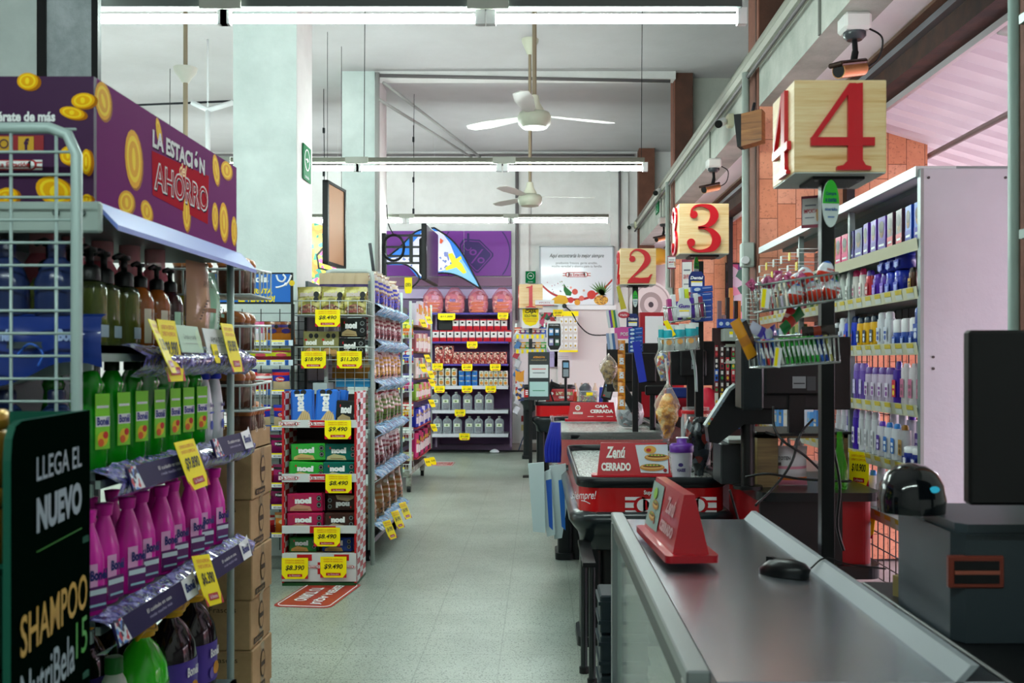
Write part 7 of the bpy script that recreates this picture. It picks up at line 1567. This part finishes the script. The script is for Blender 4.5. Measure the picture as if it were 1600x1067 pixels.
t = thing('card_terminal', 'card terminal with blue screen on a stand at the plastic wrapped checkout', 'terminal', (PX(938, 9.45), 9.45, .95))
MB(Matrix.Rotation(.25, 4, 'Y')).box(-.05, .05, -.03, .02, .2, .4, BLK2, .008).build('casing', t); MB(Matrix.Rotation(.25, 4, 'Y')).rect(-.035, .035, .32, .38, -.031, mt('#7aa8c8', .2)).rect(-.035, .035, .22, .31, -.031, mt('#5a6a64', .4)).rect(-.035, -.015, .225, .24, -.032, mt('#b83a30', .4)).build('screen', t); MB().cyl((.05, 0, 0), (.05, 0, .26), .03, BLACK).cyl((.05, 0, 0), (.05, 0, .015), .08, BLACK, 16).build('stand', t)
t = thing('card_terminal', 'small card terminal with blue screen on a pole at the fourth checkout', 'terminal', (PX(884, 13.3), 13.3, .96))
MB().box(-.05, .05, -.02, .02, .32, .56, BLK2, .01).rect(-.035, .035, .46, .53, -.021, mt('#7ab0d0', .2)).build('casing', t); MB().box(-.035, .035, -.022, -.02, .34, .44, mt('#8a9aa0', .4)).build('keypad', t); MB().cyl((0, 0, 0), (0, 0, .33), .02, BLACK).cyl((0, 0, 0), (0, 0, .015), .08, BLACK, 14).build('stand', t)
t = thing('barcode_scanner', 'black barcode scanner on a stand in front of the dark notice', 'scanner', (PX(850, 13.2), 13.2, .96))
MB(Matrix.Rotation(.4, 4, 'Y')).box(-.025, .03, -.03, .03, .05, .26, BLK2, .01).box(-.03, .11, -.03, .03, .24, .30, BLK2, .01).build('body', t); MB().tube([(-.09, 0, 0), (-.02, 0, .2)], .01, BLACK).tube([(.13, 0, 0), (.06, 0, .2)], .01, BLACK).build('stand', t)
t = thing('scanner_bowl', 'grey round counter scanner at the fourth checkout', 'scanner', (PX(915, 13.1), 13.1, .96)); MB().lathe([(.07, 0), (.05, .04), (.04, .08), (.08, .14), (.09, .19), (.05, .24), (.01, .26)], mt('#4a4e54', .3), 16).build('dome', t); MB().lathe([(.09, 0), (.09, .02)], BLACK, 16).build('foot', t)
MB_ = MB().box(PX(905, 12.95), PX(934, 12.95), 12.95, 13.15, .96, 1.12, mt('#b8c0c8', .1, alpha=.35), .01); MB_.box(PX(907, 12.95), PX(932, 12.95), 12.97, 13.13, .965, 1.06, m_mottle('box_candy', ['#8a2a24', '#4a7a3a', '#c8b83c', '#5a4a40'], 50)); tag(MB_.build('candy_box'), 'clear plastic box of candies at the corner of the fourth checkout', 'box')
tag(MB().rect(-.04, .04, -.02, .02, 0, YEL).build('yellow_label', None, (PX(921, 12.94), 12.94, 1.08)), 'yellow label on the clear candy box', 'label')
for i, (px, py, h_, c, r) in enumerate(((899, 618, .14, '#c83a20', .025), (905, 622, .08, '#c8c0a8', .04), (940, 600, .2, '#2a3a9c', .04))): tag(MB().cyl((0, 0, 0), (0, 0, h_), r, mt(c, .4), 10, r*.7).cyl((0, 0, h_), (0, 0, h_+.02), r*.5, WHITE, 8).build('small_bottle', None, (PX(px, 13.3), 13.3, .96)), ('orange small bottle', 'cream small cup', 'blue tall bottle')[i]+' on the fourth checkout counter', 'bottle')
tag(MB().box(PX(862, 11.0)-.0, PX(900, 11.0)+.1, 9.60, 9.66, PZ(624, 9.6)-.01, PZ(619, 9.6)+.01, mt('#4a544c', .4), .005).build('dark_tray') , 'dark narrow tray edge above the plastic wrapped checkout', 'tray') if False else None
t = thing('card_holder', 'black angled pin pad arm beside the hanging gold bag', 'terminal', (PX(1012, 8.0), 8.0, .95))
MB(Matrix.Rotation(-.5, 4, 'Y')).box(-.05, .02, -.04, .04, .18, .42, BLK2, .012).build('casing', t); MB().cyl((.04, 0, 0), (.04, 0, .3), .025, BLACK).box(-.02, .2, -.03, .03, .28, .36, BLACK, .01).build('arm', t)
# white ventilator disc and red cabinet behind post two
t = thing('fan_disc', 'large white ribbed disc on a pole behind the post of sign two', 'disc', P(1017, 476, 10.3)); MB().cyl((0, .05, -t.location.z), (0, .05, 0), .02, WHITE).cyl((0, .05, -t.location.z), (0, .05, -t.location.z+.03), .16, WHITE, 20).build('stand', t); b = MB(Matrix.Rotation(.35, 4, 'Z'))
for k, (r0, r1, c) in enumerate(((0, .03, '#3a3438'), (.03, .08, '#c8bcbc'), (.08, .13, '#9a8c8c'), (.13, .2, '#cfc4c4'), (.2, .215, '#a89a9a'), (.215, .235, '#d8d0d0'))): b.ring(0, 0, r0, r1, -.002*k, mt(c, .4))
b.cyl((0, .02, 0), (0, .004, 0), .235, mt('#c8c0c0', .4), 32); b.build('disc', t)
t = thing('red_cabinet', 'red wall cabinet with a white notice sheet behind sign two', 'cabinet', (PX(1022, 9.9), 9.9, .95)); MB().box(-.14, .30, .0, .19, -.95, 0, BLACK).build('base', t); MB().box(-.14, .10, 0, .2, 0, PZ(488, 9.9)-.95, mt('#8a1420', .4)).box(.10, .3, .02, .2, 0, PZ(505, 9.9)-.95, mt('#a01824', .4)).build('body', t); MB().rect(-.09, .09, .28, PZ(494, 9.9)-.95, -.004, mt('#c8ccd0', .5)).build('notice', t)
tag(MB().box(PX(1040, 7.6), PX(1112, 7.6), 7.6, 7.75, PZ(640, 7.6), PZ(607, 7.6), mt('#8c0f20', .45), .01).build('red_bin'), 'dark red bin behind the monitor of sign three', 'bin'); tag(MB().box(PX(1045, 7.3), PX(1078, 7.3), 7.3, 7.45, PZ(622, 7.3), PZ(606, 7.3), mt('#142a6a', .4), .01).build('blue_box'), 'dark blue folded cloth behind the monitor of sign three', 'cloth')
tag(MB().lathe([(.07, 0), (.08, .05), (.05, .14), (.02, .16)], mt('#c8203a', .5), 14).build('red_hat', None, P(1105, 640, 7.2)), 'bright red hat behind the monitor of sign three', 'hat')
tag(MB().box(PX(1010, 7.1), PX(1120, 7.1), 7.2, 9.4, .86, .90, BLACK).box(PX(1010, 7.1), PX(1120, 7.1), 7.25, 9.3, 0, .86, mt('#0d0e10', .5)).build('cashier_desk'), 'black cashier desk between the two middle checkouts', 'desk')

# ---- cashier desk of checkout three
t = thing('cashier_desk', 'black and red cashier desk beside the granite checkout, behind the post of sign four', 'desk', (0, 0, 0))
MB().prism(rrect(1.0, 1.58, 4.55, 5.45, .08), .04, (0, 0, .86), (1, 0, 0), (0, 1, 0), mt('#14181a', .3)).build('desktop', t)
MB().prism(rrect(1.02, 1.55, 4.62, 5.4, .05), .3, (0, 0, .56), (1, 0, 0), (0, 1, 0), mt('#8a0c14', .35)).build('fascia', t)
MB().box(1.02, 1.40, 4.60, 4.63, .40, .855, mt('#08090a', .5)).build('knee_panel', t)
MB().prism(rrect(1.0, 1.58, 4.57, 5.43, .07), .06, (0, 0, .50), (1, 0, 0), (0, 1, 0), mt('#14181a', .3)).build('bumper', t)
MB().box(1.08, 1.50, 4.75, 5.3, 0, .5, BLK2).build('pedestal', t)
WB_ = m_wood('dull_plywood', '#6a5a34', '#7c6a40', '#4a3e24')
t = thing('wooden_box', 'open plywood box standing on the cashier desk', 'box', (0, 0, 0)); Z = 4.75
x0, x1 = PX(1183, Z), PX(1325, Z); zb = .901; zt = 1.155
for a in ((x0, x0+.1, zb, zt), (x1-.02, x1, zb, zt), (x0, x1, zt-.02, zt)): MB().box(a[0], a[1], Z, Z+.36, a[2], a[3], WB_).build('panel', t)
MB().box(x0-.01, x1+.01, Z-.03, Z+.38, zt, zt+.012, BLACK, .004).build('mat', t)
t = thing('shopping_bag', 'white plastic shopping bag with pink print inside the plywood box', 'bag', (PX(1243, 4.72), 4.83, .902))
b = MB(); b.pillow(.17, .19, .1, mt('#c8ccd0', .3), [(0, .12, mt('#d88aa0', .4)), (.17, .2, mt('#d87a3a', .4)), (.42, .5, mt('#d08aa0', .4))], 6, 14, .02, .15, seed=4); b.build('bag_body', t)
MB().tube(catmull([(-.05, 0, .15), (-.03, 0, .23), (-.01, 0, .24), (0, 0, .17)]), .007, mt('#c0c4c8', .4)).build('bag_handle', t); MB().tube(catmull([(.02, 0, .15), (.035, .0, .22), (.05, 0, .2), (.06, 0, .15)]), .007, mt('#c0c4c8', .4)).build('bag_handle', t)
MB().text('TOTEN', .018, (-.04, -.054, .135), mt('#4a4c50', .5), w=.06, bold=.04).rect(-.07, -.055, .10, .115, -.054, BLACK).build('print', t)
t = thing('receipt_printer', 'dark receipt printer with white lid beside the plywood box', 'printer', (PX(1158, 4.9), 4.95, .901)); MB().box(-.11, .115, -.1, .12, 0, .20, mt('#23282a', .4), .006).build('casing', t); MB().box(-.075, .118, -.105, .12, .20, .222, mt('#a8b0ae', .4), .004).build('lid', t); MB().rect(.04, .07, .06, .12, -.102, mt('#5a1c18', .4)).rect(.045, .065, .07, .11, -.103, BLACK).build('paper_slot', t)
b = MB(); b.lathe([(.035, 0), (.037, .01), (.037, .10), (.015, .2), (.012, .27)], mt('#3a9a1c', .1, alpha=.6), 14); tag(b.build('green_bottle', None, (PX(1312, 4.68), 4.68, .901)), 'green glass bottle at the corner of the cashier desk', 'bottle')
CB_ = mt('#0a0b0c', .4)
for i, (pts, lb) in enumerate((([P(1208, 635, 4.55), P(1210, 668, 4.5), P(1225, 690, 4.4), P(1255, 710, 4.4), P(1282, 735, 4.4)], 'black cable hanging from the wide monitor in a long bow'), ([P(1270, 655, 4.6), P(1250, 680, 4.5), P(1238, 720, 4.45), P(1215, 755, 4.45), P(1180, 790, 4.4)], 'black cable crossing in front of the plywood box'), ([P(1165, 745, 4.5), P(1200, 740, 4.45), P(1250, 748, 4.45), P(1330, 752, 4.4)], 'black cable lying along the front of the cashier desk'), ([P(1140, 765, 4.5), P(1150, 800, 4.5), P(1160, 835, 4.5)], 'black cable dropping behind the steel counter'), ([P(1302, 700, 3.2), P(1312, 760, 3.2), P(1308, 820, 3.2), P(1318, 860, 3.2)], 'black cable bundle down the post of sign four'))):
    tag(MB().tube(catmull(pts), .006 if i < 4 else .005, CB_, 5).build('power_cable'), lb, 'cable')
# shopping bags on the corner of checkout two
t = thing('shopping_bag', 'bunch of blue carrier bags tied at the corner of the plastic wrapped checkout', 'bag', (PX(864, 7.05), 7.05, PZ(722, 7.05)))
b = MB(); rr = random.Random(6)
for i in range(5): b.tube(catmull([(.0+.01*i, 0, .28), (-.02+.015*i, -.01, .2), (-.045+.022*i, -.01, .1), (-.04+.02*i, 0, .0)]), .018, mt('#1c2a9c', .35), 6)
b.build('bag_body', t)
for i, (pa, c2_, lb) in enumerate(((((825, 724), (850, 722), (852, 832), (833, 830)), None, 'pale grey carrier bag hanging outermost at the checkout corner'), (((843, 740), (860, 733), (868, 835), (855, 838), (848, 800)), '#2a5ab8', 'pale carrier bag with blue band hanging in the middle'), (((858, 728), (884, 724), (886, 790), (878, 840), (866, 842)), '#2a6ac0', 'pale carrier bag with broad blue print hanging innermost'))):
    Zc = 7.0+.03*i; b = MB(); b.prism([(PX(x, Zc), PZ(y, Zc)) for x, y in pa][::-1], .02, (0, Zc+.01, 0), (1, 0, 0), (0, 0, 1), mt('#b8c8cc', .5))
    if c2_:
        cx = sum(p[0] for p in pa)/len(pa); b.poly([(PX(x, Zc), PZ(y, Zc)) for x, y in ((cx-2, 750), (cx+7, 748), (cx+9, 828), (cx+3, 822))], Zc-.012, mt(c2_, .4))
    tag(b.build('carrier_bag'), lb, 'bag', 'carrier bags')
# ================================================================== TOILETRY SHELVES ON THE STREET SIDE
SX0, SX1 = 1.64, 2.04; SY0, SY1 = 4.30, 7.38
t = thing('toiletry_shelving', 'white metal toiletry shelving with a tall white end panel by the storefront', 'shelving', (0, 0, 0))
PAN = plaster('white_laminate', '#aeb2bc', '#bcc0ca', .8, .45)
MB().box(SX0, SX1, SY0-.025, SY0, 0, 2.33, PAN, .003).build('end_panel', t)
b = MB()
for x, z in ((SX0+.03, 2.29), (SX1-.04, 2.29), (SX0+.05, 1.52), (SX0+.05, 1.47)): b.cyl((x, SY0-.03, z), (x, SY0-.025, z), .006, mt('#4a4448', .5), 8)
b.build('screw', t)
MB().box(SX0-.004, SX0+.01, SY0-.026, SY0+.01, 0, 2.33, mt('#8a9494', .4, .3)).build('edge_strip', t)
lev = [2.025, 1.815, 1.572, 1.300, 1.035, .77]
for k, z in enumerate(lev):
    s = MB().box(SX0+.01, SX1, SY0, SY1, z-.02, z, mt('#8f9894', .4, .1)).build('shelf', t)
    b = MB(); b.add([(SX0-.012, SY0, z+.012), (SX0-.004, SY0, z-.042), (SX0-.004, SY1, z-.042), (SX0-.012, SY1, z+.012)], [(0, 1, 2, 3)], mt('#c3c2a8', .3)); 
    if k:
        for i in range(22): y = SY0+.04+.14*i; b.add([(SX0-.0135, y, z+.008), (SX0-.0105, y, z-.012), (SX0-.0105, y+.08, z-.012), (SX0-.0135, y+.08, z+.008)], [(0, 1, 2, 3)], mt('#c8b23a', .4)); b.add([(SX0-.0108, y, z-.014), (SX0-.006, y, z-.036), (SX0-.006, y+.08, z-.036), (SX0-.0108, y+.08, z-.014)], [(0, 1, 2, 3)], mt('#c8ccc8', .4))
    b.build('price_strip', s)
b = MB(); b.prism([(-.015, 2.30), (-.015, 2.345), (.16, 2.345), (.16, 2.335), (.0, 2.30)], SY1-SY0, (SX0, SY1, 0), (1, 0, 0), (0, 0, 1), mt('#c6cfd0', .35)); b.box(SX0+.16, SX1, SY0, SY1, 2.31, 2.345, mt('#8a9494', .5)); b.build('canopy', t)
b = MB()
for y in (5.33, 6.36): b.box(SX0+.02, SX0+.05, y, y+.03, .1, 2.3, mt('#7a8482', .4, .2))
b.build('upright', t)
b = MB()
for i in range(24): z = .2+.09*i; b.tube([(SX1, SY0, z), (SX1, SY1, z)], .004, mt('#4a3c3c', .5), 4)
for i in range(30): y = SY0+.1*i; b.tube([(SX1, y, .2), (SX1, y, 2.3)], .004, mt('#4a3c3c', .5), 4)
b.build('back_grid', t)
MB().box(SX1+.0, SX1+.01, SY0+.6, SY1, 1.6, 2.3, mt('#8a8486', .6)).build('back_panel', t)
L90 = -PI/2
def tbox(w_, h_, d_, c, c2, face='#7a5a44'):
    b = MB(); b.box(-w_/2, w_/2, -d_/2, d_/2, 0, h_, mt(c, .35), .002); y = -d_/2-.001
    b.rect(-w_*.5, w_*.5, h_*.12, h_*.38, y, mt(c2, .4)); b.disc(0, h_*.62, w_*.3, h_*.2, y, mt(face, .5)); b.disc(0, h_*.72, w_*.34, h_*.16, y-.0005, mt('#2a1a18', .4)); b.rect(-w_*.35, w_*.35, h_*.2, h_*.26, y-.0008, WHITE)
    b.rect(-w_*.5, w_*.5, h_*.02, h_*.1, y, mt('#1c4a2c', .4)); return Proto('hair_dye_box', 'box', [('hair_dye_box', b)])
dye = [tbox(.09, .18, .06, '#1c4ab0', '#2a2a9c'), tbox(.09, .18, .06, '#4a2a3c', '#b83040'), tbox(.09, .18, .06, '#5a2a9c', '#4a2a8c'), tbox(.09, .17, .06, '#c0145a', '#d02a6a'), tbox(.1, .17, .06, '#2a1a6a', '#3a2a8a'), tbox(.09, .17, .06, '#b8a02c', '#3c7a3c')]
seq = [0, 0, 1, 1, 2, 2, 2, 4, 4, 3, 3, 5, 5, 3]
for i, k in enumerate(seq): dye[k].put((SX0+.06, SY0+.09+.118*i, lev[0]+.002), L90+random.uniform(-.08, .08), '%s hair dye box on the top toiletry shelf, %s from the white panel' % (('blue', 'red brown', 'violet', 'magenta', 'navy', 'yellow')[k], ORD[i]), 'hair dye boxes')
def tb(r, h_, c, cc, lab=None, capr=.8, caph=.2, sy=.7, name='deodorant', cat='bottle', power=2.0, neck=.95):
    hb = h_*(1-caph); parts = [('bottle_body', MB().lathe([(r*.9, 0), (r, h_*.03), (r, hb*.85), (r*neck, hb)], mt(c, .3, coat=.2), 14, 1, sy, power=power)), ('cap', MB().lathe([(r*capr, hb+.0005), (r*capr, h_*.94), (r*capr*.7, h_)], mt(cc, .3, coat=.2), 14, 1, sy))]
    if lab:
        b = MB(); y = -r*sy-.001; b.rect(-r*.62, r*.62, hb*.2, hb*.7, y, mt(lab[0], .4)); b.rect(-r*.4, r*.4, hb*.45, hb*.55, y-.001, mt(lab[1], .4)); b.disc(0, hb*.32, r*.35, r*.35, y-.001, mt(lab[1], .4)); parts.append(('label', b))
    return Proto(name, cat, parts)
dk = {'brown': (tb(.026, .11, '#5a3a2c', '#2a1c18', ('#c8a03a', '#3a2a20')), 'amber roll-on'), 'blue': (tb(.045, .11, '#1c2a9c', '#1c34b0', ('#2a3ab0', '#8a9ad8'), .98, .3, .9), 'blue cream jar'), 'violet': (tb(.038, .12, '#4a1c9c', '#5a2ab0', ('#5a3ab8', '#a890d8')), 'violet bottle'),
      'red': (tb(.034, .15, '#b82838', '#3a1c8c', ('#b01c2c', '#d8c0c0')), 'red and violet bottle'), 'pink': (tb(.03, .17, '#cfccc8', '#d0306a', ('#d8d4d0', '#c06a8a')), 'white spray with pink cap'), 'white': (tb(.03, .17, '#c3cbc5', '#d0d4d0', ('#cdd2cd', '#6a706c')), 'white spray can'), 'green': (tb(.03, .17, '#b8c8bc', '#3aa85a', ('#c3ccc5', '#5a9a6a')), 'white spray with green cap')}
seq = ['brown', 'brown', 'blue', 'blue', 'violet', 'violet', 'red', 'pink', 'pink', 'white', 'white', 'green', 'white', 'white']
for i, k in enumerate(seq): dk[k][0].put((SX0+.055, SY0+.10+.115*i, lev[1]+.002), L90, '%s on the second toiletry shelf, %s from the white panel' % (dk[k][1], ORD[i]), 'toiletries on the second shelf')
for i in range(3): dk['blue'][0].put((SX0+.055, SY0+.31+.11*i, lev[1]+.113), L90, 'blue cream jar stacked on another jar, %s from the white panel' % ORD[i], 'stacked cream jars', scale=(1.1, 1.1, .8))
dk2 = {'rollw': (tb(.03, .12, '#2a4aa0', '#d0d0d4', ('#3a5ab0', '#a8b8d8'), .95, .5), 'white topped roll-on'), 'navy': (tb(.04, .16, '#1c3a8c', '#2a4aa0', ('#2a4a9c', '#c8d0e0'), .98, .2, .9), 'stacked navy jars'), 'yel': (tb(.034, .15, '#d8a414', '#14283c', ('#1c2c3c', '#c8ccd0')), 'yellow bottle with dark cap'), 'whi': (tb(.034, .16, '#c8ccd4', '#cdd2d8', ('#b8c0cc', '#2a4a9c')), 'white shouldered bottle'),
       'blu': (tb(.036, .16, '#1c3ac0', '#14285a', ('#2a4ab8', '#d0602c')), 'blue bottle with dark cap'), 'blk': (tb(.03, .14, '#14181c', '#a8acb0', ('#1c2024', '#c06a3a')), 'black bottle with silver cap')}
seq = ['navy', 'rollw', 'rollw', 'rollw', 'whi', 'whi', 'yel', 'yel', 'yel', 'blu', 'blu', 'whi', 'blk', 'blk', 'blk']
for i, k in enumerate(seq): dk2[k][0].put((SX0+.055, SY0+.09+.105*i, lev[2]+.002), L90, '%s on the third toiletry shelf, %s from the white panel' % (dk2[k][1], ORD[i]), 'toiletries on the third shelf', scale=1.05)
dk3 = {'tube': (tb(.034, .19, '#cdc6cc', '#c8c0c8', ('#c06a8c', '#8a5a6c'), .6, .1), 'white and pink tube'), 'vio': (tb(.036, .2, '#3a1c8c', '#4a2a9c', ('#b81c34', '#d8c02c'), .5), 'deep violet bottle'), 'pac': (tb(.036, .17, '#b8a8c0', '#5a3a8c', ('#c8c0d0', '#7a3a8c'), .9), 'white pack with violet top'), 'lil': (tb(.032, .19, '#6a50a8', '#7a60b0', ('#b0a8d0', '#c8c0e0'), .9), 'lilac bottle'), 'blu': (tb(.03, .18, '#1c4ac8', '#2a3a9c', None, .9), 'bright blue bottle')}
seq = ['tube', 'tube', 'tube', 'vio', 'pac', 'pac', 'pac', 'pac', 'lil', 'lil', 'lil', 'blu', 'blu']
for i, k in enumerate(seq): dk3[k][0].put((SX0+.05, SY0+.08+.10*i, lev[3]+.002), L90, '%s on the fourth toiletry shelf, %s from the white panel' % (dk3[k][1], ORD[i]), 'toiletries on the fourth shelf')
dk4 = {'jar': (tb(.045, .08, '#1c2a7c', '#cfd0d4', ('#2a3a8c', '#d8d8e0'), .98, .35, .9), 'low navy jar with white lid'), 'cream': (tb(.036, .17, '#c9c8d0', '#b07a34', ('#c8a060', '#8a6a3c'), .6, .14), 'white bottle with tan cap'), 'blue': (tb(.036, .17, '#cbccd4', '#2a7ac8', ('#2a6ab8', '#d8e0e8'), .6, .14), 'white bottle with blue cap'), 'viol': (tb(.036, .17, '#c9c6d0', '#5a2ab0', ('#4a2a8c', '#c8c0e0'), .6, .14), 'white bottle with violet cap'), 'spr': (tb(.03, .21, '#c4c6cc', '#cdced4', ('#c9cad0', '#8a8c94'), .85), 'white aerosol can'), 'pur': (tb(.03, .21, '#3a1c9c', '#5a3ab8', ('#d0ccdc', '#4a2a9c'), .85), 'violet and white aerosol can')}
seq = ['jar', 'jar', 'cream', 'blue', 'blue', 'viol', 'spr', 'spr', 'spr', 'pur', 'pur', 'spr', 'spr']
for i, k in enumerate(seq): dk4[k][0].put((SX0+.05, SY0+.10+.10*i, lev[4]+.002), L90, '%s on the fifth toiletry shelf, %s from the white panel' % (dk4[k][1], ORD[i]), 'toiletries on the fifth shelf')
for i, k in enumerate(('cream', 'cream', 'viol', 'viol', 'spr', 'spr')): dk4[k][0].put((SX0+.15, SY0+.12+.12*i, lev[4]+.002), L90, '%s, fifth shelf back row, %s from the white panel' % (dk4[k][1], ORD[i]), 'back row toiletries', scale=(1, 1, 1.25))
for i in range(6): dk4['spr' if i % 2 else 'blue'][0].put((SX0+.05, SY0+.5+.12*i, lev[5]+.002), L90, 'blue and white shampoo on the lowest visible toiletry shelf, %s from the white panel' % ORD[i], 'lowest shelf shampoos', scale=1.05)
pcard('10.900', (SX0-.03, 5.02, .96), L90, 'yellow price card under the fifth toiletry shelf', .12, .17, rot=(0, 0, L90+.6)); pcard('7.200', (SX0-.03, 4.95, .70), L90, 'yellow price card on the lowest toiletry shelf', .13, .13, rot=(0, .15, L90+.6))
# far part of the shelving: hanging cards and boxes
for k, z in enumerate((2.18, 2.10, 1.98)):
    for i in range(6):
        y = 6.0+.21*i; x = SX0-.06-.01*k
        b = MB(); b.tube([(.14, 0, 0), (-.02, 0, 0)], .003, WHITE, 4); b.box(-.024, -.02, -.022, .022, -.05, .0, mt(('#c8c8c0', '#d8c43a', '#c8ccc8')[(i+k) % 3], .4)); tag(b.build('hook_tag', None, (x, y, z)), 'hook with price tag under the shelf canopy, row %s, %s from the sign four post' % (ORD[k], ORD[i]), 'hook', 'hooks with tags')
pc = ['#8a8a3c', '#c8c0b0', '#5a7a4a', '#b8b0c8', '#7a2a3c', '#c8b48c', '#9aa8b0', '#a8303c', '#3a6a9c']
for k, (z, h_) in enumerate(((1.817, .17), (1.574, .17), (1.302, .18), (1.037, .19))):
    for i in range(9):
        y = 6.0+.145*i; c = pc[(i*2+k*3) % 9] if k < 2 else ('#3a7ac0', '#5a9ad0', '#c8ccd0')[(i+k) % 3]
        b = MB(); b.box(-.045, .045, -.03, .03, 0, h_*random.uniform(.75, 1), mt(c, .35), .004); b.rect(-.03, .03, .04, .09, -.031, mt('#d4d0c8', .4)); b.rect(-.03, .03, .10, .115, -.031, mt(pc[(i+5) % 9], .4))
        tag(b.build('toiletry_box', None, (SX0+.05, y, z), (0, 0, L90+random.uniform(-.1, .1))), 'small toiletry box, far end of the %s shelf, %s from sign four post' % (ORD[k+1], ORD[i]), 'box', 'far toiletry boxes')
# low heap of packets by the shelf foot
t = thing('packet_bin', 'white wire bin of small red and blue packets at the foot of the toiletry shelves', 'bin', (1.36, 4.25, 0))
wire_basket(MB(), .34, .5, .5, mt('#b8b8b8', .3, .4), .003, 0, 10, 8).build('bin_frame', t)
rr = random.Random(12)
for i in range(18): tag(MB().box(-.035, .035, -.02, .02, -.006, .006, mt(('#b02a2a', '#2a4a9c', '#c8ccd0', '#8a2a4a')[i % 4], .3), .003).build('battery_packet', None, (1.36+rr.uniform(-.13, .13), 4.25+rr.uniform(-.2, .2), .44+.02*(i % 4)), (rr.uniform(-.5, .5), rr.uniform(-.5, .5), rr.uniform(0, 3))), 'small %s packet lying in the wire bin, %s of its colour' % (('red', 'blue', 'white', 'plum')[i % 4], ORD[i // 4]), 'packet', 'packets in the wire bin')
# razor and battery rack beyond monitor
RZ2 = 7.15
def X_(px): return PX(px, RZ2)
def Z_(py): return PZ(py, RZ2)
t = thing('peg_rack', 'crowded peg rack of razors and batteries beside the far pier', 'rack', (0, 0, 0)); x0, x1 = X_(1115), X_(1186)
MB().box(x0, x1, RZ2+.05, RZ2+.07, .1, Z_(512), mt('#3a2224', .6)).build('back_panel', t)
for k, py in enumerate((542, 568, 620, 652)): MB().box(x0+.08, x1, RZ2-.03, RZ2+.05, Z_(py)-.0, Z_(py)+.008, WIREW).box(x0+.08, x1, RZ2-.035, RZ2-.03, Z_(py)-.0, Z_(py)+.02, mt('#a8acA0', .4)).build('shelf', t)
MB().box(x0+.06, x1, RZ2-.10, RZ2+.05, Z_(533), Z_(514), mt('#9aa09a', .4)).build('bin_tray', t)
ccs = ['#7a2028', '#3a2a30', '#2a5ab0', '#b8343c', '#c8c0bc', '#1c1c20', '#3c8a4a', '#c8a82c']
for r in range(7):
    for i in range(8):
        c = ccs[(i*3+r*5) % 8] if r not in (0, 3) else ccs[(0, 1, 5, 0)[i % 4]]
        b = MB(); b.box(-.013, .013, -.006, .004, -.045, .045, mt(c, .3, coat=.3), .003); b.rect(-.008, .008, .005, .03, -.0065, mt('#c8c4c0', .4)); b.disc(0, -.02, .008, .012, -.0068, mt(ccs[(i+r+3) % 8], .4))
        tag(b.build('razor_pack', None, (x0+.018+.04*i, RZ2-.01, Z_(549+r*18.5))), 'razor or battery pack on the peg rack, %s row, %s from the aisle' % (ORD[r], ORD[i]), 'pack', 'packs on the peg rack')
for i, (px, c) in enumerate(((1125, '#2a4aa8'), (1135, '#34509c'), (1146, '#2a4aa8'), (1158, '#8a9ab0'))): tag(MB().box(-.025, .025, -.02, .02, 0, .065, mt(c, .35), .003).disc(0, .03, .014, .014, -.021, mt('#b8c8dc', .4)).build('blue_carton', None, (X_(px), RZ2-.02, Z_(513)+.002)), 'small blue carton on the tray over the peg rack, %s from the aisle' % ORD[i], 'carton', 'blue cartons')
for i, px in enumerate((1138, 1148)): tag(MB().rect(-.012, .012, -.02, .02, 0, WHITE).rect(-.012, .012, .0, .02, -.001, YEL).build('price_tag', None, (X_(px), RZ2-.104, Z_(523))), 'small yellow and white tag on the grey tray, %s from the aisle' % ORD[i], 'price tag')
t = thing('tall_poster', 'pink and purple framed poster leaning by the far pier', 'poster', (PX(1148, 12.2), 12.22, PZ(525, 12.2)), 0)
MB().box(-.11, .11, 0, .02, 0, .9, mt('#2a1c24', .5)).build('frame', t); MB().rect(-.095, .095, .02, .88, -.002, m_mottle('poster_art', ['#b8487c', '#d88aa8', '#5a2a6c', '#c8b8c8', '#8a2a4a', '#3a6a5a'], 9)).build('print', t)
for i, (px, py, h_, c) in enumerate(((1124, 470, .9, '#6a5a60'), (1131, 492, .75, '#7a6a70'), (1137, 465, 1.0, '#141418'), (1142, 450, 1.1, '#b87a3a'), (1150, 470, .95, '#141416'), (1154, 470, .95, '#a86a3a'))): 
    Zc = 9.3; tag(MB().box(-.018, .018, -.02, .02, 0, PZ(py, Zc), mt(c, .5), .003).build('long_carton', None, (PX(px, Zc), Zc, 0)), ('mauve', 'pale mauve', 'black', 'orange brown', 'black thin', 'tan')[i]+' tall roll standing behind the peg rack', 'roll')
tag(wire_basket(MB(), .16, .2, .5, WIREW, .004, 0, 3, 3).build('white_wire_rack', None, (PX(1178, 7.1), 7.22, Z_(512))), 'small white wire rack beside the pier conduit', 'rack') if False else None
b = MB()
for i in range(9): b.tube([(X_(1166), RZ2, Z_(512)+.03*i), (X_(1184), RZ2, Z_(512)+.03*i)], .004, WIREW, 4)
b.tube([(X_(1166), RZ2, Z_(512)), (X_(1166), RZ2, Z_(465))], .005, WIREW); b.tube([(X_(1184), RZ2, Z_(512)), (X_(1184), RZ2, Z_(465))], .005, WIREW); tag(b.build('white_wire_grille'), 'small white wire grille beside the pier conduit', 'rack')
# street seen through the openings
struct(MB().box(9, 9.2, -6, 24, 0, 1.6, mt('#b88a8a', .7)), 'wall_street')
